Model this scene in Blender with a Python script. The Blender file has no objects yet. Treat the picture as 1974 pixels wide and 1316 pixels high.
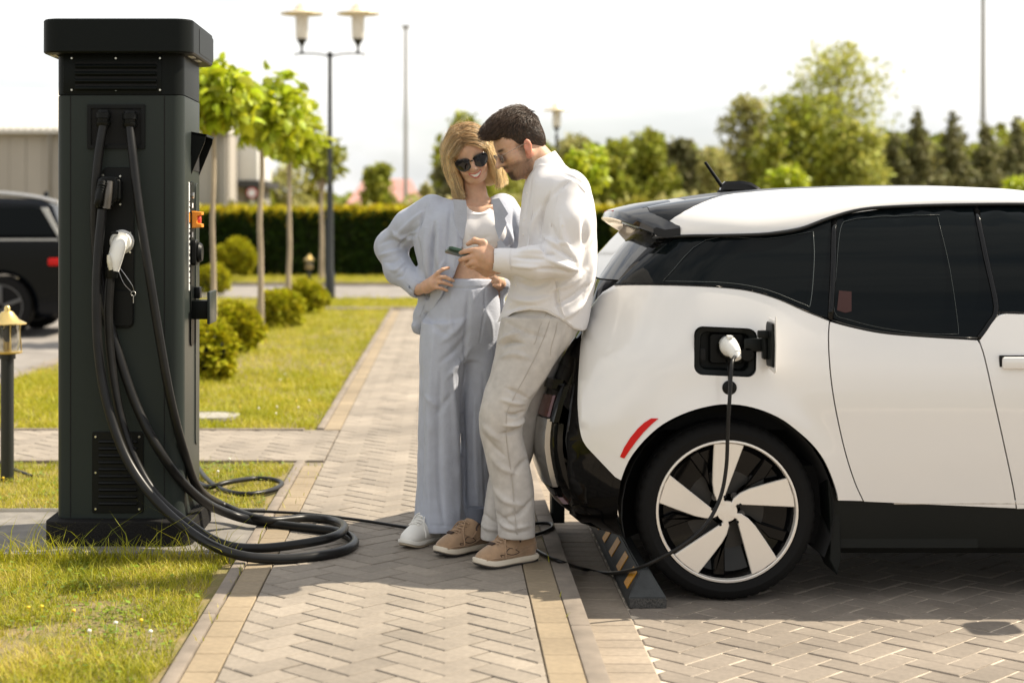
import bpy, bmesh, math, random
import numpy as np
from mathutils import Vector, Matrix
from mathutils.geometry import delaunay_2d_cdt

random.seed(7); RNG = np.random.default_rng(7)
SC = bpy.context.scene
COL = SC.collection
R = math.radians

# ------------------------------------------------------------------ camera, sky, sun, exposure
# x = right, y = away from the camera, z = up; car park surface z = 0, footpath and lawns z = 0.10
FP = 3150.0            # focal length in pixels of the 1974 px wide frame
VX, VY = 858.0, 424.0  # vanishing point of the path
EYE = 1.44
cd = bpy.data.cameras.new('camera'); cam = bpy.data.objects.new('camera', cd); COL.objects.link(cam)
cam.location = (0, 0, EYE); cam.rotation_euler = (R(90), 0, 0)
cd.sensor_width = 36.0; cd.lens = 36.0 * FP / 1974.0
cd.shift_x = (987 - VX) / 1974.0; cd.shift_y = -(658 - VY) / 1974.0
cd.clip_start = 0.1; cd.clip_end = 3000
cd.dof.use_dof = True; cd.dof.focus_distance = 6.5; cd.dof.aperture_fstop = 2.2
SC.camera = cam

SUN_DIR = Vector((-0.90, -0.26, -1.0)).normalized()     # direction in which the light travels
sun_el = math.asin(-SUN_DIR.z); sun_az = math.atan2(-SUN_DIR.x, -SUN_DIR.y)
W = bpy.data.worlds.new('World'); SC.world = W; W.use_nodes = True
nt = W.node_tree; nd = nt.nodes; lk = nt.links
bg = nd['Background']; bg.inputs['Strength'].default_value = 0.10
sky = nd.new('ShaderNodeTexSky'); sky.sky_type = 'NISHITA'; sky.sun_disc = False
sky.sun_elevation = sun_el; sky.sun_rotation = sun_az; sky.air_density = 1.0; sky.dust_density = 2.0; sky.altitude = 100
tc = nd.new('ShaderNodeTexCoord'); mp = nd.new('ShaderNodeMapping'); mp.inputs['Scale'].default_value = (1.0, 1.0, 3.4)
lk.new(tc.outputs['Generated'], mp.inputs['Vector'])
cn = nd.new('ShaderNodeTexNoise'); cn.inputs['Scale'].default_value = 4.0; cn.inputs['Detail'].default_value = 9; cn.inputs['Roughness'].default_value = 0.52
cn.inputs['Distortion'].default_value = 0.6
lk.new(mp.outputs[0], cn.inputs['Vector'])
cr = nd.new('ShaderNodeValToRGB'); cr.color_ramp.elements[0].position = 0.30; cr.color_ramp.elements[1].position = 0.52
lk.new(cn.outputs['Fac'], cr.inputs[0])
cn2 = nd.new('ShaderNodeTexNoise'); cn2.inputs['Scale'].default_value = 1.9; cn2.inputs['Detail'].default_value = 5; cn2.inputs['Distortion'].default_value = 0.5
lk.new(mp.outputs[0], cn2.inputs['Vector'])
cr2 = nd.new('ShaderNodeValToRGB'); cr2.color_ramp.elements[0].position = 0.40; cr2.color_ramp.elements[1].position = 0.58
cr2.color_ramp.elements[0].color = (4.75, 4.85, 4.95, 1); cr2.color_ramp.elements[1].color = (7.9, 7.68, 7.32, 1)
lk.new(cn2.outputs['Fac'], cr2.inputs[0])
mx = nd.new('ShaderNodeMixRGB'); mxr = nd.new('ShaderNodeMath'); mxr.operation = 'MULTIPLY_ADD'; mxr.inputs[1].default_value = 0.62; mxr.inputs[2].default_value = 0.33
sep = nd.new('ShaderNodeSeparateXYZ'); lk.new(tc.outputs['Generated'], sep.inputs[0])
hz = nd.new('ShaderNodeMapRange'); hz.inputs['From Min'].default_value = 0.14; hz.inputs['From Max'].default_value = 0.55; hz.inputs['To Min'].default_value = 1.0; hz.inputs['To Max'].default_value = 0.95; hz.interpolation_type = 'SMOOTHSTEP'
lk.new(sep.outputs['Z'], hz.inputs['Value'])       # cloud banks towards the horizon, opener sky overhead
hm = nd.new('ShaderNodeMath'); hm.operation = 'MULTIPLY'
lk.new(cr.outputs[0], mxr.inputs[0]); lk.new(mxr.outputs[0], hm.inputs[0]); lk.new(hz.outputs[0], hm.inputs[1]); lk.new(hm.outputs[0], mx.inputs[0])
lk.new(sky.outputs[0], mx.inputs[1]); lk.new(cr2.outputs[0], mx.inputs[2])
lk.new(mx.outputs[0], bg.inputs['Color'])

sl = bpy.data.lights.new('sun', 'SUN'); sl.energy = 5.0; sl.angle = R(0.6); sl.color = (1.0, 0.895, 0.73)
so = bpy.data.objects.new('sun', sl); COL.objects.link(so); so.location = (10, 12, 30)
so.rotation_euler = SUN_DIR.to_track_quat('-Z', 'Y').to_euler()

SC.render.engine = 'CYCLES'
SC.view_settings.view_transform = 'Standard'; SC.view_settings.look = 'None'
SC.view_settings.exposure = 0.84; SC.view_settings.gamma = 1.0
SC.cycles.use_denoising = True; SC.cycles.max_bounces = 7; SC.cycles.diffuse_bounces = 3; SC.cycles.glossy_bounces = 4
SC.cycles.transmission_bounces = 6; SC.cycles.transparent_max_bounces = 8
SC.cycles.caustics_reflective = False; SC.cycles.caustics_refractive = False
SC.cycles.sample_clamp_indirect = 6.0

# ------------------------------------------------------------------ helpers
def P(x, y, Y):
    """world point at depth Y seen at pixel (x, y) of the photograph"""
    return Vector(((x - VX) * Y / FP, Y, EYE - (y - VY) * Y / FP))
def G(x, y, z=0.10):
    """point on the level z seen at pixel (x, y)"""
    Y = (EYE - z) * FP / (y - VY)
    return Vector(((x - VX) * Y / FP, Y, z))

def tag(o, label=None, cat=None, group=None, kind=None):
    if label: o['label'] = label
    if cat: o['category'] = cat
    if group: o['group'] = group
    if kind: o['kind'] = kind
    return o
def empty(name, loc, label=None, cat=None, group=None):
    o = bpy.data.objects.new(name, None); COL.objects.link(o); o.location = loc; o.empty_display_size = 0.1
    return tag(o, label, cat, group)
def attach(o, parent, local=False):
    if parent is None: return o
    o.parent = parent
    if not local and parent.parent is None and parent.type == 'EMPTY':
        o.matrix_parent_inverse = Matrix.Translation(-Vector(parent.location))
    return o
def shade(me, smooth=True, angle=None):
    me.polygons.foreach_set('use_smooth', np.full(len(me.polygons), bool(smooth)))
    if smooth and angle is not None:
        try: me.set_sharp_from_angle(angle=R(angle))
        except Exception: pass
def mesh(name, verts, faces, smooth=False, angle=None):
    me = bpy.data.meshes.new(name)
    if isinstance(verts, np.ndarray): verts = verts.tolist()
    if isinstance(faces, np.ndarray): faces = faces.tolist()
    me.from_pydata(verts, [], faces); me.update()
    if smooth: shade(me, True, angle)
    return me
def npmesh(name, V, F, smooth=False):
    """fast mesh from numpy arrays; all faces with the same number of corners"""
    V = np.ascontiguousarray(V, dtype=np.float32); F = np.ascontiguousarray(F, dtype=np.int32)
    me = bpy.data.meshes.new(name); n = F.shape[1]
    me.vertices.add(len(V)); me.vertices.foreach_set('co', V.ravel())
    me.loops.add(F.size); me.loops.foreach_set('vertex_index', F.ravel())
    me.polygons.add(len(F)); me.polygons.foreach_set('loop_start', np.arange(0, F.size, n, dtype=np.int32))
    me.update(calc_edges=True); me.validate()
    if smooth: shade(me, True)
    return me
def obj(name, me, mat=None, parent=None, local=False):
    o = bpy.data.objects.new(name, me); COL.objects.link(o)
    if mat is not None and len(me.materials) == 0: me.materials.append(mat)
    return attach(o, parent, local)
def bm_obj(name, bm, mat=None, parent=None, smooth=False, angle=None, local=False):
    me = bpy.data.meshes.new(name); bm.to_mesh(me); bm.free()
    if smooth: shade(me, True, angle)
    return obj(name, me, mat, parent, local)

def box_bm(c, s, bev=0.0, seg=2, rot=None, bm=None):
    own = bmesh.new() if bm is None else bm
    r = bmesh.ops.create_cube(own, size=1.0)
    vs = r['verts']
    for v in vs: v.co = Vector((v.co.x * s[0], v.co.y * s[1], v.co.z * s[2]))
    if bev > 0:
        es = list({e for v in vs for e in v.link_edges})
        rr = bmesh.ops.bevel(own, geom=es, offset=bev, segments=seg, affect='EDGES', profile=0.5)
        vs = list({v for f in rr['faces'] for v in f.verts} | {v for v in vs if v.is_valid})
    for v in vs:
        if rot is not None: v.co = rot @ v.co
        v.co += Vector(c)
    return own
def box(name, c, s, mat, parent=None, bev=0.0, seg=2, rot=None, local=False):
    return bm_obj(name, box_bm(c, s, bev, seg, rot), mat, parent, bev > 0, 40, local)

def rrect(x0, x1, y0, y1, r, n=6):
    """rounded rectangle, counter-clockwise"""
    out = []
    for cx, cy, a0 in ((x1 - r, y1 - r, 0), (x0 + r, y1 - r, 90), (x0 + r, y0 + r, 180), (x1 - r, y0 + r, 270)):
        for k in range(n + 1):
            a = R(a0 + 90.0 * k / n); out.append((cx + r * math.cos(a), cy + r * math.sin(a)))
    return out
def prism(name, poly, lo, hi, mat, parent=None, axis='z', bev=0.0, smooth=True, local=False, angle=35):
    """polygon extruded along an axis between lo and hi; bev = small chamfer of the rims. axis z: (x,y); axis y: (x,z); axis x: (y,z)"""
    def put(p, h):
        return (p[0], p[1], h) if axis == 'z' else (p[0], h, p[1]) if axis == 'y' else (h, p[0], p[1])
    n = len(poly); cx = sum(p[0] for p in poly) / n; cy = sum(p[1] for p in poly) / n
    def inset(d):
        out = []
        for i in range(n):
            a = Vector(poly[i - 1]); b = Vector(poly[i]); c = Vector(poly[(i + 1) % n])
            e1 = (b - a); e2 = (c - b)
            if e1.length < 1e-9 or e2.length < 1e-9: out.append(tuple(b)); continue
            n1 = Vector((-e1.y, e1.x)).normalized(); n2 = Vector((-e2.y, e2.x)).normalized()
            m = n1 + n2
            if m.length < 1e-6: m = n1
            m.normalize(); k = d / max(0.35, m.dot(n1)); out.append((b.x + m.x * k, b.y + m.y * k))
        return out
    area = sum(poly[i - 1][0] * poly[i][1] - poly[i][0] * poly[i - 1][1] for i in range(n))
    if area < 0: poly = poly[::-1]
    rings = []
    if bev > 0:
        q = inset(bev)
        rings = [[put(p, lo) for p in q], [put(p, lo + bev) for p in poly], [put(p, hi - bev) for p in poly], [put(p, hi) for p in q]]
    else:
        rings = [[put(p, lo) for p in poly], [put(p, hi) for p in poly]]
    V = [v for r in rings for v in r]; F = []
    for k in range(len(rings) - 1):
        for i in range(n):
            j = (i + 1) % n; F.append((k * n + i, k * n + j, (k + 1) * n + j, (k + 1) * n + i))
    F.append(tuple(reversed(range(n)))); F.append(tuple((len(rings) - 1) * n + i for i in range(n)))
    bm = bmesh.new(); vs = [bm.verts.new(v) for v in V]
    for f in F:
        try: bm.faces.new([vs[i] for i in f])
        except ValueError: pass
    bmesh.ops.recalc_face_normals(bm, faces=bm.faces)
    return bm_obj(name, bm, mat, parent, smooth, angle, local)

def lathe(name, prof, mat, parent=None, n=24, c=(0, 0, 0), axis='z', local=False, angle=40, close=False):
    """profile [(radius, height)] turned about an axis through c"""
    V, F = [], []
    for r, h in prof:
        for k in range(n):
            a = 2 * math.pi * k / n; u, v = r * math.cos(a), r * math.sin(a)
            V.append((c[0] + u, c[1] + v, c[2] + h) if axis == 'z' else (c[0] + u, c[1] + h, c[2] + v) if axis == 'y' else (c[0] + h, c[1] + u, c[2] + v))
    m = len(prof)
    for i in range(m - 1 + (1 if close else 0)):
        i2 = (i + 1) % m
        for k in range(n):
            k2 = (k + 1) % n; F.append((i * n + k, i * n + k2, i2 * n + k2, i2 * n + k))
    if not close:
        F.append(tuple(reversed(range(n)))); F.append(tuple((m - 1) * n + k for k in range(n)))
    bm = bmesh.new(); vs = [bm.verts.new(v) for v in V]
    for f in F: bm.faces.new([vs[i] for i in f])
    bmesh.ops.remove_doubles(bm, verts=bm.verts, dist=1e-6)
    bmesh.ops.recalc_face_normals(bm, faces=bm.faces)
    return bm_obj(name, bm, mat, parent, True, angle, local)

def spline(pts, n=8, closed=False):
    """Catmull-Rom through the points"""
    p = [np.array(q, float) for q in pts]; out = []; m = len(p)
    rng = range(m if closed else m - 1)
    for i in rng:
        p1, p2 = p[i % m], p[(i + 1) % m]
        p0 = p[(i - 1) % m] if (closed or i > 0) else 2 * p1 - p2
        p3 = p[(i + 2) % m] if (closed or i < m - 2) else 2 * p2 - p1
        for k in range(n):
            t = k / n
            out.append(0.5 * (2 * p1 + (p2 - p0) * t + (2 * p0 - 5 * p1 + 4 * p2 - p3) * t * t + (3 * p1 - p0 - 3 * p2 + p3) * t ** 3))
    if not closed: out.append(p[-1])
    return out
def tube_arrays(pts, rad, sides=8, caps=True, flat=1.0):
    pts = np.array(pts, float); n = len(pts)
    rad = np.full(n, rad, float) if np.isscalar(rad) else np.interp(np.linspace(0, 1, n), np.linspace(0, 1, len(rad)), rad)
    T = np.gradient(pts, axis=0); T /= np.linalg.norm(T, axis=1)[:, None] + 1e-12
    ref = np.array([0, 0, 1.0]) if abs(T[0][2]) < 0.9 else np.array([1.0, 0, 0])
    N = np.cross(T[0], ref); N /= np.linalg.norm(N); V = []
    for i in range(n):
        N = N - T[i] * np.dot(N, T[i]); N /= np.linalg.norm(N) + 1e-12
        B = np.cross(T[i], N)
        for k in range(sides):
            a = 2 * math.pi * k / sides; V.append(pts[i] + rad[i] * (math.cos(a) * N + flat * math.sin(a) * B))
    F = []
    for i in range(n - 1):
        for k in range(sides):
            k2 = (k + 1) % sides; F.append((i * sides + k, i * sides + k2, (i + 1) * sides + k2, (i + 1) * sides + k))
    if caps: F.append(tuple(reversed(range(sides)))); F.append(tuple((n - 1) * sides + k for k in range(sides)))
    return np.array(V), F
def tube(name, pts, rad, mat, parent=None, sides=10, sub=8, local=False, flat=1.0, angle=50):
    V, F = tube_arrays(spline(pts, sub) if sub else pts, rad, sides, True, flat)
    return obj(name, mesh(name, V, F, True, angle), mat, parent, local)
def join_arrays(parts):
    V, F, o = [], [], 0
    for v, f in parts:
        V.extend(v.tolist() if isinstance(v, np.ndarray) else v); F.extend([tuple(i + o for i in g) for g in f]); o += len(v)
    return V, F
def copy_tree(o, parent=None):
    c = o.copy(); COL.objects.link(c)
    if parent is not None: c.parent = parent
    for ch in o.children: copy_tree(ch, c)
    return c

# ------------------------------------------------------------------ materials
M = {}
def mat(name, col, rough=0.5, metal=0.0, spec=0.5, coat=0.0, var=0.0, scale=20.0, bump=0.0, bscale=200.0, col2=None, coords='Object', detail=4.0,
        island=0.0, rand=0.0, trans=0.0, emit=None, sheen=0.0, hue=0.0, stain=0.0, sub=0.0, subcol=None, stretch=None, bdist=0.002):
    m = bpy.data.materials.new(name); m.use_nodes = True; n = m.node_tree.nodes; l = m.node_tree.links
    b = n['Principled BSDF']; c = (*col, 1.0)
    b.inputs['Base Color'].default_value = c; b.inputs['Roughness'].default_value = rough; b.inputs['Metallic'].default_value = metal
    b.inputs['Specular IOR Level'].default_value = spec; b.inputs['Coat Weight'].default_value = coat; b.inputs['Coat Roughness'].default_value = 0.03
    if sheen: b.inputs['Sheen Weight'].default_value = sheen; b.inputs['Sheen Roughness'].default_value = 0.5
    if sub: b.inputs['Subsurface Weight'].default_value = sub; b.inputs['Subsurface Radius'].default_value = subcol or (0.02, 0.008, 0.005); b.inputs['Subsurface Scale'].default_value = 0.5
    if emit: b.inputs['Emission Color'].default_value = (*emit[0], 1); b.inputs['Emission Strength'].default_value = emit[1]
    tcn = n.new('ShaderNodeTexCoord'); vec = tcn.outputs[coords]
    if stretch:
        mpn = n.new('ShaderNodeMapping'); mpn.inputs['Scale'].default_value = stretch; l.new(vec, mpn.inputs[0]); vec = mpn.outputs[0]
    cur = None
    if var or col2:
        t = n.new('ShaderNodeTexNoise'); t.inputs['Scale'].default_value = scale; t.inputs['Detail'].default_value = detail; l.new(vec, t.inputs['Vector'])
        r = n.new('ShaderNodeValToRGB'); r.color_ramp.elements[0].position = 0.32; r.color_ramp.elements[1].position = 0.68
        a2 = col2 or tuple(x * (1 + var) for x in col); a1 = col if col2 else tuple(x * (1 - var) for x in col)
        r.color_ramp.elements[0].color = (*a1, 1); r.color_ramp.elements[1].color = (*a2, 1); l.new(t.outputs['Fac'], r.inputs[0]); cur = r.outputs[0]
    for amt, node, out in ((island, 'ShaderNodeNewGeometry', 'Random Per Island'), (rand, 'ShaderNodeObjectInfo', 'Random')):
        if amt:
            g = n.new(node); hs = n.new('ShaderNodeHueSaturation')
            mr = n.new('ShaderNodeMapRange'); mr.inputs['To Min'].default_value = 1 - amt; mr.inputs['To Max'].default_value = 1 + amt
            l.new(g.outputs[out], mr.inputs['Value']); l.new(mr.outputs[0], hs.inputs['Value'])
            if hue:
                mr2 = n.new('ShaderNodeMapRange'); mr2.inputs['To Min'].default_value = 0.5 - hue; mr2.inputs['To Max'].default_value = 0.5 + hue
                w = n.new('ShaderNodeMath'); w.operation = 'MULTIPLY'; w.inputs[1].default_value = 7.31
                w2 = n.new('ShaderNodeMath'); w2.operation = 'FRACT'; l.new(g.outputs[out], w.inputs[0]); l.new(w.outputs[0], w2.inputs[0])
                l.new(w2.outputs[0], mr2.inputs['Value']); l.new(mr2.outputs[0], hs.inputs['Hue'])
            if cur is None: hs.inputs['Color'].default_value = c
            else: l.new(cur, hs.inputs['Color'])
            cur = hs.outputs[0]
    if stain:
        gp = n.new('ShaderNodeNewGeometry'); sn = n.new('ShaderNodeTexNoise'); sn.inputs['Scale'].default_value = 1.7; sn.inputs['Detail'].default_value = 7; sn.inputs['Roughness'].default_value = .65; l.new(gp.outputs['Position'], sn.inputs['Vector'])
        sm = n.new('ShaderNodeMapRange'); sm.inputs['From Min'].default_value = .32; sm.inputs['From Max'].default_value = .68; sm.inputs['To Min'].default_value = 1 - stain; sm.inputs['To Max'].default_value = 1 + stain * .6; l.new(sn.outputs['Fac'], sm.inputs['Value'])
        mm = n.new('ShaderNodeVectorMath'); mm.operation = 'MULTIPLY'; l.new(sm.outputs[0], mm.inputs[1])
        if cur is None: mm.inputs[0].default_value = col
        else: l.new(cur, mm.inputs[0])
        cur = mm.outputs[0]
    if cur is not None: l.new(cur, b.inputs['Base Color'])
    if bump:
        t2 = n.new('ShaderNodeTexNoise'); t2.inputs['Scale'].default_value = bscale; t2.inputs['Detail'].default_value = 3; l.new(vec, t2.inputs['Vector'])
        bn = n.new('ShaderNodeBump'); bn.inputs['Strength'].default_value = bump; bn.inputs['Distance'].default_value = bdist; l.new(t2.outputs['Fac'], bn.inputs['Height'])
        l.new(bn.outputs[0], b.inputs['Normal'])
    if trans:
        tr = n.new('ShaderNodeBsdfTranslucent'); ms = n.new('ShaderNodeMixShader'); ms.inputs[0].default_value = trans
        if cur is not None: l.new(cur, tr.inputs['Color'])
        else: tr.inputs['Color'].default_value = c
        l.new(b.outputs[0], ms.inputs[1]); l.new(tr.outputs[0], ms.inputs[2]); l.new(ms.outputs[0], n['Material Output'].inputs['Surface'])
    M[name] = m
    return m

# ------------------------------------------------------------------ ground materials
mat('earth', (0.10, 0.10, 0.045), 0.95, col2=(0.17, 0.14, 0.07), scale=3.0, bump=0.6, bscale=60)
mat('turf', (0.15, 0.135, 0.035), 0.95, col2=(0.25, 0.185, 0.095), scale=9.0, detail=6, bump=0.8, bscale=90, bdist=0.01)
mat('sand_joint', (0.19, 0.155, 0.115), 0.95, var=0.25, scale=30)
mat('sand_joint_pale', (0.56, 0.48, 0.38), 0.95, var=0.2, scale=30)
mat('paver', (0.252, 0.216, 0.174), 0.85, stain=.22, var=0.10, scale=45, rand=0.12, bump=0.35, bscale=420, bdist=0.0015, coords='Object')
mat('paver_far', (0.252, 0.216, 0.174), 0.85, stain=.22, var=0.08, scale=2.5, island=0.12)
mat('paver_park', (0.213, 0.180, 0.146), 0.85, stain=.22, var=0.10, scale=45, rand=0.10, bump=0.35, bscale=420, bdist=0.0015)
mat('paver_park_far', (0.213, 0.180, 0.146), 0.85, stain=.22, var=0.08, scale=2.5, island=0.10)
mat('paver_yellow', (0.255, 0.200, 0.130), 0.85, stain=.22, var=0.10, scale=40, rand=0.08, bump=0.35, bscale=420, bdist=0.0015)
mat('paver_gutter', (0.29, 0.24, 0.185), 0.85, stain=.22, var=0.10, scale=40, rand=0.08, bump=0.35, bscale=420, bdist=0.0015)
mat('kerb_stone', (0.21, 0.175, 0.14), 0.9, stain=.22, var=0.15, scale=12, rand=0.05, bump=0.4, bscale=300, bdist=0.0015)
mat('asphalt_pale', (0.225, 0.205, 0.185), 0.95, stain=.22, var=0.15, scale=1.5, bump=0.4, bscale=250)
mat('pad_concrete', (0.19, 0.175, 0.155), 0.9, stain=.22, var=0.2, scale=9, bump=0.4, bscale=300)
mat('edge_metal', (0.60, 0.58, 0.55), 0.35, metal=1.0)

# ------------------------------------------------------------------ ground, car park, footpath
def sheet(name, x0, x1, y0, y1, z, m, kind='structure', thick=0.0):
    if thick: o = box(name, ((x0 + x1) / 2, (y0 + y1) / 2, z - thick / 2), (x1 - x0, y1 - y0, thick), m)
    else: o = obj(name, mesh(name, [(x0, y0, z), (x1, y0, z), (x1, y1, z), (x0, y1, z)], [(0, 1, 2, 3)]), m)
    return tag(o, kind=kind)
sheet('ground', -900, 900, -60, 1800, -0.06, M['earth'])
PX0, PX1 = -0.67, 0.30            # the herringbone of the path lies between these
KX = 0.484                        # outer edge of the kerb
CY0, CY1 = 9.12, 10.42            # cross path
footpath = sheet('footpath', -0.825, KX - 0.001, 1.5, 24.6, 0.088, M['sand_joint'], thick=0.2)
cross = sheet('cross_path', -9.0, -0.826, CY0 - 0.06, CY1 + 0.06, 0.088, M['sand_joint'], thick=0.2)
carpark = sheet('car_park', KX, 14.0, 1.5, 26.0, -0.0035, M['sand_joint_pale'])

def brick_mesh(poly, h=0.05, c=0.004, name='brick'):
    """paver with chamfered rim; top at z=0, poly counter-clockwise about the origin"""
    n = len(poly); cx = sum(p[0] for p in poly) / n; cy = sum(p[1] for p in poly) / n
    def ins(p):
        dx, dy = p[0] - cx, p[1] - cy; L = math.hypot(dx, dy) or 1; return (p[0] - dx / L * c * 1.3, p[1] - dy / L * c * 1.3)
    V = [(p[0], p[1], -h) for p in poly] + [(p[0], p[1], -c * 0.7) for p in poly] + [(*ins(p), 0) for p in poly]; F = []
    for k in range(2):
        for i in range(n):
            j = (i + 1) % n; F.append((k * n + i, k * n + j, (k + 1) * n + j, (k + 1) * n + i))
    F.append(tuple(2 * n + i for i in range(n)))
    return V, F
def clip_poly(poly, x0, x1, y0, y1):
    for ax, lim, sg in ((0, x0, 1), (0, x1, -1), (1, y0, 1), (1, y1, -1)):
        out = []
        for i in range(len(poly)):
            a, b = poly[i - 1], poly[i]; da, db = sg * (a[ax] - lim), sg * (b[ax] - lim)
            if (da >= 0) != (db >= 0):
                t = da / (da - db); out.append((a[0] + (b[0] - a[0]) * t, a[1] + (b[1] - a[1]) * t))
            if db >= 0: out.append(b)
        poly = out
        if len(poly) < 3: return []
    return poly
def parea(p): return 0.5 * sum(p[i - 1][0] * p[i][1] - p[i][0] * p[i - 1][1] for i in range(len(p)))
def herringbone(x0, x1, y0, y1, gap, w=0.1, origin=(0, 0)):
    c = math.sqrt(0.5); res = []; g = gap / 2
    n = int(max(x1 - x0, y1 - y0) * 1.5 / w) + 6
    mx_, my_ = (x0 + x1) / 2, (y0 + y1) / 2
    u0, v0 = round((mx_ + my_) * c / w), round((my_ - mx_) * c / w)
    for i in range(u0 - n, u0 + n):
        for j in range(v0 - n, v0 + n):
            t = (i - j) % 4
            if t == 0: r = (i, j, i + 2, j + 1)
            elif t == 2: r = (i, j - 1, i + 1, j + 1)
            else: continue
            cu, cv = (r[0] + r[2]) / 2 * w, (r[1] + r[3]) / 2 * w
            cx, cy = (cu - cv) * c, (cu + cv) * c
            if cx < x0 - 0.15 or cx > x1 + 0.15 or cy < y0 - 0.15 or cy > y1 + 0.15: continue
            q = [(r[0] * w + g, r[1] * w + g), (r[2] * w - g, r[1] * w + g), (r[2] * w - g, r[3] * w - g), (r[0] * w + g, r[3] * w - g)]
            q = [((u - v) * c, (u + v) * c) for u, v in q]
            k = clip_poly(q, x0, x1, y0, y1)
            if len(k) >= 3 and parea(k) > 0.0012: res.append((cx, cy, t, k, len(k) == 4 and abs(parea(k) - parea(q)) < 1e-6))
    return res
def lay(bricks, z, parent, m_near, m_far, limit, in_view, jit=0.0015, name='brick'):
    """the nearest bricks as objects that share a mesh, the rest as one part"""
    bricks = sorted(bricks, key=lambda b: (not in_view(b), b[1]))
    shared = {}; rest = []
    for k, (cx, cy, t, poly, full) in enumerate(bricks):
        dz = random.uniform(-jit, jit)
        if k < limit and in_view((cx, cy)):
            loc = [(p[0] - cx, p[1] - cy) for p in poly]
            if full:
                if t not in shared: shared[t] = mesh('brick', *brick_mesh(loc))
                me = shared[t]
            else: me = mesh('brick', *brick_mesh(loc))
            o = obj(name, me, m_near, parent); o.location = (cx, cy, z + dz); o.rotation_euler = (random.uniform(-.006, .006), random.uniform(-.006, .006), 0)
        else:
            V, F = brick_mesh(poly); rest.append(([(x, y, q + z + dz) for x, y, q in V], F))
    if rest:
        V, F = join_arrays(rest); o = obj(name + '_field', mesh('brick_field', V, F), m_far, parent); o['kind'] = 'stuff'
def seen(b): return b[1] > 4.55 and -0.29 * b[1] - 0.1 < b[0] < 0.36 * b[1] + 0.1
lay(herringbone(PX0 + .002, PX1 - .002, 2.0, 24.5, 0.0050), 0.10, footpath, M['paver'], M['paver_far'], 300, seen)
lay(herringbone(-8.9, -0.677, CY0, CY1, 0.0035), 0.10, cross, M['paver'], M['paver_far'], 120, lambda b: seen(b) and b[0] > -3)
lay(herringbone(0.677, 5.2, 2.2, 13.5, 0.0065), 0.0, carpark, M['paver_park'], M['paver_park_far'], 300,
    lambda b: seen(b) and b[1] < 6.5)
def strip(x0, x1, y0, y1, step, z, parent, m_near, m_far, limit, name, along='y', gap=0.0035):
    out = []; a, b = (y0, y1) if along == 'y' else (x0, x1); n = int((b - a) / step)
    for k in range(n):
        p0, p1 = a + k * step + gap / 2, a + (k + 1) * step - gap / 2
        q = (x0, p0, x1, p1) if along == 'y' else (p0, y0, p1, y1)
        poly = [(q[0], q[1]), (q[2], q[1]), (q[2], q[3]), (q[0], q[3])]
        out.append(((q[0] + q[2]) / 2, (q[1] + q[3]) / 2, 9, poly, True))
    lay(out, z, parent, m_near, m_far, limit, seen, 0.001, name)
strip(-0.773, -0.672, 3.02, CY0 - 0.02, 0.203, 0.102, footpath, M['paver_yellow'], M['paver_yellow'], 60, 'border_brick')
strip(-0.773, -0.672, CY1 + .02, 24.4, 0.203, 0.102, footpath, M['paver_yellow'], M['paver_yellow'], 60, 'border_brick')
strip(0.302, 0.411, 3.0, 24.4, 0.203, 0.102, footpath, M['paver_yellow'], M['paver_yellow'], 60, 'border_brick')
strip(KX + .003, 0.674, 3.0, 14.0, 0.1, 0.002, carpark, M['paver_gutter'], M['paver_gutter'], 110, 'gutter_brick')
strip(-8.9, -0.84, CY0 - .05, CY0 - .002, 1.0, 0.106, cross, M['kerb_stone'], M['kerb_stone'], 20, 'edging_stone', 'x')
strip(-8.9, -0.84, CY1 + .002, CY1 + .05, 1.0, 0.106, cross, M['kerb_stone'], M['kerb_stone'], 20, 'edging_stone', 'x')
# kerb stones: tall blocks along the car park, low edging along the lawn
for k in range(21):
    y0 = 3.4 + k * 1.0
    box('kerb_stone', (0.4475, y0 + 0.5, 0.02), (0.068, 0.996, 0.168), M['kerb_stone'], footpath, 0.006)
for y0, y1 in ((3.2, CY0 - .06), (CY1 + .06, 24.5)):
    n = int(y1 - y0); L = (y1 - y0) / n
    for k in range(n):
        box('edging_stone', (-0.80, y0 + (k + .5) * L, 0.06), (0.046, L - 0.004, 0.096), M['kerb_stone'], footpath, 0.005)

# concrete pad of the charger with its thin steel edging
pad = sheet('concrete_pad', -2.06, -0.828, 6.52, 7.52, 0.098, M['pad_concrete'], thick=0.15)
for y in (6.512, 7.528): box('steel_edge', (-1.444, y, 0.07), (1.23, 0.008, 0.085), M['edge_metal'], pad)
mat('manhole', (0.30, 0.28, 0.24), 0.8, var=0.2, scale=20)
cv = empty('inspection_cover', G(405, 806), 'round pale inspection cover lying in the lawn beyond the charger', 'manhole cover')
lathe('rim', [(0.20, 0.0), (0.20, 0.025), (0.17, 0.03), (0.17, 0.0)], M['manhole'], cv, 28, tuple(G(405, 806)))
lathe('lid', [(0.0, 0.0), (0.165, 0.0), (0.165, 0.024), (0.10, 0.032), (0.0, 0.032)], M['manhole'], cv, 28, tuple(G(405, 806)))

# roads: lane on the left with the parked car, crossing road in front of the hedge
tag(sheet('lane', -30, -3.75, 11.0, 24.9, 0.045, M['asphalt_pale']))
tag(sheet('road', -60, 60, 28.0, 34.6, 0.05, M['asphalt_pale']))
for nm, x0, x1, y0, y1 in (('lane_kerb', -3.75, -3.63, 11.0, 24.6), ('road_kerb', -60, 60, 34.6, 34.75), ('road_kerb', -60, 60, 27.85, 28.0), ('path_kerb', -30, 20, 24.65, 25.0)):
    tag(box(nm, ((x0 + x1) / 2, (y0 + y1) / 2, 0.03), (x1 - x0, y1 - y0, 0.16), M['kerb_stone']), kind='structure')

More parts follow.
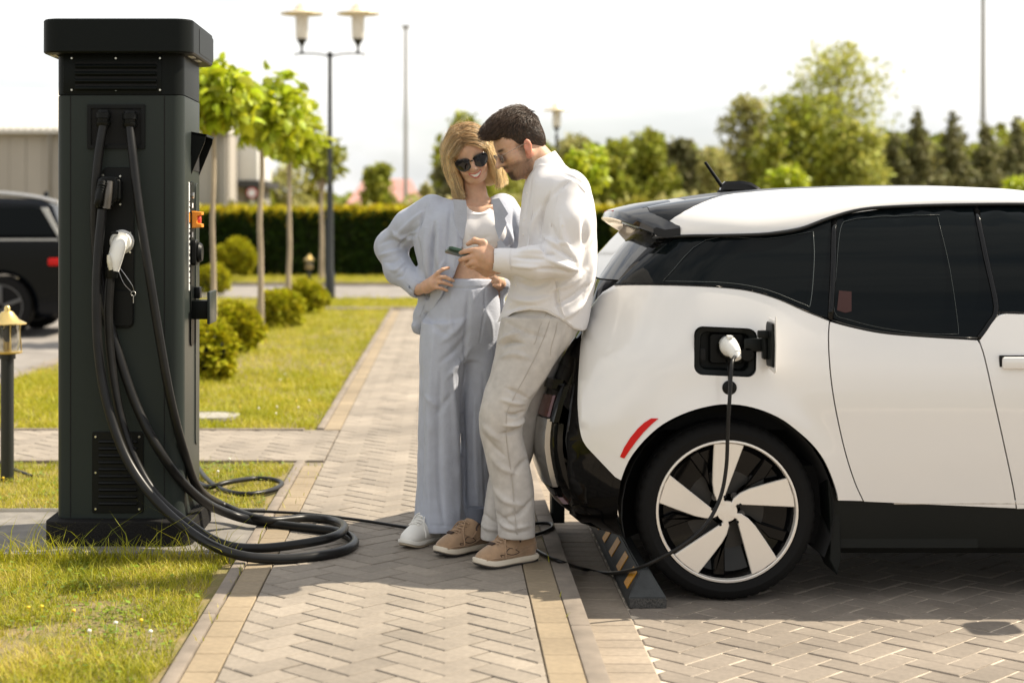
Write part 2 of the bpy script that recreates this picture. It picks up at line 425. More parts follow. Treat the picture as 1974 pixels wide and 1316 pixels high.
# lawns: soil sheets, then blades of grass
soils = [('lawn_soil', -6.0, -0.826, 1.5, 6.508), ('lawn_soil', -6.0, -2.062, 6.508, 7.53), ('lawn_soil', -6.0, -0.826, 7.53, CY0 - .06),
         ('lawn_soil', -3.63, -0.826, CY1 + .06, 24.6), ('lawn_soil', -9.0, -3.8, CY1 + .06, 10.99), ('verge_soil', -60, 60, 25.0, 27.85), ('verge_soil', -60, 60, 34.75, 60.0)]
for nm, x0, x1, y0, y1 in soils: sheet(nm, x0, x1, y0, y1, 0.088, M['turf'])

def grass_mat(name, a, b, c):
    m = bpy.data.materials.new(name); m.use_nodes = True; n = m.node_tree.nodes; l = m.node_tree.links
    g = n.new('ShaderNodeNewGeometry'); r = n.new('ShaderNodeValToRGB')
    e = r.color_ramp.elements; e[0].color = (*a, 1); e[1].color = (*c, 1); e[1].position = 1.0; k = e.new(0.55); k.color = (*b, 1)
    tcn = n.new('ShaderNodeTexCoord'); ns = n.new('ShaderNodeTexNoise'); ns.inputs['Scale'].default_value = 2.6; ns.inputs['Detail'].default_value = 3
    l.new(tcn.outputs['Object'], ns.inputs['Vector'])
    ad = n.new('ShaderNodeMath'); ad.operation = 'MULTIPLY_ADD'; ad.inputs[1].default_value = 0.75; l.new(g.outputs['Random Per Island'], ad.inputs[0])
    mr = n.new('ShaderNodeMapRange'); mr.inputs['From Min'].default_value = 0.3; mr.inputs['From Max'].default_value = 0.7; mr.inputs['To Min'].default_value = -0.25; mr.inputs['To Max'].default_value = 0.5
    l.new(ns.outputs['Fac'], mr.inputs['Value']); l.new(mr.outputs[0], ad.inputs[2]); l.new(ad.outputs[0], r.inputs[0])
    d = n['Principled BSDF']; d.inputs['Roughness'].default_value = 0.55; d.inputs['Specular IOR Level'].default_value = 0.35; l.new(r.outputs[0], d.inputs['Base Color'])
    tr = n.new('ShaderNodeBsdfTranslucent'); l.new(r.outputs[0], tr.inputs['Color']); ms = n.new('ShaderNodeMixShader'); ms.inputs[0].default_value = 0.4
    l.new(d.outputs[0], ms.inputs[1]); l.new(tr.outputs[0], ms.inputs[2]); l.new(ms.outputs[0], n['Material Output'].inputs['Surface'])
    M[name] = m
grass_mat('grass', (0.17, 0.20, 0.008), (0.42, 0.40, 0.012), (0.58, 0.46, 0.12))
grass_mat('grass_far', (0.27, 0.29, 0.010), (0.40, 0.38, 0.014), (0.52, 0.44, 0.07))

def vnoise(x, y, s, seed):
    rs = np.random.default_rng(seed); T = rs.random((64, 64)); x = x * s; y = y * s
    i = np.floor(x).astype(int); j = np.floor(y).astype(int); u = x - i; v = y - j; u = u * u * (3 - 2 * u); v = v * v * (3 - 2 * v)
    t = lambda a, b: T[a % 64, b % 64]
    return (t(i, j) * (1 - u) + t(i + 1, j) * u) * (1 - v) + (t(i, j + 1) * (1 - u) + t(i + 1, j + 1) * u) * v
def blades(areas, hmin, hmax, w, m, name, seed, label, thin=0.5, z=0.088, long=0.03, keep=None):
    rs = np.random.default_rng(seed); X, Y = [], []
    for x0, x1, y0, y1, dens in areas:
        n = int((x1 - x0) * (y1 - y0) * dens); X.append(rs.uniform(x0, x1, n)); Y.append(rs.uniform(y0, y1, n))
    X = np.concatenate(X); Y = np.concatenate(Y)
    d = vnoise(X + 9, Y, 2.3, seed) * 0.6 + vnoise(X + 5, Y + 3, 6.1, seed + 1) * 0.4
    k = rs.random(len(X)) < np.clip((d - 0.22) * 3.2, 1 - thin, 1)
    if keep is not None: k &= keep(X, Y)
    X, Y, d = X[k], Y[k], d[k]; n = len(X)
    H = rs.uniform(hmin, hmax, n) * (0.55 + 0.75 * d); lg = rs.random(n) < long; H[lg] *= rs.uniform(1.5, 2.6, lg.sum())
    a = rs.uniform(0, 2 * np.pi, n); lean = rs.uniform(0.3, 1.7, n) * H; wd = w * rs.uniform(0.6, 1.3, n)
    a2 = a + np.pi / 2 + rs.normal(0, .5, n)
    dx, dy = np.cos(a) * lean, np.sin(a) * lean; px, py = np.cos(a2) * wd, np.sin(a2) * wd
    V = np.empty((n, 5, 3))
    V[:, 0] = np.stack([X - px, Y - py, np.full(n, z)], 1); V[:, 1] = np.stack([X + px, Y + py, np.full(n, z)], 1)
    V[:, 2] = np.stack([X + dx * .35 - px * .8, Y + dy * .35 - py * .8, z + H * .58], 1); V[:, 3] = np.stack([X + dx * .35 + px * .8, Y + dy * .35 + py * .8, z + H * .58], 1)
    V[:, 4] = np.stack([X + dx, Y + dy, z + H], 1)
    b = (np.arange(n) * 5)[:, None]
    F = np.concatenate([b + [0, 1, 3], b + [0, 3, 2], b + [2, 3, 4]]).reshape(-1, 3)
    o = obj(name, npmesh(name, V.reshape(-1, 3), F), m); return tag(o, label, 'grass', kind='stuff')
_trodden = lambda X, Y: (X < -0.835 - 0.05 * vnoise(Y, Y * 0, 4.0, 3)) & ~((X > -2.07) & (Y > 6.515) & (Y < 7.53))
blades([(-2.3, -0.81, 4.3, 5.6, 15000), (-2.5, -0.81, 5.6, 6.52, 12500), (-3.0, -2.05, 6.5, 7.55, 6000), (-3.2, -0.81, 7.53, CY0 - .07, 7500)],
       0.016, 0.038, 0.0015, M['grass'], 'lawn_grass', 11, 'mown grass around the foot of the charger', 0.72, keep=_trodden)
blades([(-1.98, -0.835, 6.40, 6.515, 5200), (-2.3, -2.0, 6.4, 6.6, 6000)], 0.05, 0.10, 0.0019, M['grass'], 'grass_fringe', 13, 'longer grass along the edge of the concrete pad', 0.5, long=0.1)
blades([(-3.62, -0.83, CY1 + .05, 14.0, 3300), (-3.62, -0.83, 14.0, 24.6, 1400)], 0.028, 0.058, 0.0032, M['grass_far'], 'lawn_grass', 17, 'mown grass between the footpath and the lane', 0.45)
blades([(-9, -3.8, CY1 + .06, 10.98, 1800), (-6, -3.2, 7.5, CY0 - .06, 1500)], 0.03, 0.06, 0.0032, M['grass_far'], 'lawn_grass', 19, 'mown grass left of the charger', 0.4)
blades([(-8, 2, 25.0, 27.85, 800), (-9, 3, 34.75, 39.3, 420)], 0.04, 0.07, 0.006, M['grass_far'], 'verge_grass', 23, 'grass verges either side of the far road', 0.3)

blades([(-.835, -.66, 7.5, 8.95, 260), (-.785, -.765, 4.6, 7.5, 700), (.405, .42, 4.6, 7.0, 250)], 0.015, 0.04, 0.0018, M['grass'], 'joint_weeds', 29, 'small weeds growing in the joints beside the kerbs', 0.8, z=.10)
# low clover and weed leaves among the blades
def weeds(n, areas, m, label):
    rs = np.random.default_rng(31); C = []
    for x0, x1, y0, y1 in areas:
        for _ in range(n):
            cx, cy = rs.uniform(x0, x1), rs.uniform(y0, y1); k = rs.integers(10, 40); r = rs.uniform(.03, .11); C.append(np.stack([cx + rs.normal(0, r, k), cy + rs.normal(0, r, k), .094 + rs.uniform(0, .028, k)], 1))
    C = np.concatenate(C); C = C[_trodden(C[:, 0], C[:, 1])]; d = rs.normal(0, 1, (len(C), 3)) * [1, 1, .25]; d /= np.linalg.norm(d, axis=1)[:, None]; sx = np.cross(d, [0, 0, 1.0]); s = rs.uniform(.006, .014, len(C))[:, None]
    V = np.stack([C - d * s, C + sx * s * .7, C + d * s, C - sx * s * .7], 1); tag(obj('weed_leaves', npmesh('weed_leaves', V.reshape(-1, 3), np.arange(len(C) * 4).reshape(-1, 4)), m), label, 'weeds', kind='stuff')
mat('weed_leaf', (0.19, 0.27, 0.02), 0.5, island=.4, hue=.02, trans=.35)
weeds(60, [(-2.2, -.86, 4.5, 6.4), (-2.6, -.86, 7.6, 9.0)], M['weed_leaf'], 'patches of clover leaves and small weeds in the near lawn')

# clover heads and dandelions
mat('petal_white', (0.75, 0.72, 0.62), 0.7); mat('petal_yellow', (0.75, 0.52, 0.02), 0.6)
def flower_heads(name, spots, r, m, label, cat):
    V, F = [], []; parts = []
    bm = bmesh.new(); bmesh.ops.create_icosphere(bm, subdivisions=1, radius=1.0); bv = np.array([v.co[:] for v in bm.verts]); bf = [[v.index for v in f.verts] for f in bm.faces]; bm.free()
    for x, y, h in spots:
        parts.append((bv * [r, r, r * .8] + [x, y, 0.088 + h], bf)); parts.append(tube_arrays([(x, y, .088), (x + .004, y, .088 + h)], 0.0012, 3, False))
    V, F = join_arrays(parts); tag(obj(name, mesh(name, V, F, True), m), label, cat, kind='stuff')
def spots(n, x0, x1, y0, y1, h0, h1): return [(random.uniform(x0, x1), random.uniform(y0, y1), random.uniform(h0, h1)) for _ in range(n)]
flower_heads('clover_blossom', [(*G(223, 1222)[:2], .05), (*G(172, 1238)[:2], .05), (*G(290, 1236)[:2], .045), (*G(442, 905)[:2], .07), (*G(420, 922)[:2], .05)] + spots(16, -2.6, -.95, 10.8, 16, .04, .06), 0.0085, M['petal_white'], 'white clover blossoms in the lawns', 'flowers')
flower_heads('dandelion', [(*G(272, 1205)[:2], .03), (*G(142, 1192)[:2], .04), (*G(55, 1180)[:2], .03), (*G(80, 1178)[:2], .03), (*G(6, 935)[:2], .05)] + spots(22, -2.6, -1, 11, 20, .04, .06), 0.008, M['petal_yellow'], 'yellow dandelions in the lawns', 'flowers')

# ------------------------------------------------------------------ vegetation
mat('bark_pale', (0.33, 0.27, 0.19), 0.9, var=0.25, scale=14, bump=0.6, bscale=60, stretch=(1, 1, .3))
mat('bark_dark', (0.12, 0.095, 0.07), 0.9, var=0.25, scale=6)
mat('leaf_lime', (0.40, 0.46, 0.020), 0.45, spec=0.4, island=0.4, hue=0.018, trans=0.45)
mat('leaf_thuja', (0.38, 0.36, 0.014), 0.7, spec=0.2, island=0.35, hue=0.02, trans=0.25)
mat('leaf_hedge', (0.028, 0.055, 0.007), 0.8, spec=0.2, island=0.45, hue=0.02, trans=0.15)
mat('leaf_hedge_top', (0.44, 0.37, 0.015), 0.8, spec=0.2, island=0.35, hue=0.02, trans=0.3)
mat('leaf_birch', (0.42, 0.43, 0.09), 0.6, spec=0.3, island=0.35, hue=0.02, trans=0.35)
mat('leaf_mid', (0.28, 0.30, 0.034), 0.65, spec=0.3, island=0.35, hue=0.02, trans=0.3)
mat('leaf_dark', (0.19, 0.185, 0.075), 0.7, spec=0.3, island=0.4, hue=0.02, trans=0.2)
mat('leaf_grey', (0.38, 0.36, 0.12), 0.7, spec=0.3, island=0.35, hue=0.02, trans=0.3)
mat('leaf_yellow', (0.29, 0.27, 0.030), 0.6, spec=0.3, island=0.3, hue=0.02, trans=0.4)
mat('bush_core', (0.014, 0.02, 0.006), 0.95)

_LEAF = np.array([(0, 0, 0), (.32, .35, -.05), (.22, .75, -.10), (0, 1, -.28), (-.22, .75, -.10), (-.32, .35, -.05), (0, .5, .06)])
_LF = np.array([(0, 1, 6), (1, 2, 6), (2, 3, 6), (3, 4, 6), (4, 5, 6), (5, 0, 6)])
_TUFT = np.array([(-.28, 0, 0), (.28, 0, 0), (.34, .6, .05), (0, 1, 0), (-.34, .6, .05)])
_TF = np.array([(0, 1, 2), (0, 2, 4), (4, 2, 3)])
def leaves(C, size, rs, base, faces, down=0.0, out=None, spread=1.0):
    """leaf shapes at centres C, pointing roughly along out (or anywhere), tilted down"""
    n = len(C); d = rs.normal(0, 1, (n, 3)) * spread
    if out is not None: d = d + out
    d[:, 2] -= down; d /= np.linalg.norm(d, axis=1)[:, None] + 1e-9
    up = rs.normal(0, .6, (n, 3)) + [0, 0, 1.0]; sx = np.cross(d, up); sx /= np.linalg.norm(sx, axis=1)[:, None] + 1e-9; nz = np.cross(sx, d)
    s = (size * rs.uniform(.65, 1.3, n))[:, None, None]
    V = C[:, None, :] + s * (base[None, :, 0:1] * sx[:, None, :] + base[None, :, 1:2] * d[:, None, :] + base[None, :, 2:3] * nz[:, None, :])
    F = (np.arange(n) * len(base))[:, None, None] + faces[None]
    return V.reshape(-1, 3), F.reshape(-1, 3)
def ball_points(n, rs, r, shell=0.45, lump=0.25, seed=0, flat_bottom=None):
    d = rs.normal(0, 1, (n, 3)); d /= np.linalg.norm(d, axis=1)[:, None]
    q = np.clip(1 - np.abs(rs.normal(0, shell, n)), 0.05, 1.0)
    L = 1 + lump * (np.sin(d[:, 0] * 5.1 + seed) * np.sin(d[:, 1] * 4.3 + seed * 2) + 0.6 * np.sin(d[:, 2] * 7.7 + d[:, 0] * 6 + seed * 3))
    return d * (q * L)[:, None] * np.array(r), d

def catalpa(name, loc, h, trunk_h, rx, rz, n, seed, label, leaf=0.15, m='leaf_lime', tr=0.03, bend=0.012, dx=0.0):
    rs = np.random.default_rng(seed); t = empty(name, loc, label, 'tree', 'trees of the place'); x, y, z = loc
    pts = [(x + (rs.normal(0, bend) * (k > 0)) * .5, y, z + trunk_h * k / 5) for k in range(6)]
    tube('trunk', pts, [tr * 1.25, tr, tr * .85, tr * .8], M['bark_pale'], t, 10, 5)
    top = np.array(pts[-1]); c = np.array([x + dx, y, z + h - rz])
    parts = []
    for k in range(7):
        a = k * 0.9 + seed; e = c + [math.cos(a) * rx * .65, math.sin(a) * rx * .65, rz * rs.uniform(-.2, .5)]
        parts.append(tube_arrays(spline([top - [0, 0, .05], (top + e) / 2 + [0, 0, -.03], e], 4), [tr * .7, tr * .3], 5))
    V, F = join_arrays(parts); obj('limb', mesh('limb', V, F, True), M['bark_pale'], t)
    pts, d = ball_points(n, rs, (rx, rx, rz), .35, .24, seed)
    keep = pts[:, 2] > -rz * .85
    V, F = leaves(pts[keep] + c, leaf, rs, _LEAF, _LF, .8, d[keep] * .8)
    obj('crown', npmesh('crown', V, F), M[m], t); return t

def bush(name, loc, rx, rz, n, seed, label, m='leaf_thuja', size=0.07, cat='bush'):
    rs = np.random.default_rng(seed); t = empty(name, loc, label, cat, 'round clipped bushes'); x, y, z = loc; c = np.array([x, y, z + rz * .92])
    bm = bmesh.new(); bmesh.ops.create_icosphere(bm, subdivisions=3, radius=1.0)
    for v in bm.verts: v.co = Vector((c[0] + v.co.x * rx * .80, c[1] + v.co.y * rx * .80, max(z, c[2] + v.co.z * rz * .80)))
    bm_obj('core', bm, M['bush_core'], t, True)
    pts, d = ball_points(n, rs, (rx * .97, rx * .97, rz), .08, .12, seed); keep = pts[:, 2] > -rz * .95
    V, F = leaves(pts[keep] + c, size, rs, _TUFT, _TF, -.25, d[keep] * 1.2, .7)
    V[:, 2] = np.maximum(V[:, 2], z + .002)
    obj('foliage', npmesh('foliage', V, F), M[m], t); return t

def tree(name, loc, h, rx, n, seed, label, m, size=0.2, kind='round', trunk=0.10, clear=0.25, bark='bark_dark', group='trees of the place', lumps=9):
    """far tree: trunk, boughs and a crown of leaf clusters with gaps"""
    rs = np.random.default_rng(seed); t = empty(name, loc, label, 'tree', group); x, y, z = loc
    V, F = tube_arrays(spline([(x, y, z), (x + rs.normal(0, .03) * h, y, z + h * .45), (x + rs.normal(0, .03) * h, y, z + h * .9)], 6), [trunk, trunk * .6, trunk * .15], 7); parts = [(V, F)]
    C, D = [], []
    if kind == 'spire':
        zz = 1 - np.sqrt(rs.random(n)); a = rs.uniform(0, 2 * np.pi, n)
        lay_ = 0.62 + 0.30 * np.sin(zz * 27 + 1.5 * np.sin(a + seed)) + .28 * np.sin(a * 3 + zz * 11 + seed); r = rx * (1 - zz) ** 0.9 * rs.uniform(.1, 1.2, n) * np.clip(lay_, .15, 1.3) + .03
        pts = np.stack([x + r * np.cos(a), y + r * np.sin(a), z + h * (clear * .3 + (1 - clear * .3) * zz)], 1); dd = np.stack([np.cos(a), np.sin(a), np.full(n, .1)], 1)
        C.append(pts); D.append(dd)
    else:
        for k in range(lumps):
            f = (k + .5) / lumps; hz = clear + (1 - clear) * f * .94
            prof = math.sin(min(1, .16 + .84 * (hz - clear) / (1 - clear)) * math.pi) ** .6 if kind == 'round' else (1 - (hz - clear) / (1 - clear)) ** .5 * .9 + .15
            a = k * 2.4 + seed; rr = rx * prof * rs.uniform(.35, .75); c = np.array([x + rr * math.cos(a), y + rr * math.sin(a), z + h * hz])
            s = rx * rs.uniform(.42, .62) * (.65 + .5 * prof); nn = n // lumps
            p, d = ball_points(nn, rs, (s, s, s * rs.uniform(.8, 1.15)), .38, .25, seed + k); p[:, 2] = np.minimum(p[:, 2], z + h - c[2])
            C.append(p + c); D.append(d)
            parts.append(tube_arrays([(x, y, z + h * hz * .62), tuple(c)], [trunk * .4, trunk * .12], 5))
    V, F = join_arrays(parts); obj('trunk', mesh('trunk', V, F, True), M[bark], t)
    C = np.concatenate(C); D = np.concatenate(D); C[:, 2] = np.maximum(C[:, 2], z + .1)
    V, F = leaves(C, size, rs, _TUFT, _TF, .15, D * .5); obj('crown', npmesh('crown', V, F), M[m], t); return t

# row of young catalpas and bushes along the lawn
def gz(x, y, z=0.09): p = G(x, y, z); return (p.x, p.y, z)
catalpa('catalpa_tree', gz(411, 705), 2.84, 2.22, 0.40, 0.33, 700, 1, 'young round-headed tree nearest the charger, its crown beside the charger top', tr=.026)
catalpa('catalpa_tree', gz(503, 650), 3.00, 2.30, 0.42, 0.42, 850, 2, 'second young round-headed tree of the row, broad lime crown', tr=.034, dx=.10)
catalpa('catalpa_tree', gz(558, 606), 3.12, 2.30, 0.36, 0.50, 800, 3, 'third young round-headed tree of the row, nearest the twin lamp post', tr=.036, dx=.08)
catalpa('catalpa_tree', gz(620, 540), 3.20, 2.0, 0.46, 0.50, 700, 4, 'small round-headed tree by the hedge behind the twin lamp post', tr=.05, m='leaf_mid', leaf=.17)
bush('round_bush', gz(398, 735), .24, .25, 1500, 21, 'round bush mostly hidden by the right side of the charger')
bush('round_bush', gz(452, 678), .26, .245, 2600, 22, 'largest round bush in the lawn, between the first and second young trees')
bush('round_bush', gz(540, 632), .27, .23, 2400, 23, 'middle round bush in the lawn, beyond the second young tree')
bush('round_bush', gz(590, 604), .29, .24, 2200, 24, 'farthest round bush in the lawn, before the third young tree')
bush('round_bush', gz(409, 566), .32, .26, 1500, 25, 'round bush at the edge of the far road, just right of the charger')
bush('clipped_ball', gz(457, 533), .47, .46, 2600, 26, 'ball-shaped clipped shrub in front of the hedge', size=.10)

# hedge: dark sides, yellow-green growth on top
hg = empty('hedge', (0, 40, 0.09), 'long dark clipped hedge with yellow-green top beyond the road', 'hedge')
def hedge():
    rs = np.random.default_rng(5); x0, x1, y0, y1, z0, z1 = -8.0, 7.0, 39.4, 40.6, .09, 1.62
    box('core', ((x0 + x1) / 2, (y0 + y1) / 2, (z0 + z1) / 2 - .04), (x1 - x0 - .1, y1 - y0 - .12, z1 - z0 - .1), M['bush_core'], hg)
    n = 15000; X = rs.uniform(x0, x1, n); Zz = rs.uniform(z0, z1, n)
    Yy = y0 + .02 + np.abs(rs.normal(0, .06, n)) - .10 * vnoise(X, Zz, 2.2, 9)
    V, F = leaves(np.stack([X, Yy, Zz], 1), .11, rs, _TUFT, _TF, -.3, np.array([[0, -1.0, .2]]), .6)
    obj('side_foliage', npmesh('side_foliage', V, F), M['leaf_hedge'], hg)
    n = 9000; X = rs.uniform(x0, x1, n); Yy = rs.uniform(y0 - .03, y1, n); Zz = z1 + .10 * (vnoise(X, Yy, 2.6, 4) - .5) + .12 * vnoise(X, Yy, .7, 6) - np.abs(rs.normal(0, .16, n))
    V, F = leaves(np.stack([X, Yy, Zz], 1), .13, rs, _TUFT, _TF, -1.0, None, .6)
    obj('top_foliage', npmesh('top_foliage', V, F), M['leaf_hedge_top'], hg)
hedge()

def far(x, ytop, wpx, Y, m, label, seed, n=2600, size=.22, kind='round', clear=.2, trunk=.1, bark='bark_dark', name='tree', lumps=9):
    X = (x - VX) * Y / FP; h = EYE - (ytop - VY) * Y / FP
    tree(name, (X, Y, 0.0), h, wpx * Y / FP / 2, n, seed, label, M_key(m), size, kind, trunk, clear, bark, lumps=lumps)
def M_key(m): return m
far(1440, 178, 110, 62, 'leaf_grey', 'slim grey-green birch left of the tallest tree', 31, 5200, .17, clear=.05, lumps=15)
far(1610, 84, 250, 66, 'leaf_birch', 'tallest tree, loose airy light green crown above the car roof', 32, 7000, .17, clear=.12, trunk=.14, lumps=22)
far(1545, 190, 215, 60, 'leaf_mid', 'dense green tree filling below the tallest crown', 33, 7200, .21, clear=.0, lumps=17)
far(1650, 225, 130, 59, 'leaf_birch', 'lower light green tree right under the tallest crown', 34, 4600, .18, clear=.0, lumps=14)
far(1380, 290, 110, 58, 'leaf_grey', 'low grey-green tree above the roof antenna', 35, 2600, .18, clear=.0)
far(1490, 255, 90, 57, 'leaf_mid', 'narrow green tree between the birch and the tallest tree', 36, 2400, .18, clear=.0)
for k, (x, yt, w) in enumerate(((1722, 250, 150), (1768, 206, 190), (1836, 210, 200), (1900, 234, 180), (1960, 226, 200), (2035, 228, 190))):
    far(x, yt, w, 64 + k, 'leaf_dark', ['shortest of the thin dark pines behind the car roof', 'dark pine with the tallest thin top left of the pale mast', 'dark pine halfway between the tallest tree and the pale mast', 'dark pine right behind the pale mast', 'dark pine at the right edge of the view', 'dark pine mostly cut off by the right edge of the view'][k], 40 + k, 5600, .19, 'spire', .1, .07, name='pine_tree')
for k, (x, yt, w, m) in enumerate(((1180, 268, 90, 'leaf_mid'), (1248, 248, 120, 'leaf_mid'), (1318, 262, 110, 'leaf_dark'), (1225, 300, 130, 'leaf_grey'), (1115, 262, 110, 'leaf_grey'), (1040, 275, 90, 'leaf_mid'))):
    far(x, yt, w, 56 + 2 * k, m, ['green tree with a flat crown just right of the white shirt', 'highest of the mid-height trees between the white shirt and the antenna', 'dark green tree left of the roof antenna', 'pale grey-green tree low between the white shirt and the antenna', 'pale tree behind the far single lamp', 'green tree half hidden behind the dark-haired head'][k], 50 + k, 4200, .21, clear=.02)
for k, (x, yt, w, m) in enumerate(((1360, 285, 90, 'leaf_mid'), (1285, 275, 100, 'leaf_birch'), (1160, 290, 80, 'leaf_mid'), (1700, 268, 100, 'leaf_mid'), (1800, 285, 110, 'leaf_grey'), (1870, 280, 100, 'leaf_mid'), (1935, 285, 100, 'leaf_grey'))):
    far(x, yt, w, 74 + k, m, ['green tree filling the gap left of the grey-green birch', 'light green tree between the two highest mid-height trees', 'green tree at the shoulder of the white shirt', 'green tree between the tallest tree and the first pine', 'grey-green tree low between the second and third pines', 'green tree low just left of the pale mast', 'grey-green tree low just right of the pale mast'][k], 80 + k, 2800, .22, clear=.0)
far(905, 214, 105, 52, 'leaf_mid', 'olive green tree rising behind the blond head', 60, 2600, .17, clear=.1)
far(868, 285, 70, 50, 'leaf_dark', 'dark green tree just left of the blond hair', 61, 2000, .16, clear=.05)
far(727, 316, 74, 55, 'leaf_mid', 'round green tree in front of the red-roofed house', 62, 2600, .17, clear=.35, bark='bark_pale')
far(545, 322, 130, 60, 'leaf_grey', 'grey-green tree behind the second and third young trees', 63, 2600, .18, clear=.0)
far(500, 335, 80, 58, 'leaf_mid', 'small green tree right of the white building end', 64, 1600, .18, clear=.0)
far(606, 350, 70, 62, 'leaf_yellow', 'yellow-green shrub tree behind the lamp post', 65, 1600, .18, clear=.0)
far(826, 352, 46, 60, 'leaf_grey', 'low pale tree left of the blond head', 66, 1600, .18, clear=.0)
far(985, 330, 110, 60, 'leaf_birch', 'pale green tree between the two heads and the shoulder', 67, 2200, .18, clear=.0)
catalpa('catalpa_tree', ((1130 - VX) * 30 / FP, 30, .09), EYE - .09 + (VY - 284) * 30 / FP, 1.75, .36, .42, 700, 71, 'lime round-headed tree right behind the white shirt shoulder', leaf=.15)
catalpa('catalpa_tree', ((1520 - VX) * 45 / FP, 45, .0), EYE + (VY - 318) * 45 / FP, 2.0, .48, .42, 600, 72, 'lime round-headed tree peeking over the car roof', leaf=.18)
catalpa('catalpa_tree', ((1968 - VX) * 45 / FP, 45, .0), EYE + (VY - 340) * 45 / FP, 1.8, .48, .42, 600, 73, 'lime round-headed tree at the right edge over the car roof', leaf=.18)
bush('round_bush', ((1232 - VX) * 38 / FP, 38.0, .09), .55, .95, 1600, 75, 'yellow-green shrub standing above the hedge behind the car spoiler', 'leaf_yellow', .12)

# far wood that closes the horizon
def far_wood():
    rs = np.random.default_rng(77); n = 26000; X = rs.uniform(-45, 45, n); top = 3.3 + 2.0 * vnoise(X, X * 0, .22, 5) + 1.2 * vnoise(X, X * 0, 1.1, 8) + .5 * vnoise(X, X * 0, 3.3, 18)
    top = np.where(X < -.5, np.minimum(top, 2.5), np.where(X > 20, top + .9, top))
    Zz = rs.random(n) ** .8 * top; Yy = 86 + rs.normal(0, 1.2, n)
    V, F = leaves(np.stack([X, Yy, Zz], 1), .60, rs, _TUFT, _TF, .1); tag(obj('far_wood', npmesh('far_wood', V, F), M['leaf_mid']), 'line of far-off woodland along the horizon', 'woodland', kind='stuff')
    n = 7000; X = rs.uniform(-9, 9, n); top = np.where((X > -5.2) & (X < -1.2), 1.45, 1.7) + .45 * vnoise(X, X * 0, .9, 15); Zz = rs.random(n) ** .7 * top
    V, F = leaves(np.stack([X, 47 + rs.normal(0, .5, n), Zz], 1), .25, rs, _TUFT, _TF, .1); tag(obj('shrubbery', npmesh('shrubbery', V, F), M['leaf_grey']), 'loose shrubs growing just behind the hedge', 'shrubs', kind='stuff')
far_wood()

# ------------------------------------------------------------------ buildings
mat('metal_cladding', (0.37, 0.34, 0.30), 0.7, var=.05, scale=.6); mat('roof_white', (0.62, 0.60, 0.56), 0.5); mat('cladding_white', (0.72, 0.70, 0.66), 0.6)
mat('trim_dark', (0.035, 0.035, 0.035), 0.5); mat('roof_red', (0.42, 0.22, 0.19), 0.8, var=.1, scale=2); mat('plaster', (0.50, 0.44, 0.38), .9); mat('pane', (0.03, 0.035, 0.04), 0.08)
mat('cladding_grey', (0.26, 0.245, 0.225), 0.6)
bld = empty('warehouse', (-11, 48, 0), 'long tan metal warehouse with white corrugated roof on the left', 'building')
bx0, bx1 = P(-400, 400, 48).x, P(436, 400, 48).x; ze = P(0, 250, 48).z
nseg = 26
for k in range(nseg):
    w = (bx1 - bx0) / nseg; box('wall_panel', (bx0 + (k + .5) * w, 48.1, ze / 2), (w - .012, .2 + .03 * (k % 2), ze), M['metal_cladding'], bld)
roof = obj('roof', mesh('roof', [(bx0 - .2, 47.7, ze), (bx1 + .1, 47.7, ze), (bx1 + .1, 58, ze + 1.9), (bx0 - .2, 58, ze + 1.9), (bx0 - .2, 47.7, ze - .12), (bx1 + .1, 47.7, ze - .12), (bx1 + .1, 58, ze), (bx0 - .2, 58, ze)],
    [(0, 1, 2, 3), (0, 4, 5, 1), (1, 5, 6, 2), (3, 7, 4, 0), (2, 6, 7, 3)]), M['roof_white'], bld)
for k in range(60):
    xx = bx0 + (k + .5) * (bx1 - bx0) / 60; V, F = tube_arrays([(xx, 47.68, ze + .02), (xx, 58, ze + 1.93)], .035, 6); obj('corrugation', mesh('corrugation', V, F, True), M['roof_white'], roof)
box('gable_wall', (bx1 + .02, 53, ze / 2), (.1, 9.7, ze), M['metal_cladding'], bld)
for xp in (96, 418): V, F = tube_arrays([(P(xp, 0, 47.85).x, 47.85, .1), (P(xp, 0, 47.85).x, 47.85, ze - .2), (P(xp, 0, 47.85).x + .15, 47.8, ze - .05)], .05, 8); obj('downpipe', mesh('downpipe', V, F, True), M['cladding_grey'], bld)
wing = empty('white_annex', (-6, 50, 0), 'white box-shaped building end overhanging a dark open ground floor', 'building')
wx0, wx1 = P(440, 0, 50).x, P(497, 0, 50).x; wz0, wz1 = P(0, 348, 50).z, P(0, 238, 50).z
box('upper_wall', ((wx0 + wx1) / 2, 52, (wz0 + wz1) / 2), (wx1 - wx0, 4, wz1 - wz0), M['cladding_white'], wing, .03)
box('soffit', ((wx0 + wx1) / 2 + .1, 52, wz0 - .1), (wx1 - wx0 + .3, 4.1, .19), M['trim_dark'], wing)
box('corner_trim', (wx0 - .06, 49.95, (wz0 + wz1) / 2), (.12, .12, wz1 - wz0), M['trim_dark'], wing)
box('lower_wall', ((wx0 + wx1) / 2, 53, wz0 / 2 - .1), (wx1 - wx0 - .1, 2, wz0 - .2), M['cladding_grey'], wing)
hs = empty('red_roofed_house', (-3.5, 72, 0), 'low house with a dull red roof beyond the hedge', 'house')
hx0, hx1 = P(668, 0, 72).x, P(815, 0, 72).x; hz0, hz1 = P(0, 392, 72).z, P(0, 346, 72).z
box('wall', ((hx0 + hx1) / 2, 75, hz0 / 2), (hx1 - hx0 - .3, 5, hz0), M['plaster'], hs)
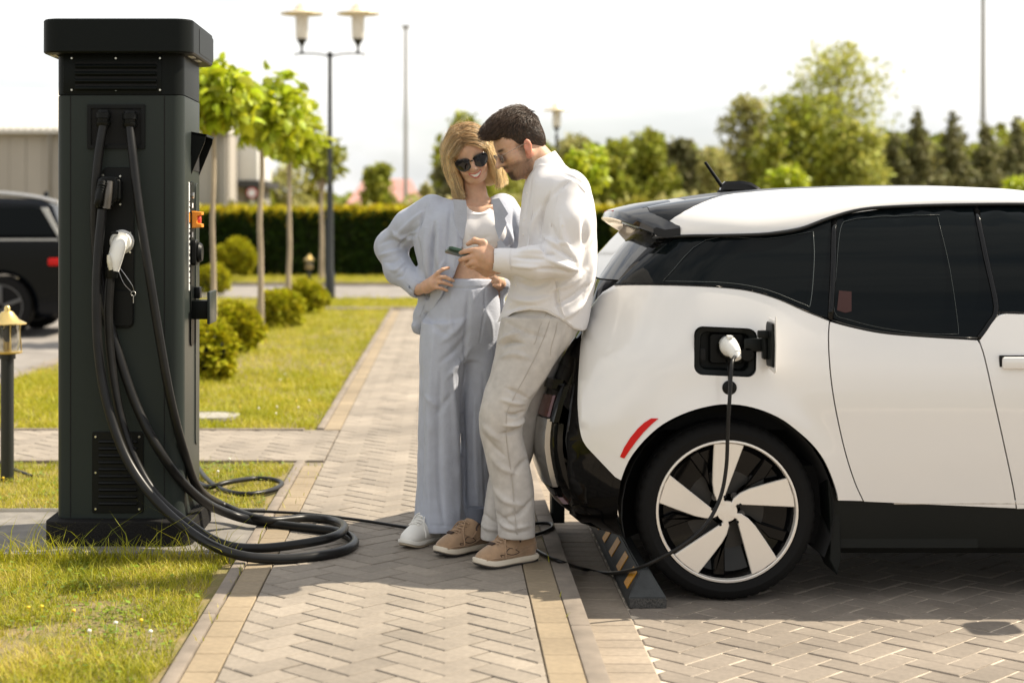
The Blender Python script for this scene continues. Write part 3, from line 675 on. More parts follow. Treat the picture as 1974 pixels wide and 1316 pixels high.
obj('roof', mesh('roof', [(hx0, 72, hz0), (hx1, 72, hz0), (hx1 - .6, 75, hz1 + .1), (hx0 + .6, 75, hz1 + .1), (hx0, 78, hz0), (hx1, 78, hz0)], [(0, 1, 2, 3), (3, 2, 5, 4), (0, 3, 4), (1, 5, 2)]), M['roof_red'], hs)
for xp in (690, 735, 780): box('window', (P(xp, 0, 72.4).x, 72.45, hz0 - .75), (.7, .12, .8), M['pane'], hs)

# ------------------------------------------------------------------ lamps, masts, sign
mat('iron_black', (0.012, 0.014, 0.013), 0.45); mat('brass', (0.72, 0.53, 0.20), 0.3, metal=0.85); mat('lamp_hat', (0.80, 0.70, 0.50), 0.35, metal=.15)
mat('frosted', (0.86, 0.84, 0.79), 0.4, trans=0.6); mat('mast_grey', (0.36, 0.35, 0.33), .5, metal=.4); mat('sign_white', (0.75, .72, .7), .5); mat('sign_red', (.45, .03, .03), .5)
def lamp_head(root, x, y, z0, s):
    """goblet, frosted cylinder and flat hat; z0 = foot of the goblet"""
    lathe('goblet', [(.015 * s, 0), (.035 * s, .03 * s), (.018 * s, .08 * s), (.03 * s, .14 * s), (.09 * s, .24 * s), (.10 * s, .25 * s)], M['iron_black'], root, 18, (x, y, z0))
    lathe('globe', [(.095 * s, .25 * s), (.105 * s, .28 * s), (.112 * s, .66 * s), (.10 * s, .68 * s)], M['frosted'], root, 20, (x, y, z0))
    lathe('hat', [(.10 * s, .655 * s), (.37 * s, .672 * s), (.36 * s, .685 * s), (.15 * s, .73 * s), (.10 * s, .80 * s), (.05 * s, .855 * s), (.0, .87 * s)], M['lamp_hat'], root, 28, (x, y, z0))
def lamp_post(loc, h, s, label, twin):
    x, y, z = loc; t = empty('lamp_post', loc, label, 'street lamp')
    lathe('pole', [(.085 * s, 0), (.085 * s, .45), (.06 * s, .5), (.055 * s, 1.9), (.04 * s, 1.98), (.034 * s, h - .1), (.05 * s, h - .04), (.045 * s, h), (.0, h + .03)], M['iron_black'], t, 16, loc)
    if twin:
        for sg in (-1, 1):
            tube('arm', [(x, y, z + h - .06), (x + sg * .25 * s, y, z + h - .015), (x + sg * .55 * s, y, z + h - .02), (x + sg * .60 * s, y, z + h - .04)], .016 * s, M['iron_black'], t, 8)
            lamp_head(t, x + sg * .475 * s, y, z + h - .02, s)
    else: lamp_head(t, x, y, z + h - .02, s)
    return t
lamp_post(gz(636, 578), (578 - 100) * 27.5 / FP, 1.0, 'tall black lamp post with two hat-shaped lanterns', True)
lamp_post(((1073 - VX) * 42 / FP, 42, 0.05), EYE + (VY - 262) * 42 / FP - .05, 1.0, 'distant black lamp post with one lantern right of the dark-haired head', False)
for xp, yt, Y, r, lab in ((782, 55, 60, .085, 'slim pale mast left of the blond head'), (1895, -60, 70, .13, 'tall pale mast behind the car roof')):
    X = (xp - VX) * Y / FP; h = EYE + (VY - yt) * Y / FP; t = empty('mast', (X, Y, 0), lab, 'mast')
    lathe('pole', [(r, 0), (r * .85, h * .5), (r * .7, h)], M['mast_grey'], t, 12, (X, Y, 0))
    box('head', (X, Y, h + .06), (.3, .2, .12), M['mast_grey'], t, .02)
sg = empty('round_sign', ((486 - VX) * 46 / FP, 46, 0), 'small round white and red road sign in front of the white building end', 'sign')
sx = (486 - VX) * 46 / FP; sz = EYE + (VY - 372) * 46 / FP
lathe('post', [(.03, 0), (.03, sz)], M['mast_grey'], sg, 8, (sx, 46.0, 0)); lathe('plate', [(0, -.02), (.15, -.02), (.15, .02), (0, .02)], M['sign_red'], sg, 20, (sx, 45.95, sz), 'y'); lathe('face', [(0, -.03), (.115, -.03), (.115, -.021), (0, -.021)], M['sign_white'], sg, 20, (sx, 45.95, sz), 'y')

# brass lantern bollards
mat('lantern_glass', (0.85, 0.83, 0.78), 0.05); g_ = M['lantern_glass'].node_tree.nodes['Principled BSDF']; g_.inputs['Transmission Weight'].default_value = 0.9; g_.inputs['IOR'].default_value = 1.1
def bollard(loc, h, s, label):
    x, y, z = loc; t = empty('lantern_bollard', loc, label, 'lantern', 'brass lantern bollards'); hp = h - .245 * s
    lathe('post', [(.034 * s, 0), (.034 * s, hp - .03 * s), (.043 * s, hp - .028 * s), (.043 * s, hp)], M['iron_black'], t, 16, loc)
    lathe('tray', [(.0, hp), (.075 * s, hp), (.078 * s, hp + .008 * s), (.06 * s, hp + .014 * s), (0, hp + .014 * s)], M['brass'], t, 20, loc)
    lathe('glass', [(.058 * s, hp + .0145 * s), (.066 * s, hp + .06 * s), (.060 * s, hp + .148 * s), (.056 * s, hp + .148 * s), (.062 * s, hp + .06 * s), (.054 * s, hp + .0145 * s)], M['lantern_glass'], t, 20, loc, close=True)
    lathe('lamp_holder', [(.016 * s, hp + .0142 * s), (.016 * s, hp + .06 * s), (.0, hp + .06 * s)], M['brass'], t, 12, loc)
    lathe('bulb', [(.01 * s, hp + .06 * s), (.024 * s, hp + .085 * s), (.024 * s, hp + .115 * s), (.012 * s, hp + .135 * s), (0, hp + .138 * s)], M['frosted'], t, 14, loc)
    for k in range(4):
        a = k * math.pi / 2 + .5; ca, sa = math.cos(a) * s, math.sin(a) * s
        tube('stay', [(x + ca * .073, y + sa * .073, z + hp), (x + ca * .070, y + sa * .070, z + hp + .06 * s), (x + ca * .064, y + sa * .064, z + hp + .10 * s), (x + ca * .068, y + sa * .068, z + hp + .15 * s)], .0035 * s, M['brass'], t, 6, 4)
    lathe('cap', [(.06 * s, hp + .148 * s), (.098 * s, hp + .150 * s), (.098 * s, hp + .156 * s), (.06 * s, hp + .175 * s), (.03 * s, hp + .215 * s), (.016 * s, hp + .218 * s), (.015 * s, hp + .238 * s), (.008 * s, hp + .246 * s), (0, hp + .247 * s)], M['brass'], t, 24, loc)
bollard(gz(14, 926), .905, 1.0, 'brass lantern on a short black post at the left edge'); bollard(gz(596, 541), .58, 1.25, 'far brass lantern on a black post before the hedge')

# ------------------------------------------------------------------ charging station
mat('charger_green', (0.028, 0.034, 0.031), 0.34, spec=.10, bump=.25, bscale=900, bdist=.0006)
mat('charger_dark', (0.007, 0.0085, 0.008), 0.40, spec=.08, bump=.25, bscale=900, bdist=.0006)
M['charger_green'].node_tree.nodes['Principled BSDF'].inputs['Coat Roughness'].default_value = .3
mat('plastic_black', (0.006, 0.0065, 0.0062), 0.42, spec=.15); mat('rubber_black', (0.010, 0.0098, 0.0095), 0.36, spec=.25, bump=.08, bscale=60, var=.25, scale=14)
mat('base_stone', (0.009, 0.0085, 0.0085), 0.85, spec=.1, bump=.5, bscale=500, col2=(0.022, .021, .02), scale=300); mat('screw', (0.62, 0.60, 0.52), .3, metal=.9)
mat('gap_dark', (0.004, 0.004, 0.004), 0.9); mat('plug_white', (0.80, 0.79, 0.75), 0.35); mat('plug_cream', (0.62, 0.58, 0.46), 0.5)
mat('orange_plastic', (0.75, 0.27, 0.02), 0.4); mat('red_button', (0.65, 0.06, 0.03), .35); mat('label_white', (0.74, 0.73, 0.70), .5); mat('steel', (0.55, .54, .52), .3, metal=1.0); mat('light_strip', (0.75, .73, .62), .3)
mat('metal_gun', (0.10, 0.09, 0.078), 0.32, metal=.55)
CX0, CX1, CF, CB = -1.621, -1.090, 6.80, 7.30
CS = empty('charging_station', ((CX0 + CX1) / 2, 7.05, .098), 'tall dark grey charging station with coiled black cables on the lawn edge', 'charging station')
def cbox(nm, x0, x1, y0, y1, z0, z1, m, bev=.004, par=None): return box(nm, ((x0 + x1) / 2, (y0 + y1) / 2, (z0 + z1) / 2), (x1 - x0, y1 - y0, z1 - z0), M[m], par or CS, bev)
def fx(x, Y=CF): return (x - VX) * Y / FP
def fz(y, Y=CF): return EYE - (y - VY) * Y / FP
zb0, zb1 = .098, .198
prism('plinth', rrect(-1.655, -1.043, 6.725, 7.345, .06), zb0, zb1, M['base_stone'], CS, bev=.004)
zt = fz(184)                                     # top of the green casing
prism('casing', rrect(CX0, CX1, CF, CB, .055, 8), zb1, zt, M['charger_green'], CS, bev=.002)
zn = fz(110)
prism('head', rrect(CX0 + .001, CX1 - .001, CF - .002, CB - .001, .055, 8), zt + .004, 2.135, M['charger_dark'], CS)
prism('head_gap', rrect(CX0 + .008, CX1 - .008, CF + .006, CB - .008, .05, 8), zt - .004, zt + .008, M['gap_dark'], CS)
cap = prism('cap', rrect(-1.666, -1.042, 6.715, 7.385, .075, 10), 2.128, 2.268, M['charger_dark'], CS, bev=.006)
# vertical seams of the front doors, recessed dark lines
for xs, z0, z1 in ((fx(136), zb1 + .004, zt - .002), (fx(317), zb1 + .004, zt - .002)):
    cbox('seam', xs - .0022, xs + .0022, CF - .0012, CF + .01, z0, z1, 'gap_dark', 0)
cbox('seam', fx(355, 6.95), fx(355, 6.95) + .0, 6.0, 6.0, 0, 0, 'gap_dark', 0) if False else None
# top vent plate
vp = cbox('vent_plate', fx(122), fx(312), CF - .006, CF, fz(180), fz(106), 'charger_dark', .002)
for k in range(4):
    yy = 120 + k * 14.2
    cbox('slot', fx(146), fx(303), CF - .0075, CF - .004, fz(yy + 4.6), fz(yy), 'gap_dark', 0, vp)
    lou = box('louvre', ((fx(146) + fx(303)) / 2, CF - .012, fz(yy + 8.6)), (fx(303) - fx(146), .016, .014), M['charger_dark'], vp, .003, rot=Matrix.Rotation(R(-32), 3, 'X'))
def screw(x, y, par, Y=CF - .0075):
    lathe('screw', [(0, -.003), (.004, -.003), (.0052, -.0015), (.0052, .002), (0, .002)], M['screw'], par, 10, (fx(x), Y, fz(y)), 'y')
for x in (139, 224, 309):
    for y in (113, 174): screw(x, y, vp)
# recess with the cable glands
fr = obj('gland_recess', None, None, CS) if False else None
def frame(nm, x0, x1, y0, y1, t, Y0, Y1, m, par):
    o = [(fx(x0), fz(y1)), (fx(x1), fz(y1)), (fx(x1), fz(y0)), (fx(x0), fz(y0))]; i = [(fx(x0 + t), fz(y1 - t)), (fx(x1 - t), fz(y1 - t)), (fx(x1 - t), fz(y0 + t)), (fx(x0 + t), fz(y0 + t))]
    V = [(p[0], Y0, p[1]) for p in o] + [(p[0], Y0, p[1]) for p in i] + [(p[0], Y1, p[1]) for p in o] + [(p[0], Y1, p[1]) for p in i]; F = []
    for k in range(4):
        j = (k + 1) % 4; F += [(k, j, 4 + j, 4 + k), (8 + j, 8 + k, 12 + k, 12 + j), (8 + k, 8 + j, j, k), (4 + k, 4 + j, 12 + j, 12 + k)]
    return obj(nm, mesh(nm, V, F), M[m], par)
rc = frame('recess_frame', 169, 280, 202, 287, 7, CF - .010, CF - .0005, 'plastic_black', CS)
cbox('recess_back', fx(175), fx(274), CF - .003, CF - .0008, fz(281), fz(208), 'gap_dark', 0, rc)
def gland(x, y):
    c = (fx(x, 6.77), 6.775, fz(y, 6.77))
    g = lathe('cable_gland', [(.0, .030), (.024, .030), (.026, .020), (.032, .018), (.032, -.004), (.027, -.006), (.026, -.018), (.031, -.02), (.030, -.034), (.022, -.042), (.0, -.042)], M['plastic_black'], CS, 10, c)
gland(199, 226); gland(250, 228)
# holster plate with the two guns
def roundplate(nm, x0, x1, y0, y1, r, Y0, Y1, m, par, bev=.002): return prism(nm, rrect(fx(x0), fx(x1), fz(y1), fz(y0), r), Y0, Y1, M[m], par, 'y', bev)
hp_ = roundplate('holster_plate', 196, 259, 323, 632, .028, CF - .012, CF - .0005, 'plastic_black', CS)
roundplate('holster_pocket', 212, 258, 560, 628, .02, CF - .024, CF - .0125, 'plastic_black', hp_)
for x, y in ((233, 340), (233, 394), (200, 338), (252, 449), (252, 486)): screw(x, y, hp_, CF - .0135)
# grille near the foot
gp = roundplate('grille_plate', 178, 277, 831, 988, .010, CF - .006, CF - .0004, 'plastic_black', CS)
for k in range(10):
    yy = 851 + k * 13.2; box('louvre', (fx(228), CF - .010, fz(yy)), (fx(264) - fx(190), .014, .011), M['plastic_black'], gp, .004, rot=Matrix.Rotation(R(-30), 3, 'X'))
for x in (185, 269):
    for y in (841, 910, 980): screw(x, y, gp)
# right side: visor, reader panels, button, socket, cable hook
SX = CX1
side = lambda nm, y0, y1, z0, z1, x0, x1, m, bev=.002, par=None: cbox(nm, SX + x0, SX + x1, y0, y1, z0, z1, m, bev, par)
visor = empty('x', (0, 0, 0)); bpy.data.objects.remove(visor)
zv0, zv1 = 1.632, 1.815
for yy, nm in ((7.02, 'visor_cheek'), (7.24, 'visor_cheek')):
    prism(nm, [(SX - .001, zv0), (SX - .001, zv1), (SX + .062, zv1 - .012), (SX + .058, zv1 - .04)], yy - .004, yy + .004, M['charger_dark'], CS, 'y', smooth=False)
prism('visor_top', [(SX - .001, zv1 - .006), (SX - .001, zv1 + .004), (SX + .066, zv1 - .008), (SX + .066, zv1 - .018)], 7.016, 7.244, M['charger_dark'], CS, 'y', smooth=False)
side('display', 7.03, 7.23, zv0 + .02, zv1 - .02, 0, .003, 'gap_dark', .001)
p1 = prism('reader_panel', rrect(6.975, 7.065, .90, 1.605, .03), SX, SX + .006, M['charger_dark'], CS, 'x', bev=.002)
prism('reader_panel', rrect(7.115, 7.205, .46, 1.60, .03), SX, SX + .005, M['charger_green'], CS, 'x', bev=.002)
prism('label_strip', rrect(6.935, 6.960, 1.14, 1.60, .004), SX, SX + .003, M['label_white'], CS, 'x')
for k in range(16): side('print', 6.939, 6.956, 1.17 + k * .023, 1.17 + k * .023 + random.choice((.005, .009, .012)), .003, .0036, 'gap_dark', 0)
side('tape', 6.937, 6.958, 1.43, 1.47, .003, .0038, 'orange_plastic', 0)
lathe('lock', [(0, .006), (.014, .006), (.014, .012), (.006, .014), (0, .014)], M['steel'], p1, 16, (SX, 7.015, 1.545), 'x')
side('sticker', 7.0, 7.03, 1.492, 1.512, .006, .0068, 'label_white', 0, p1); side('sticker', 7.0, 7.03, 1.365, 1.388, .006, .0068, 'label_white', 0, p1)
eb = prism('button_collar', [(SX + .006, 1.405), (SX + .006, 1.478), (SX + .014, 1.478), (SX + .05, 1.474), (SX + .05, 1.462), (SX + .03, 1.456), (SX + .03, 1.428), (SX + .05, 1.422), (SX + .05, 1.409), (SX + .014, 1.405)], 6.985, 7.045, M['orange_plastic'], CS, 'y', bev=.003)
lathe('stop_button', [(0, .015), (.021, .015), (.021, .036), (.016, .042), (0, .043)], M['red_button'], eb, 18, (SX, 7.015, 1.442), 'x')
sk = prism('socket_cover', rrect(6.98, 7.06, 1.245, 1.355, .02), SX + .005, SX + .026, M['plastic_black'], CS, 'x', bev=.004)
lathe('socket_lid', [(0, .024), (.042, .024), (.044, .034), (.036, .046), (0, .05)], M['plastic_black'], sk, 20, (SX, 7.03, 1.30), 'x')
hk = cbox('hook_arm', SX + .005, SX + .075, 6.99, 7.10, 1.015, 1.095, 'charger_dark', .004)
cbox('hook_plate', SX + .0755, SX + .089, 6.96, 7.16, .995, 1.135, 'charger_green', .006, hk); cbox('hook_bolt', SX + .004, SX + .03, 7.06, 7.12, 1.10, 1.15, 'plastic_black', .004, hk)
# cap: side hatch line and the small lamps on its underside
side_x = -1.042
prism('cap_hatch', rrect(6.93, 7.34, 2.145, 2.252, .012), side_x - .0005, side_x + .0016, M['charger_dark'], cap, 'x', bev=.001)
for y in (6.86, 7.02): cbox('cap_lamp', -1.078, -1.058, y, y + .085, 2.1245, 2.1275, 'light_strip', 0, cap)
for x in (-1.645, -1.63): cbox('cap_lamp', x, x + .01, 6.80, 6.88, 2.1245, 2.1275, 'light_strip', 0, cap)

# cables: a loop from each gland down to the ground and back up to its gun
def gp_(x, y, z): return G(x, y, z)
cz = .118
A = [P(199, 243, 6.765), P(190, 300, 6.755), P(184, 370, 6.755), P(184, 460, 6.765), P(196, 560, 6.768), P(222, 660, 6.75), P(262, 780, 6.735), P(318, 885, 6.74)]
A += [P(382, 958, 6.90), G(450, 993, .155), G(530, 1010, cz), G(610, 1019, cz), G(657, 1026, cz), G(683, 1042, cz), G(668, 1058, cz), G(620, 1070, cz), G(540, 1077, cz), G(455, 1068, .14)]
A += [P(380, 1034, 6.50), P(305, 970, 6.56), P(245, 885, 6.62), P(207, 780, 6.66), P(190, 680, 6.68), P(186, 580, 6.69), P(189, 490, 6.70), P(197, 404, 6.71)]
tube('cable', A, .0195, M['rubber_black'], CS, 14, 9)
B = [P(250, 246, 6.765), P(256, 300, 6.74), P(268, 400, 6.72), P(288, 530, 6.71), P(309, 660, 6.715), P(330, 775, 6.74), P(355, 870, 6.82), P(382, 940, 6.98), G(430, 974, .17), G(510, 1002, cz + .02), G(590, 998, cz + .005), G(645, 1004, cz), G(664, 1016, cz + .03), G(645, 1033, cz + .04)]
B += [G(590, 1046, cz + .03), G(500, 1056, cz + .012), G(430, 1048, .15), P(368, 1012, 6.62), P(306, 960, 6.66), P(262, 890, 6.69), P(232, 800, 6.71), P(215, 700, 6.72), P(209, 610, 6.72), P(213, 530, 6.72)]
tube('cable', B, .0185, M['rubber_black'], CS, 14, 9)
# black gun: holster block, grip with ribs, barrel
def gun_black():
    g = prism('gun', [(fx(x, 6.74), fz(y, 6.74)) for x, y in ((186, 375), (193, 346), (200, 341), (225, 341), (230, 352), (229, 382), (216, 398), (207, 404), (190, 402), (184, 390))], 6.70, 6.755, M['plastic_black'], CS, 'y', bev=.008)
    tube('grip', [P(199, 350, 6.705), P(196, 365, 6.69), P(191, 385, 6.685), P(188, 395, 6.69)], [.016, .017, .018, .016], M['plastic_black'], g, 12)
    for k in range(8): tube('rib', [P(188 - k * .6, 352 + k * 5, 6.688), P(197 - k * .6, 350 + k * 5, 6.672), P(206 - k * .6, 353 + k * 5, 6.688)], .0022, M['plastic_black'], g, 6, 4)
    tube('barrel', [P(212, 350, 6.70), P(209, 372, 6.69), P(206, 402, 6.69)], [.013, .016, .017], M['metal_gun'], g, 14)
    prism('holster', rrect(fx(214, 6.76), fx(234, 6.76), fz(388, 6.76), fz(345, 6.76), .014), 6.735, 6.788, M['plastic_black'], g, 'y', bev=.005)
gun_black()
def gun_white():
    g = tube('gun', [P(233, 458, 6.745), P(228, 476, 6.725), P(222, 500, 6.715), P(218, 522, 6.712)], [.030, .034, .032, .025], M['plug_white'], CS, 18, flat=.8)
    lathe('socket_ring', [(0, -.04), (.040, -.04), (.047, -.03), (.047, -.012), (.05, -.010), (.05, .0), (0, 0)], M['plug_white'], g, 28, (fx(236, 6.79), 6.787, fz(466, 6.79)), 'y')
    tube('vent_pad', [P(209, 492, 6.692), P(211, 505, 6.688), P(214, 520, 6.69)], [.010, .017, .014], M['plug_cream'], g, 10, flat=.6)
    lathe('collar', [(.0, -.035), (.023, -.035), (.026, -.03), (.027, .01), (.0, .012)], M['plastic_black'], g, 18, tuple(P(215, 520, 6.715)))
    box('latch', P(221, 449, 6.715), (.03, .012, .012), M['plastic_black'], g, .004)
gun_white()
tube('tether', [P(228, 512, 6.75), P(245, 535, 6.745), P(256, 552, 6.75), P(258, 563, 6.755)], .0012, M['steel'], CS, 5); tube('tether', [P(226, 515, 6.75), P(238, 545, 6.742), P(254, 563, 6.755)], .0012, M['steel'], CS, 5)
V, F = tube_arrays([P(257 + 4.5 * math.cos(a), 566 + 4.5 * math.sin(a), 6.755) for a in np.linspace(0, 2 * math.pi, 14)], .0016, 6); obj('key_ring', mesh('key_ring', V, F, True), M['steel'], CS)
tube('key', [P(257, 571, 6.755), P(257, 584, 6.755)], .0022, M['steel'], CS, 6, 0)

# loose hose on the grass behind, from the back of the charger
hose = tag(tube('garden_hose', [G(378, 895, .12), G(398, 922, .115), G(430, 944, .112), G(475, 952, .112), G(522, 945, .112), G(543, 933, .112), G(530, 925, .115), G(490, 922, .118), G(440, 929, .13), G(405, 938, .115), G(380, 930, .11)], .0125, M['rubber_black'], None, 10),
           'grey-black hose loop lying on the grass behind the charger', 'hose')
tag(tube('power_cord', [G(-40, 880, .11), G(5, 893, .12), G(30, 905, .115), G(62, 917, .11)], .008, M['rubber_black'], None, 8), 'black cord on the grass at the foot of the brass lantern', 'cord')

# ------------------------------------------------------------------ white electric car
mat('paint_white', (0.74, 0.722, 0.695), 0.22, spec=.5, coat=.8, bump=.02, bscale=1400, bdist=.0004)
mat('gloss_black', (0.003, 0.003, 0.0032), 0.08, spec=.22, coat=.05); mat('trim_black', (0.005, 0.0065, 0.006), 0.5, spec=.2); mat('satin_black', (0.012, 0.0125, 0.0125), 0.3, spec=.25)
mat('tint_glass', (0.003, 0.0045, 0.005), 0.03, spec=.11); mat('seal_line', (0.055, 0.065, 0.065), 0.4); mat('silver_trim', (0.42, 0.41, 0.39), 0.25, metal=.7)
mat('red_lens', (0.55, 0.010, 0.008), 0.3, spec=.2); mat('bolt_grey', (.10, .095, .09), .4, metal=.5); mat('tyre', (0.009, 0.0088, 0.0086), 0.72, spec=.12, bump=.15, bscale=300); mat('alloy', (0.78, 0.73, 0.66), 0.36, metal=.45)
mat('tail_lens', (0.10, .012, .010), .1, coat=.5); mat('liner', (0.008, .008, .008), .9); mat('glass_rear', (0.02, 0.022, 0.024), 0.04, spec=.9)
mat('brake', (.035, .033, .03), .5, metal=.5)
CY = 6.12; CYC = 7.0075
CAR = empty('electric_car', (2.3, CYC, 0), 'white compact electric car with dark glass, plugged in at its rear quarter', 'car')
def table(pts, n=800):
    x = np.linspace(pts[0][0], pts[-1][0], n); y = np.interp(x, [p[0] for p in pts], [p[1] for p in pts])
    k = np.hanning(71); k /= k.sum(); yp = np.pad(y, 35, mode='reflect', reflect_type='odd'); ys = np.convolve(yp, k, 'valid'); return lambda v: np.interp(v, x, ys)
side_in = table([(.0, .12), (.15, .10), (.25, .06), (.36, .035), (.55, .012), (.75, 0), (.90, .008), (.98, .03), (1.1, .066), (1.2, .10), (1.3, .145), (1.4, .20), (1.46, .245), (1.52, .31), (1.6, .42)])
tail_x = table([(.0, .80), (.22, .60), (.30, .46), (.42, .385), (.55, .365), (.66, .375), (.80, .425), (.95, .49), (1.04, .55), (1.19, .60), (1.30, .68), (1.42, .79), (1.6, 1.0)])
WX, WZ, WR = 1.0655, .340, .340; FWX = 3.635
RC = .42
def depth(X, z):
    t = np.clip((tail_x(z) + RC - X) / RC, 0, .995); c = RC * (1 - np.sqrt(1 - t * t))
    f = np.clip((X - 3.70) / .62, 0, .98); c2 = .55 * (1 - np.sqrt(1 - f * f))
    fl = 0
    for wx in (WX, FWX):
        r = np.sqrt((X - wx) ** 2 + (z - WZ) ** 2); fl = fl + .014 * np.exp(-((r - .40) / .055) ** 2)
    return CY + side_in(z) + c + c2 - fl * (z < .95)
def conv(p):
    if len(p) == 3: return (p[1], p[2])
    Y = 6.2
    for _ in range(12):
        X = (p[0] - VX) * Y / FP; z = EYE - (p[1] - VY) * Y / FP; Y = .5 * Y + .5 * float(depth(X, z))
    return (X, z)
def densify(poly, step):
    out = []
    for i in range(len(poly)):
        a, b = poly[i], poly[(i + 1) % len(poly)]; n = max(1, int(math.hypot(b[0] - a[0], b[1] - a[1]) / step))
        for k in range(n): out.append((a[0] + (b[0] - a[0]) * k / n, a[1] + (b[1] - a[1]) * k / n))
    return out
def inside(pt, poly):
    x, y = pt; r = False
    for i in range(len(poly)):
        (x1, y1), (x2, y2) = poly[i - 1], poly[i]
        if (y1 > y) != (y2 > y) and x < (x2 - x1) * (y - y1) / (y2 - y1) + x1: r = not r
    return r
def patch(name, outline, lift, m, parent, holes=(), step=.03, thick=.018, mirror=False, push=None, angle=50):
    """polygon in a plane (u,v) filled with a grid of points and lifted to 3-D by lift(u,v) -> (x,y,z); rim folded back by push"""
    loops = [densify(outline, step)] + [densify(h, step * .6) for h in holes]
    us = [p[0] for p in loops[0]]; vs = [p[1] for p in loops[0]]; pts = []; edges = []
    for lp in loops:
        o = len(pts); pts += lp; edges += [(o + i, o + (i + 1) % len(lp)) for i in range(len(lp))]
    nb = len(pts)
    ba = np.array(pts)
    u = min(us) + step / 2; row = 0
    while u < max(us):
        v = min(vs) + step / 2 + (row % 2) * step / 2
        while v < max(vs):
            if inside((u, v), loops[0]) and not any(inside((u, v), h) for h in loops[1:]) and np.min((ba[:, 0] - u) ** 2 + (ba[:, 1] - v) ** 2) > (step * .45) ** 2: pts.append((u, v))
            v += step
        u += step * .87; row += 1
    r = delaunay_2d_cdt([Vector(p) for p in pts], edges, [], 0, 1e-6)
    P2 = [(q.x, q.y) for q in r[0]]; F = []
    for f in r[2]:
        c = (sum(P2[i][0] for i in f) / 3, sum(P2[i][1] for i in f) / 3)
        if inside(c, loops[0]) and not any(inside(c, h) for h in loops[1:]): F.append(list(f))
    V = [list(lift(*p)) for p in P2]
    cnt = {}
    for f in F:
        for i in range(3):
            e = tuple(sorted((f[i], f[(i + 1) % 3]))); cnt[e] = cnt.get(e, 0) + 1
    if thick:
        push = push or (0, 1, 0); mp_ = {}
        for (a, b), c in list(cnt.items()):
            if c == 1:
                for i in (a, b):
                    if i not in mp_: mp_[i] = len(V); V.append([V[i][k] + push[k] * thick for k in range(3)])
                F.append([a, b, mp_[b], mp_[a]])
    bm = bmesh.new(); vs_ = [bm.verts.new(v) for v in V]
    for f in F:
        try: bm.faces.new([vs_[i] for i in f])
        except ValueError: pass
    bmesh.ops.delete(bm, geom=[v for v in bm.verts if not v.link_faces], context='VERTS')
    bmesh.ops.recalc_face_normals(bm, faces=bm.faces)
    # outward faces look away from push
    s = sum(f.normal.dot(Vector(push or (0, 1, 0))) * f.calc_area() for f in bm.faces)
    if s > 0: bmesh.ops.reverse_faces(bm, faces=bm.faces)
    o = bm_obj(name, bm, m, parent, True, angle)
    if mirror:
        me = o.data.copy(); me.transform(Matrix.Translation((0, 2 * CYC, 0)) @ Matrix.Scale(-1, 4, (0, 1, 0))); me.flip_normals(); obj(name, me, m, parent)
    return o
def side_patch(name, px, m, off=0.0, holes=(), step=.035, thick=.018, parent=None, mirror=True, curve=False):
    poly = [conv(p) for p in px]; hs_ = [[conv(p) for p in h] for h in holes]
    return patch(name, poly, lambda u, v: (u, float(depth(u, v)) + off, v), m, parent or CAR, hs_, step, thick, mirror)
def arc_px(): return [(1616, 964), (1614, 950), (1606, 925), (1598, 905), (1588, 885), (1574, 865), (1556, 846), (1535, 828), (1511, 810), (1486, 797), (1462, 788), (1438, 782), (1414, 779), (1389, 779), (1364, 783), (1340, 789), (1315, 798), (1290, 810), (1267, 825), (1242, 848), (1219, 876), (1206, 900), (1197, 925)]
gapL = [(1598, 618), (1596, 645), (1597, 685), (1602, 740), (1612, 800), (1628, 870), (1646, 927), (1663, 965)]
belt = [(1186, 549), (1250, 549), (1330, 551), (1400, 555), (1450, 562), (1500, 577), (1550, 599), (1598, 618)]
rear_edge = [(1186, 919), (1165, 897), (1145, 876), (1129, 858), (1120, 838), (1115, 800), (1114, 760), (1117, 700), (1121, 655), (1130, 615), (1145, 585), (1163, 563)]
def rr_px(x0, x1, y0, y1, r, n=5, sk=0.0): return [(x, y + sk * (x - x0)) for x, y in rrect(x0, x1, y0, y1, r, n)]
port = rr_px(1338, 1458, 628, 722, 17, 5, .045)
def spl2(pts, n=4): return [tuple(q) for q in spline(pts, n)]
quarter = side_patch('quarter_panel', spl2(belt) + spl2(gapL)[1:] + spl2(arc_px(), 2) + spl2(rear_edge), M['paint_white'], holes=[port], step=.032, mirror=False)
side_patch('quarter_panel', spl2(belt) + spl2(gapL)[1:] + spl2(arc_px(), 2) + spl2(rear_edge), M['paint_white'], step=.04, mirror=True, off=0)
_q = [o for o in CAR.children if o.name.startswith('quarter_panel')]
bpy.data.objects.remove(_q[1])                       # the far side keeps a panel without the port
gapR = [(1886, 656), (1897, 690), (1915, 770), (1935, 860), (1952, 940), (1958, 979)]
side_patch('rear_door', spl2([(1601, 620.5), (1640, 631), (1700, 643), (1780, 650), (1884, 656)]) + spl2(gapR)[1:] + [(1666, 966)] + [(x + 2.6, y + .5) for x, y in reversed(spl2(gapL))][1:-1], M['paint_white'], step=.04)
fdoor = spl2([(1889, 655), (1906, 627), (1922, 611), (1940, 605)]) + [(1974, 606), (2150, 610), ('w', 2.95, .985), ('w', 3.02, .94), ('w', 3.03, .60), ('w', 3.0, .42), ('w', 2.98, .375)] + [(1961, 980)] + [(x + 2.8, y) for x, y in reversed(spl2(gapR))][1:-1]
fd = side_patch('front_door', fdoor, M['paint_white'], step=.05)
def ring(cx, cz, r, a0, a1, n): return [('w', cx + r * math.cos(R(a0 + (a1 - a0) * k / n)), cz + r * math.sin(R(a0 + (a1 - a0) * k / n))) for k in range(n + 1)]
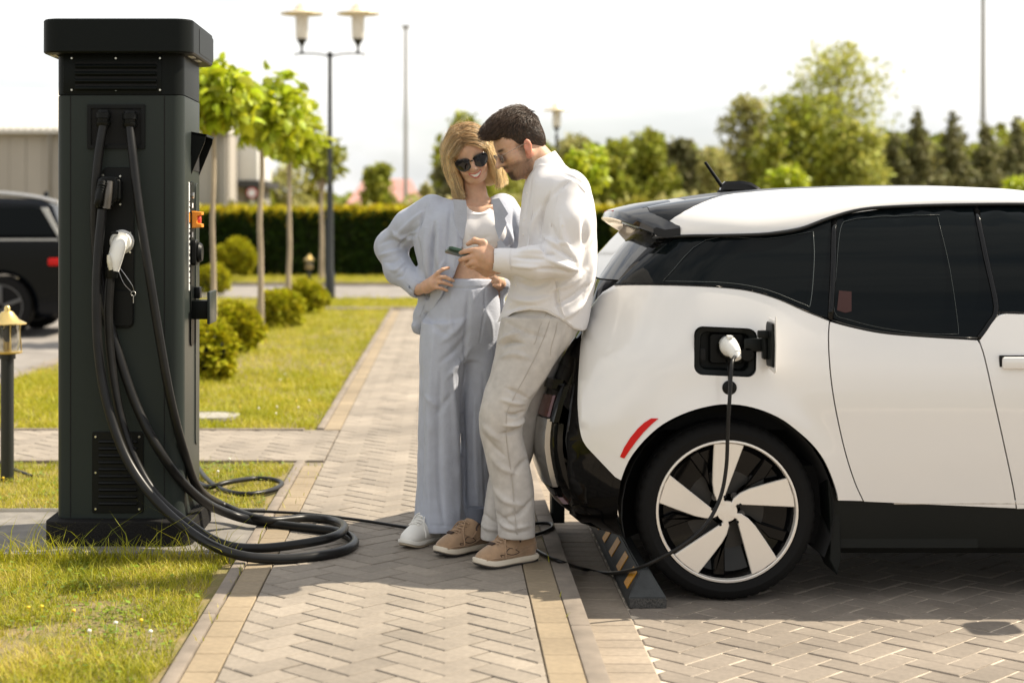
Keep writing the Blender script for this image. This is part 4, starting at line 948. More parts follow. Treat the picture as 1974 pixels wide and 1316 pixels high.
side_patch('front_fender', [('w', 3.035, .935), ('w', 3.2, .985), ('w', 3.6, .95), ('w', 4.0, .87), ('w', 4.22, .78), ('w', 4.28, .62), ('w', 4.2, .45), ('w', 4.04, .36)] + ring(FWX, WZ, .415, 5, 170, 18) + [('w', 3.2, .372), ('w', 3.0, .375), ('w', 3.045, .6)], M['paint_white'], step=.05)
# glass
side_patch('quarter_glass', spl2([(1188, 546), (1225, 512), (1260, 482), (1290, 459)], 3) + spl2([(1330, 456), (1480, 453), (1540, 444), (1604, 424)], 4) + [(1600, 613)] + [(x, y - 3) for x, y in reversed(spl2(belt))][2:-1], M['tint_glass'], .006, step=.05)
side_patch('rear_window', spl2([(1612, 420), (1640, 408), (1720, 399), (1878, 395)], 4) + spl2([(1884, 420), (1900, 510), (1916, 590), (1905, 624), (1886, 651)], 4) + spl2([(1780, 645), (1700, 638), (1640, 626), (1606, 613)], 4), M['tint_glass'], .006, step=.06)
side_patch('front_window', spl2([(1888, 395), (1905, 500), (1923, 600)], 3) + [(1974, 601), (2150, 605), ('w', 2.93, .99), ('w', 3.0, 1.02), ('w', 2.75, 1.24), ('w', 2.5, 1.39), ('w', 2.3, 1.435)] + [(1974, 397)], M['tint_glass'], .006, step=.06)
def ribbon(name, px, w, m, off, parent=None, closed=False):
    pts = []
    for p in spl2(px, 4): X, z = conv(p); pts.append((X, float(depth(X, z)) + off, z))
    if closed: pts.append(pts[0])
    V, F = tube_arrays(pts, w, 6, True, .5); o = obj(name, mesh(name, V, F, True), m, parent or CAR)
    me = o.data.copy(); me.transform(Matrix.Translation((0, 2 * CYC, 0)) @ Matrix.Scale(-1, 4, (0, 1, 0))); me.flip_normals(); obj(name, me, m, parent or CAR); return o
ribbon('window_pillar', [(1608, 422), (1606, 520), (1601, 616)], .012, M['gloss_black'], .004)
ribbon('window_pillar', [(1882, 402), (1902, 500), (1921, 592), (1906, 626), (1887, 653)], .011, M['gloss_black'], .004)
ribbon('belt_trim', belt, .006, M['satin_black'], .004); ribbon('belt_trim', [(1604, 617), (1640, 628), (1700, 640), (1780, 647), (1885, 652)], .006, M['satin_black'], .004)
ribbon('roof_trim', [(1262, 458), (1330, 455), (1400, 454), (1480, 451), (1540, 442), (1600, 420), (1660, 404), (1740, 398), (1850, 395), (1974, 394), (2150, 396)], .015, M['satin_black'], .0)
ribbon('glass_print', [(1278, 542), (1360, 463), (1480, 460), (1568, 446)], .0014, M['seal_line'], .0035); ribbon('glass_print', [(1568, 446), (1570, 500), (1563, 583), (1550, 586), (1480, 559), (1400, 545), (1278, 542)], .0014, M['seal_line'], .0035)
ribbon('glass_print', [(1812, 414), (1700, 417), (1640, 424), (1621, 440), (1613, 520), (1609, 600), (1640, 617), (1700, 632), (1780, 643), (1845, 644)], .0014, M['seal_line'], .0035); ribbon('glass_print', [(1845, 644), (1848, 632), (1832, 520), (1808, 418)], .0014, M['seal_line'], .0035)
mat('sticker_red', (0.045, .018, .016), .4, spec=.2)
side_patch('window_sticker', [(1618, 560), (1642, 562), (1642, 600), (1630, 603), (1614, 598)], M['sticker_red'], .004, step=.03, thick=0, mirror=False)
# roof: white rails, black centre
low_px = [(1262, 455), (1300, 454), (1330, 453), (1400, 451.5), (1480, 448), (1530, 441), (1580, 427), (1640, 411), (1720, 400), (1800, 395), (1974, 393)]
low = [conv(p) for p in low_px] + [(2.35, 1.480), (2.6, 1.40), (2.85, 1.23), (3.10, 1.0)]
low_f = table(sorted(low), 2000)
top_f = table([(.6, 1.455), (.70, 1.476), (.80, 1.495), (.95, 1.525), (1.15, 1.553), (1.4, 1.572), (1.7, 1.583), (2.0, 1.584), (2.3, 1.572), (2.55, 1.53), (2.8, 1.41), (3.0, 1.24), (3.3, 1.02)])
YU = 6.64
def rail_pt(X, a):
    zl = float(low_f(X)); yl = float(depth(X, min(zl, 1.5))); zu = float(top_f(X)) - .006; yu = max(YU, yl + .1)
    return (X, yl + (yu - yl) * (1 - math.cos(a)), zl + (zu - zl) * math.sin(a))
Xtip = low[0][0]; Xfull = 1.20
def amax(X): return math.pi / 2 * min(1.0, max(0.0, (X - Xtip) / (Xfull - Xtip))) ** .62
def strip_mesh(name, Xs, a0f, a1f, m, n=10, parent=None, far=True):
    V, F = [], []
    for X in Xs:
        for k in range(n + 1): V.append(rail_pt(X, a0f(X) + (a1f(X) - a0f(X)) * k / n))
    for i in range(len(Xs) - 1):
        for k in range(n): a = i * (n + 1) + k; F.append((a, a + n + 1, a + n + 2, a + 1))
    for s in ((1, -1) if far else (1,)):
        V2 = V if s == 1 else [(x, 2 * CYC - y, z) for x, y, z in V]; bm = bmesh.new(); vs = [bm.verts.new(v) for v in V2]
        for f in F: bm.faces.new([vs[i] for i in f])
        bmesh.ops.remove_doubles(bm, verts=bm.verts, dist=1e-5); bmesh.ops.recalc_face_normals(bm, faces=bm.faces)
        if sum(f.normal.z for f in bm.faces) < 0: bmesh.ops.reverse_faces(bm, faces=bm.faces)
        bm_obj(name, bm, m, parent or CAR, True)
strip_mesh('roof_rail', list(np.linspace(Xtip, 3.08, 60)), lambda X: 0.0, amax, M['paint_white'])
strip_mesh('hatch_shoulder', list(np.linspace(Xtip - .01, Xfull, 18)), lambda X: max(0.02, amax(X)) if X > Xtip else .02, lambda X: math.pi / 2, M['gloss_black'])
def centre(name, X0, X1, m, n=24):
    V, F = [], []; Xs = np.linspace(X0, X1, n); ny = 14
    for X in Xs:
        y0 = rail_pt(X, math.pi / 2)[1]; zt_ = float(top_f(X)) - .006
        for k in range(ny + 1): s = k / ny * 2 - 1; V.append((X, CYC + s * (CYC - y0), zt_ + .010 * (1 - s * s)))
    for i in range(n - 1):
        for k in range(ny): a = i * (ny + 1) + k; F.append((a, a + ny + 1, a + ny + 2, a + 1))
    o = obj(name, mesh(name, V, F, True), m, CAR)
    if sum(p.normal.z for p in o.data.polygons) < 0: o.data.flip_normals()
    return o
centre('roof_panel', .98, 2.54, M['satin_black']); centre('hatch_top', .735, .975, M['gloss_black'], 8); centre('windscreen', 2.545, 3.25, M['tint_glass'])
# roof spoiler with its hollow underside
def spoiler():
    V, F = [], []; ny = 28; prof = []
    for k in range(ny + 1):
        s = k / ny * 2 - 1; e = abs(s) ** 3.2; Y = CYC + s * .615
        xt = .700 + .115 * e; zt_ = 1.482 - .070 * e - .004 * s * s; xf = .92; zf = min(1.525, zt_ + .05) - .05 * e
        ring_ = [(xf, zf - .03), (xf, zf + .001), (.80 + .06 * e, (zt_ + zf) / 2 + .006 - .012 * e), (xt + .012, zt_ + .004), (xt, zt_ - .003), (xt - .014 * (1 - e), zt_ - .030 + .012 * e), (xt + .02, zt_ - .052 + .02 * e), (.84 + .03 * e, zt_ - .048 + .01 * e)]
        V += [(x, Y, z) for x, z in ring_]
    m_ = 8
    for i in range(ny):
        for k in range(m_): a, b = i * m_ + k, i * m_ + (k + 1) % m_; F.append((a, b, b + m_, a + m_))
    F.append(tuple(range(m_))); F.append(tuple(reversed([ny * m_ + k for k in range(m_)])))
    bm = bmesh.new(); vs = [bm.verts.new(v) for v in V]
    for f in F: bm.faces.new([vs[i] for i in f])
    bmesh.ops.recalc_face_normals(bm, faces=bm.faces); sp = bm_obj('spoiler', bm, M['gloss_black'], CAR, True, 38)
    box('brake_light', (.7035, CYC, 1.4765), (.006, .34, .008), M['red_lens'], sp)
spoiler()
# antenna
fin = prism('antenna_fin', [(1.175, 1.556), (1.185, 1.592), (1.20, 1.605), (1.27, 1.607), (1.31, 1.60), (1.345, 1.578), (1.375, 1.560)], CYC - .03, CYC + .03, M['gloss_black'], CAR, 'y', bev=.012)
tube('rod', [(1.195, CYC, 1.572), (1.115, CYC, 1.688)], [.0085, .0065], M['plastic_black'], fin, 8, 0); lathe('foot', [(.03, 0), (.026, .016), (0, .018)], M['plastic_black'], fin, 16, (1.195, CYC, 1.552))
# tail: surface x = f(y, z)
def tail(Y, z, off=0.0):
    s = np.clip(1 - (np.minimum(Y, 2 * CYC - Y) - CY - side_in(z)) / RC, 0, .9); b = .035 * ((Y - CYC) / .8) ** 2
    return tail_x(z) + RC - RC * np.sqrt(1 - s * s) + off + b * 0
def tail_patch(name, poly, m, off=0.0, step=.05, thick=.02, mirror=False, parent=None):
    return patch(name, poly, lambda u, v: (float(tail(u, v, off)), u, v), m, parent or CAR, (), step, thick, mirror, push=(1, 0, 0))
def ew(z): return 6.345 + max(0, z - 1.0) * .25
mY = lambda y: 2 * CYC - y
tail_patch('rear_glass', [(6.43, 1.205), (mY(6.43), 1.205), (mY(6.475), 1.43), (6.475, 1.43)], M['glass_rear'], .012)
tail_patch('tailgate', [(6.36, .80), (mY(6.36), .80), (mY(6.36), 1.0), (mY(6.40), 1.20), (6.40, 1.20), (6.36, 1.0)], M['gloss_black'], .008)
tail_patch('rear_pillar', [(6.36, 1.19), (6.425, 1.203), (6.47, 1.43), (6.42, 1.42)], M['gloss_black'], .008, mirror=True)
tail_patch('light_band', [(6.345, .655), (mY(6.345), .655), (mY(6.35), .795), (6.35, .795)], M['gloss_black'], -.006)
tail_patch('bumper_shell', [(6.33, .30), (6.6, .26), (mY(6.6), .26), (mY(6.33), .30), (mY(6.33), .65), (6.33, .65)], M['gloss_black'], .004)
tail_patch('bumper_lip', [(6.40, .78), (mY(6.40), .78), (mY(6.40), .815), (6.40, .815)], M['gloss_black'], -.028, thick=.05)
si = tail_patch('bumper_insert', [(6.40, .395), (mY(6.40), .395), (mY(6.385), .44), (mY(6.375), .665), (6.375, .665), (6.385, .44)], M['silver_trim'], -.016)
tail_patch('bumper_skirt', [(6.46, .30), (6.52, .27), (mY(6.52), .27), (mY(6.46), .30), (mY(6.40), .385), (6.40, .385)], M['gloss_black'], -.012)
tail_patch('tail_light', [(6.38, .672), (6.66, .672), (6.66, .745), (6.39, .755)], M['tail_lens'], -.016, mirror=True); tail_patch('reflector', [(6.42, .325), (6.47, .32), (6.47, .350), (6.425, .355)], M['tail_lens'], -.0145, mirror=True)
box('badge', (.515, 6.50, .935), (.003, .09, .035), M['silver_trim'], CAR) if False else None
# lower rear corner, sill, liners, floor
side_patch('bumper_corner', [(1122, 846), (1140, 868), (1160, 889), (1197, 927), (1192, 960), (1190, 1000), (1200, 1034), (1160, 1022), (1120, 1008), (1098, 990), (1093, 900), (1100, 850)], M['gloss_black'], .006)
side_patch('bumper_corner', [(1108, 690), (1119, 690), (1116, 800), (1121, 840), (1126, 855), (1098, 905), (1090, 850)], M['gloss_black'], .014)
def sill():
    for s in (0, 1):
        f = (lambda y: y) if s == 0 else mY
        pr = [(f(CY + .048), .385), (f(CY + .050), .33), (f(CY + .075), .20), (f(CY + .12), .17), (f(CY + .3), .17), (f(CY + .3), .40), (f(CY + .08), .40)]
        if s: pr = pr[::-1]
        prism('sill', pr, WX + .395, FWX - .40, M['trim_black'], CAR, 'x', bev=.004)
        yy = f(CY + .040); box('sill_strip', ((1.68 + 3.0) / 2, yy, .378), (1.30, .012, .018), M['silver_trim'], CAR, .003)
        pr = [(f(CY + .070), .335), (f(CY + .068), .20), (f(CY + .11), .19), (f(CY + .11), .335)]; prism('sill_step', pr[::-1] if s else pr, WX + .40, 2.02, M['trim_black'], CAR, 'x', bev=.003)
sill()
box('underbody', (2.35, CYC, .34), (3.0, 1.36, .30), M['liner'], CAR); box('cabin_floor', (1.9, CYC, .80), (2.3, 1.30, .35), M['liner'], CAR)
def liner(cx):
    for f in (lambda y: y, mY):
        V, F = [], []; n = 22
        for k in range(n + 1):
            a = R(-25 + 230 * k / n)
            for r, y in ((.400, CY + .03), (.385, CY + .36), (.10, CY + .36)): V.append((cx + r * math.cos(a), f(y), WZ + r * math.sin(a)))
        for k in range(n):
            for j in range(2): a = k * 3 + j; F.append((a, a + 1, a + 4, a + 3))
        obj('wheel_liner', mesh('wheel_liner', V, F, True), M['liner'], CAR)
liner(WX); liner(FWX)
prism('splash_guard', [(WX + .38, .46), (WX + .425, .40), (WX + .43, .16), (WX + .415, .10), (WX + .385, .16), (WX + .39, .3)], CY + .05, CY + .26, M['trim_black'], CAR, 'y', bev=.004)
prism('mud_flap', [((1061 - VX) * 7.5 / FP, .30), ((1088 - VX) * 7.5 / FP, .30), ((1087 - VX) * 7.5 / FP, .058), ((1063 - VX) * 7.5 / FP, .058)], 7.45, 7.60, M['trim_black'], CAR, 'y', bev=.006)
# front end, simple but whole
V, F = [], []; xs = np.linspace(3.1, 4.28, 14); hood_z = table([(3.0, 1.06), (3.3, 1.02), (3.7, .96), (4.0, .89), (4.2, .80), (4.4, .66)])
for X in xs:
    for k in range(13): s = k / 12 * 2 - 1; V.append((X, CYC + s * (CYC - float(depth(X, min(.95, hood_z(X) - .05))) - .004), float(hood_z(X)) - .07 * s * s))
for i in range(13):
    for k in range(12): a = i * 13 + k; F.append((a, a + 1, a + 14, a + 13))
hd = obj('bonnet', mesh('bonnet', V, F, True), M['gloss_black'], CAR)
nose = [(X, z) for z, X in ((.20, 4.20), (.30, 4.32), (.45, 4.37), (.60, 4.36), (.72, 4.31), (.80, 4.24))]
V, F = [], []
for X, z in nose:
    for k in range(17): s = k / 16 * 2 - 1; V.append((X - .42 * abs(s) ** 3.2, CYC + s * .80, z))
for i in range(len(nose) - 1):
    for k in range(16): a = i * 17 + k; F.append((a, a + 1, a + 18, a + 17))
obj('front_bumper', mesh('front_bumper', V, F, True), M['paint_white'], CAR)
for f in (lambda y: y, mY): box('headlight', (4.16, f(6.50), .70), (.10, .26, .10), M['tint_glass'], CAR, .03); box('wing_mirror', (2.86, f(6.04), 1.03), (.12, .18, .13), M['gloss_black'], CAR, .04)
# wheels
def wheel(cx, near):
    w = empty('wheel', (0, 0, 0)); w.parent = CAR; w.matrix_parent_inverse = Matrix.Translation(-Vector(CAR.location)); sgn = 1 if near else -1
    Y0 = CY + .045 if near else mY(CY + .045)
    def Yd(d): return Y0 + sgn * d
    c = (cx, 0, WZ); n = 192; prof = [(.268, .012), (.275, .004), (.300, -.002), (.318, .004), (.330, .014), (.337, .026), (.338, .045), (.333, .046), (.333, .052), (.3385, .053), (.3395, .078), (.334, .079), (.334, .086), (.3395, .087), (.3385, .112), (.333, .113), (.333, .12), (.337, .122), (.330, .148), (.30, .16), (.268, .15)]
    V, F = [], []
    for j, (r, h) in enumerate(prof):
        for k in range(n):
            a = 2 * math.pi * k / n; rr = r - (.0045 if (k % 4 == 0 and j in (4, 5, 6, 17, 18)) else 0)
            V.append((cx + rr * math.cos(a), Yd(h), WZ + rr * math.sin(a)))
    for j in range(len(prof) - 1):
        for k in range(n): k2 = (k + 1) % n; F.append((j * n + k, j * n + k2, (j + 1) * n + k2, (j + 1) * n + k))
    o = obj('tyre', mesh('tyre', V, F, True, 30), M['tyre'], w)
    if not near: o.data.flip_normals()
    u = 6.17 / FP
    def disc(nm, rads, m, seg=48):
        V, F = [], []
        for r, h in rads:
            for k in range(seg): a = 2 * math.pi * k / seg; V.append((cx + r * math.cos(a), Yd(h), WZ + r * math.sin(a)))
        for j in range(len(rads) - 1):
            for k in range(seg): k2 = (k + 1) % seg; F.append((j * seg + k, j * seg + k2, (j + 1) * seg + k2, (j + 1) * seg + k))
        return obj(nm, mesh(nm, V, F, True, 40), m, w)
    rim = disc('rim', [(.266, .03), (.270, .010), (.2685, .004), (.262, .003), (.259, .006), (.257, .03), (.25, .05)], M['alloy'], 72)
    disc('barrel', [(.257, .03), (.235, .055), (.10, .075), (.001, .075)], M['gloss_black']); disc('brake_disc', [(.17, .068), (.06, .066), (.06, .07)], M['brake'])
    sp = [(-22.7, 131), (-25.5, 90), (-27, 55.5), (-25, 36), (-18, 19), (0, 15), (-6.5, 22), (34.9, 126.5), (20, 130), (0, 133)]
    sp = [(-22.7, 131), (-25.5, 90), (-27, 55.5), (-25, 36), (-19, 20), (-8, 10), (2, 10), (-6.0, 23), (34.9, 126.5), (15, 131)]
    for k in range(5):
        a = R(-72 * k + 1); ca, sa = math.cos(a), math.sin(a); poly = [(cx + (x * ca - y * sa) * u * sgn, WZ + (x * sa + y * ca) * u) for x, y in sp]
        if sgn < 0: poly = poly[::-1]
        prism('spoke', poly, min(Yd(.008), Yd(.026)), max(Yd(.008), Yd(.026)), M['alloy'], w, 'y', bev=.0025)
        b = [(-21, 30), (-40, 62), (-70, 104), (-52, 116), (-34, 92), (-30, 58), (-28, 38)]
        prism('pocket_blade', [(cx + (x * ca - y * sa) * u * sgn, WZ + (x * sa + y * ca) * u) for x, y in b], min(Yd(.03), Yd(.05)), max(Yd(.03), Yd(.05)), M['gloss_black'], w, 'y', bev=.004)
        ang = a + R(90 + 38); lathe('wheel_bolt', [(0, -.004), (.0085, -.004), (.0085, .012), (.014, .012), (.014, .02), (0, .02)], M['bolt_grey'], w, 10, (cx + math.cos(ang) * .062 * sgn, Yd(.03), WZ + math.sin(ang) * .062), 'y')
        ang = a + R(90 + 8); lathe('wheel_hole', [(0, -.001), (.0055, -.001), (.0055, .003), (0, .003)], M['gap_dark'], w, 10, (cx + math.cos(ang) * .056 * sgn, Yd(.008), WZ + math.sin(ang) * .056), 'y')
    disc('hub', [(.040, .016), (.038, .0092), (.025, .0085), (.0005, .0082)], M['alloy'], 36)
    box('caliper', (cx + .12, Yd(.075), WZ + .08), (.06, .05, .10), M['brake'], w, .012)
for cx in (WX, FWX):
    for near in (True, False): wheel(cx, near)
# red side reflector, door handle
side_patch('side_reflector', [(1255, 806), (1269, 806), (1256, 817), (1240, 833), (1226, 850), (1213, 868), (1203, 883), (1195, 880), (1203, 862), (1215, 843), (1229, 826), (1242, 814)], M['red_lens'], -.004, step=.012, thick=.006)
hx, hz = conv((1930, 697)); 
for f in (lambda y: y, mY): box('door_handle', (hx + .10, f(float(depth(hx, hz)) - .012), hz - .004), (.20, .024, .046), M['paint_white'], fd, .010); box('handle_gap', (hx + .10, f(float(depth(hx, hz)) - .0005), hz - .004), (.215, .004, .056), M['gap_dark'], fd, .001)
# charge port
pY = float(depth(*conv((1398, 676)))); pc = [conv(p) for p in port]
def offs(poly, k): cx = sum(p[0] for p in poly) / len(poly); cz_ = sum(p[1] for p in poly) / len(poly); return [(cx + (x - cx) * k, cz_ + (z - cz_) * k) for x, z in poly]
def loop_strip(name, loops, m, parent):
    n = len(loops[0][0]); V = [(x, y, z) for poly, y in loops for x, z in poly]; F = []
    for j in range(len(loops) - 1):
        for k in range(n): k2 = (k + 1) % n; F.append((j * n + k, j * n + k2, (j + 1) * n + k2, (j + 1) * n + k))
    return obj(name, mesh(name, V, F, True, 35), m, parent)
cp = loop_strip('charge_port', [(offs(pc, 1.0), pY - .002), (offs(pc, .985), pY + .004), (offs(pc, .96), pY + .012), (offs(pc, .80), pY + .018), (offs(pc, .77), pY + .024), (offs(pc, .75), pY + .07), (offs(pc, .01), pY + .072)], M['trim_black'], CAR)
pm = conv((1402, 672))
prism('socket_block', rrect(pm[0] - .06, pm[0] + .07, pm[1] - .06, pm[1] + .055, .015), pY + .045, pY + .071, M['plastic_black'], cp, 'y', bev=.004)
lathe('socket', [(0, -.03), (.036, -.03), (.04, -.025), (.04, .02), (0, .02)], M['plastic_black'], cp, 24, (pm[0] + .008, pY + .04, pm[1]), 'y')
bx_, bz_ = conv((1357, 684)); box('latch', (bx_ + .0, pY + .03, bz_), (.02, .02, .045), M['gap_dark'], cp, .003)
# open flap: plate standing out from the panel, black inner side, hinge arm
fx_, fz_ = conv((1472, 658))
flap = prism('port_flap', [(pY - .135, fz_ + .088), (pY - .150, fz_ + .105), (pY - .155, fz_), (pY - .148, fz_ - .10), (pY - .120, fz_ - .108), (pY - .02, fz_ - .10), (pY - .005, fz_ - .08), (pY - .004, fz_ + .07), (pY - .02, fz_ + .092)], fx_ + .012, fx_ + .018, M['paint_white'], CAR, 'x', bev=.002)
prism('flap_lining', [(pY - .13, fz_ + .075), (pY - .142, fz_), (pY - .135, fz_ - .085), (pY - .03, fz_ - .088), (pY - .014, fz_ - .06), (pY - .014, fz_ + .06), (pY - .03, fz_ + .078)], fx_ + .003, fx_ + .0115, M['trim_black'], flap, 'x', bev=.003)
box('hinge_arm', (fx_ - .035, pY - .004, fz_ - .012), (.085, .016, .05), M['trim_black'], flap, .006); box('hinge_web', (fx_ - .004, pY - .03, fz_ - .02), (.016, .05, .085), M['trim_black'], flap, .004)
box('flap_catch', (fx_ - .02, pY - .085, fz_ + .034), (.04, .03, .028), M['trim_black'], flap, .004)
lathe('dust_cap', [(0, -.012), (.024, -.012), (.028, -.006), (.028, .008), (0, .008)], M['plastic_black'], flap, 20, (conv((1440, 683))[0], pY + .0, conv((1440, 683))[1]), 'y')
dx_, dz_ = conv((1406, 747)); dcap = lathe('dust_cap', [(0, -.008), (.022, -.008), (.027, -.004), (.027, .008), (0, .010)], M['plastic_black'], cp, 22, (dx_, pY - .022, dz_), 'y'); tube('cap_strap', [(dx_, pY - .018, dz_ + .02), (dx_ - .004, pY - .02, dz_ + .07), (dx_ - .005, pY + .02, dz_ + .10)], .004, M['plastic_black'], cp, 6)

# ------------------------------------------------------------------ charging lead from the charger to the port
plugp = Vector((pm[0] + .005, pY - .012, pm[1] + .004))
LEAD = empty('charging_lead', tuple(plugp), 'thin black charging lead with white plug pushed into the car port', 'cable')
tube('plug', [plugp + Vector((-.003, .045, .008)), plugp + Vector((0, .005, .006)), plugp + Vector((.008, -.03, -.004)), plugp + Vector((.016, -.052, -.022))], [.030, .034, .027, .021], M['plug_white'], LEAD, 20, 6, flat=1.15)
tube('plug_sleeve', [plugp + Vector((.014, -.05, -.018)), plugp + Vector((.020, -.062, -.036))], [.021, .015], M['plug_white'], LEAD, 18, 0); box('plug_button', plugp + Vector((-.001, -.012, .042)), (.022, .035, .012), M['plug_white'], LEAD, .004)
lead = [plugp + Vector((.016, -.05, -.025)), P(1411, 700, 6.00), P(1407, 760, 5.97), P(1403, 830, 5.97), P(1400, 900, 5.98), P(1388, 960, 5.98), P(1360, 1012, 5.96), P(1320, 1048, 5.96), P(1275, 1074, 6.00), P(1225, 1096, 6.10)]
lead += [G(1172, 1104, .012), G(1125, 1096, .012), G(1090, 1085, .10), G(1060, 1074, .115), G(1035, 1060, .112), G(1018, 1046, .112), G(1022, 1034, .112), G(1048, 1025, .112), G(1065, 1015, .112), G(1058, 1008, .112), G(1025, 1010, .112), G(980, 1022, .112), G(930, 1030, .112), G(870, 1028, .112), G(790, 1017, .112), G(700, 1003, .112), G(600, 991, .112), G(520, 986, .112), G(440, 983, .112), G(395, 978, .112)]
tube('lead', lead, .0072, M['rubber_black'], LEAD, 9, 8)

# rubber wheel stop with amber reflectors
mat('stop_rubber', (0.030, 0.033, 0.033), 0.6, bump=.4, bscale=120, var=.2, scale=30); mat('amber', (0.62, 0.27, 0.01), 0.35, var=.2, scale=120); mat('stop_end', (0.02, .02, .02), .8, col2=(.10, .095, .085), scale=220)
WS = empty('wheel_stop', (.735, 6.9, 0), 'black rubber wheel stop with amber reflector patches behind the rear wheel', 'wheel stop')
y0, y1 = G(1212, 1172, 0).y, 7.75; xa, xb = G(1212, 1172, 0).x, G(1285, 1172, 0).x; xm0, xm1 = xa + .052, xb - .052; zs0, zs1 = .038, .125; e = .075
V = [(xa, y0, .001), (xb, y0, .001), (xb, y1, .001), (xa, y1, .001), (xa, y0, zs0), (xb, y0, zs0), (xb, y1, zs0), (xa, y1, zs0), (xm0, y0 + e, zs1), (xm1, y0 + e, zs1), (xm1, y1 - e, zs1), (xm0, y1 - e, zs1)]
F = [(0, 1, 5, 4), (1, 2, 6, 5), (2, 3, 7, 6), (3, 0, 4, 7), (4, 5, 9, 8), (5, 6, 10, 9), (6, 7, 11, 10), (7, 4, 8, 11), (8, 9, 10, 11)]
bm = bmesh.new(); vs = [bm.verts.new(v) for v in V]
for f in F: bm.faces.new([vs[i] for i in f])
bmesh.ops.bevel(bm, geom=list(bm.edges), offset=.004, segments=2, affect='EDGES'); bm_obj('body', bm, M['stop_rubber'], WS, True, 40)
box('end_face', ((xa + xb) / 2, y0 - .001, .020), (xb - xa - .006, .003, .034), M['stop_end'], WS)
nrm = Vector((-(zs1 - zs0), 0, xm0 - xa)).normalized()
for k in range(6):
    yy = y0 + .15 + k * .29; c = Vector(((xa + xm0) / 2, yy, (zs0 + zs1) / 2)) + nrm * .0015; al = Vector((xm0 - xa, 0, zs1 - zs0)).normalized() * .036; dy = Vector((0, .052, 0))
    q = [c - al - dy, c + al - dy, c + al + dy, c - al + dy]; q2 = [p + nrm * .003 for p in q]
    obj('reflector', mesh('reflector', [tuple(p) for p in q + q2], [(4, 5, 6, 7), (0, 1, 5, 4), (1, 2, 6, 5), (2, 3, 7, 6), (3, 0, 4, 7)]), M['amber'], WS)

# ------------------------------------------------------------------ dark estate car parked on the lane
mat('suv_paint', (0.003, 0.004, 0.006), 0.10, spec=.2, coat=.05); mat('suv_trim', (.5, .49, .47), .3, metal=.8); mat('suv_rim', (.09, .088, .085), .4)
SU = empty('parked_suv', (-5.6, 20.3, .045), 'dark blue-black parked estate car half hidden behind the charger', 'car')
def suv():
    Y0 = 19.4; ox = fx(0, Y0); base = .045
    X = lambda px: fx(px, Y0)
    Zp = lambda py: fz(py, Y0) 
    body = [(X(-420), .45), (X(-420), .95), (X(-330), 1.05), (X(-150), Zp(460)), (X(112), Zp(458)), (X(122), Zp(470)), (X(128), Zp(520)), (X(132), Zp(580)), (X(120), Zp(612)), (X(80), Zp(612))]
    arch = [(X(2) + .40 * math.cos(R(a)), .40 + .40 * math.sin(R(a))) for a in range(-10, 191, 12)]
    body += arch + [(X(-90), .30), (X(-260), .30)] 
    arch2 = [(X(-330) + .40 * math.cos(R(a)), .40 + .40 * math.sin(R(a))) for a in range(-10, 191, 12)]; body += arch2
    V, F = [], []
    prism('body', body, Y0, Y0 + 1.85, M['suv_paint'], SU, 'y', bev=.05)
    prism('cabin', [(X(-230), Zp(462)), (X(-150), Zp(392)), (X(-60), Zp(379)), (X(70), Zp(384)), (X(95), Zp(395)), (X(118), Zp(462))], Y0 + .10, Y0 + 1.75, M['suv_paint'], SU, 'y', bev=.06)
    prism('side_glass', [(X(-150), Zp(455)), (X(-110), Zp(402)), (X(60), Zp(398)), (X(84), Zp(405)), (X(100), Zp(455))], Y0 + .085, Y0 + .105, M['tint_glass'], SU, 'y', bev=.004)
    prism('pillar_glass', [(X(75), Zp(400)), (X(88), Zp(400)), (X(116), Zp(456)), (X(108), Zp(456))], Y0 + .075, Y0 + .1, M['suv_trim'], SU, 'y', bev=.003)
    tube('roof_bar', [(X(-120), Y0 + .2, Zp(375)), (X(-20), Y0 + .2, Zp(372)), (X(60), Y0 + .2, Zp(380)), (X(104), Y0 + .2, Zp(391))], .03, M['suv_trim'], SU, 8)
    prism('antenna_fin', [(X(42), Zp(384)), (X(50), Zp(368)), (X(56), Zp(366)), (X(58), Zp(384))], Y0 + .9, Y0 + .96, M['suv_paint'], SU, 'y')
    box('belt_trim', ((X(-150) + X(112)) / 2, Y0 - .004, Zp(462)), (X(112) - X(-150), .02, .02), M['suv_trim'], SU)
    box('tail_light', (X(116), Y0 + .05, Zp(505)), (.28, .2, .09), M['red_lens'], SU, .02)
    for cxp in (2, -330):
        for yy in (Y0 - .012, Y0 + 1.64):
            w = empty('wheel', (0, 0, 0)); w.parent = SU; w.matrix_parent_inverse = Matrix.Translation(-Vector(SU.location))
            lathe('tyre', [(.25, .0), (.345, .0), (.362, .02), (.365, .11), (.362, .20), (.345, .22), (.25, .22)], M['tyre'], w, 40, (X(cxp), yy, .41), 'y'); lathe('rim', [(.25, .01), (.245, .03), (.05, .06), (.05, .02), (0, .02)], M['gloss_black'], w, 32, (X(cxp), yy, .41), 'y'); lathe('rim_ring', [(.235, .012), (.25, -.002), (.262, -.002), (.262, .012)], M['suv_rim'], w, 40, (X(cxp), yy, .41), 'y')
            for k in range(5):
                a = R(72 * k + 20); box('spoke', (X(cxp) + math.cos(a) * .14, yy + .004, .41 + math.sin(a) * .14), (.22, .03, .042), M['suv_rim'], w, .006, rot=Matrix.Rotation(-a, 3, 'Y'))
suv()

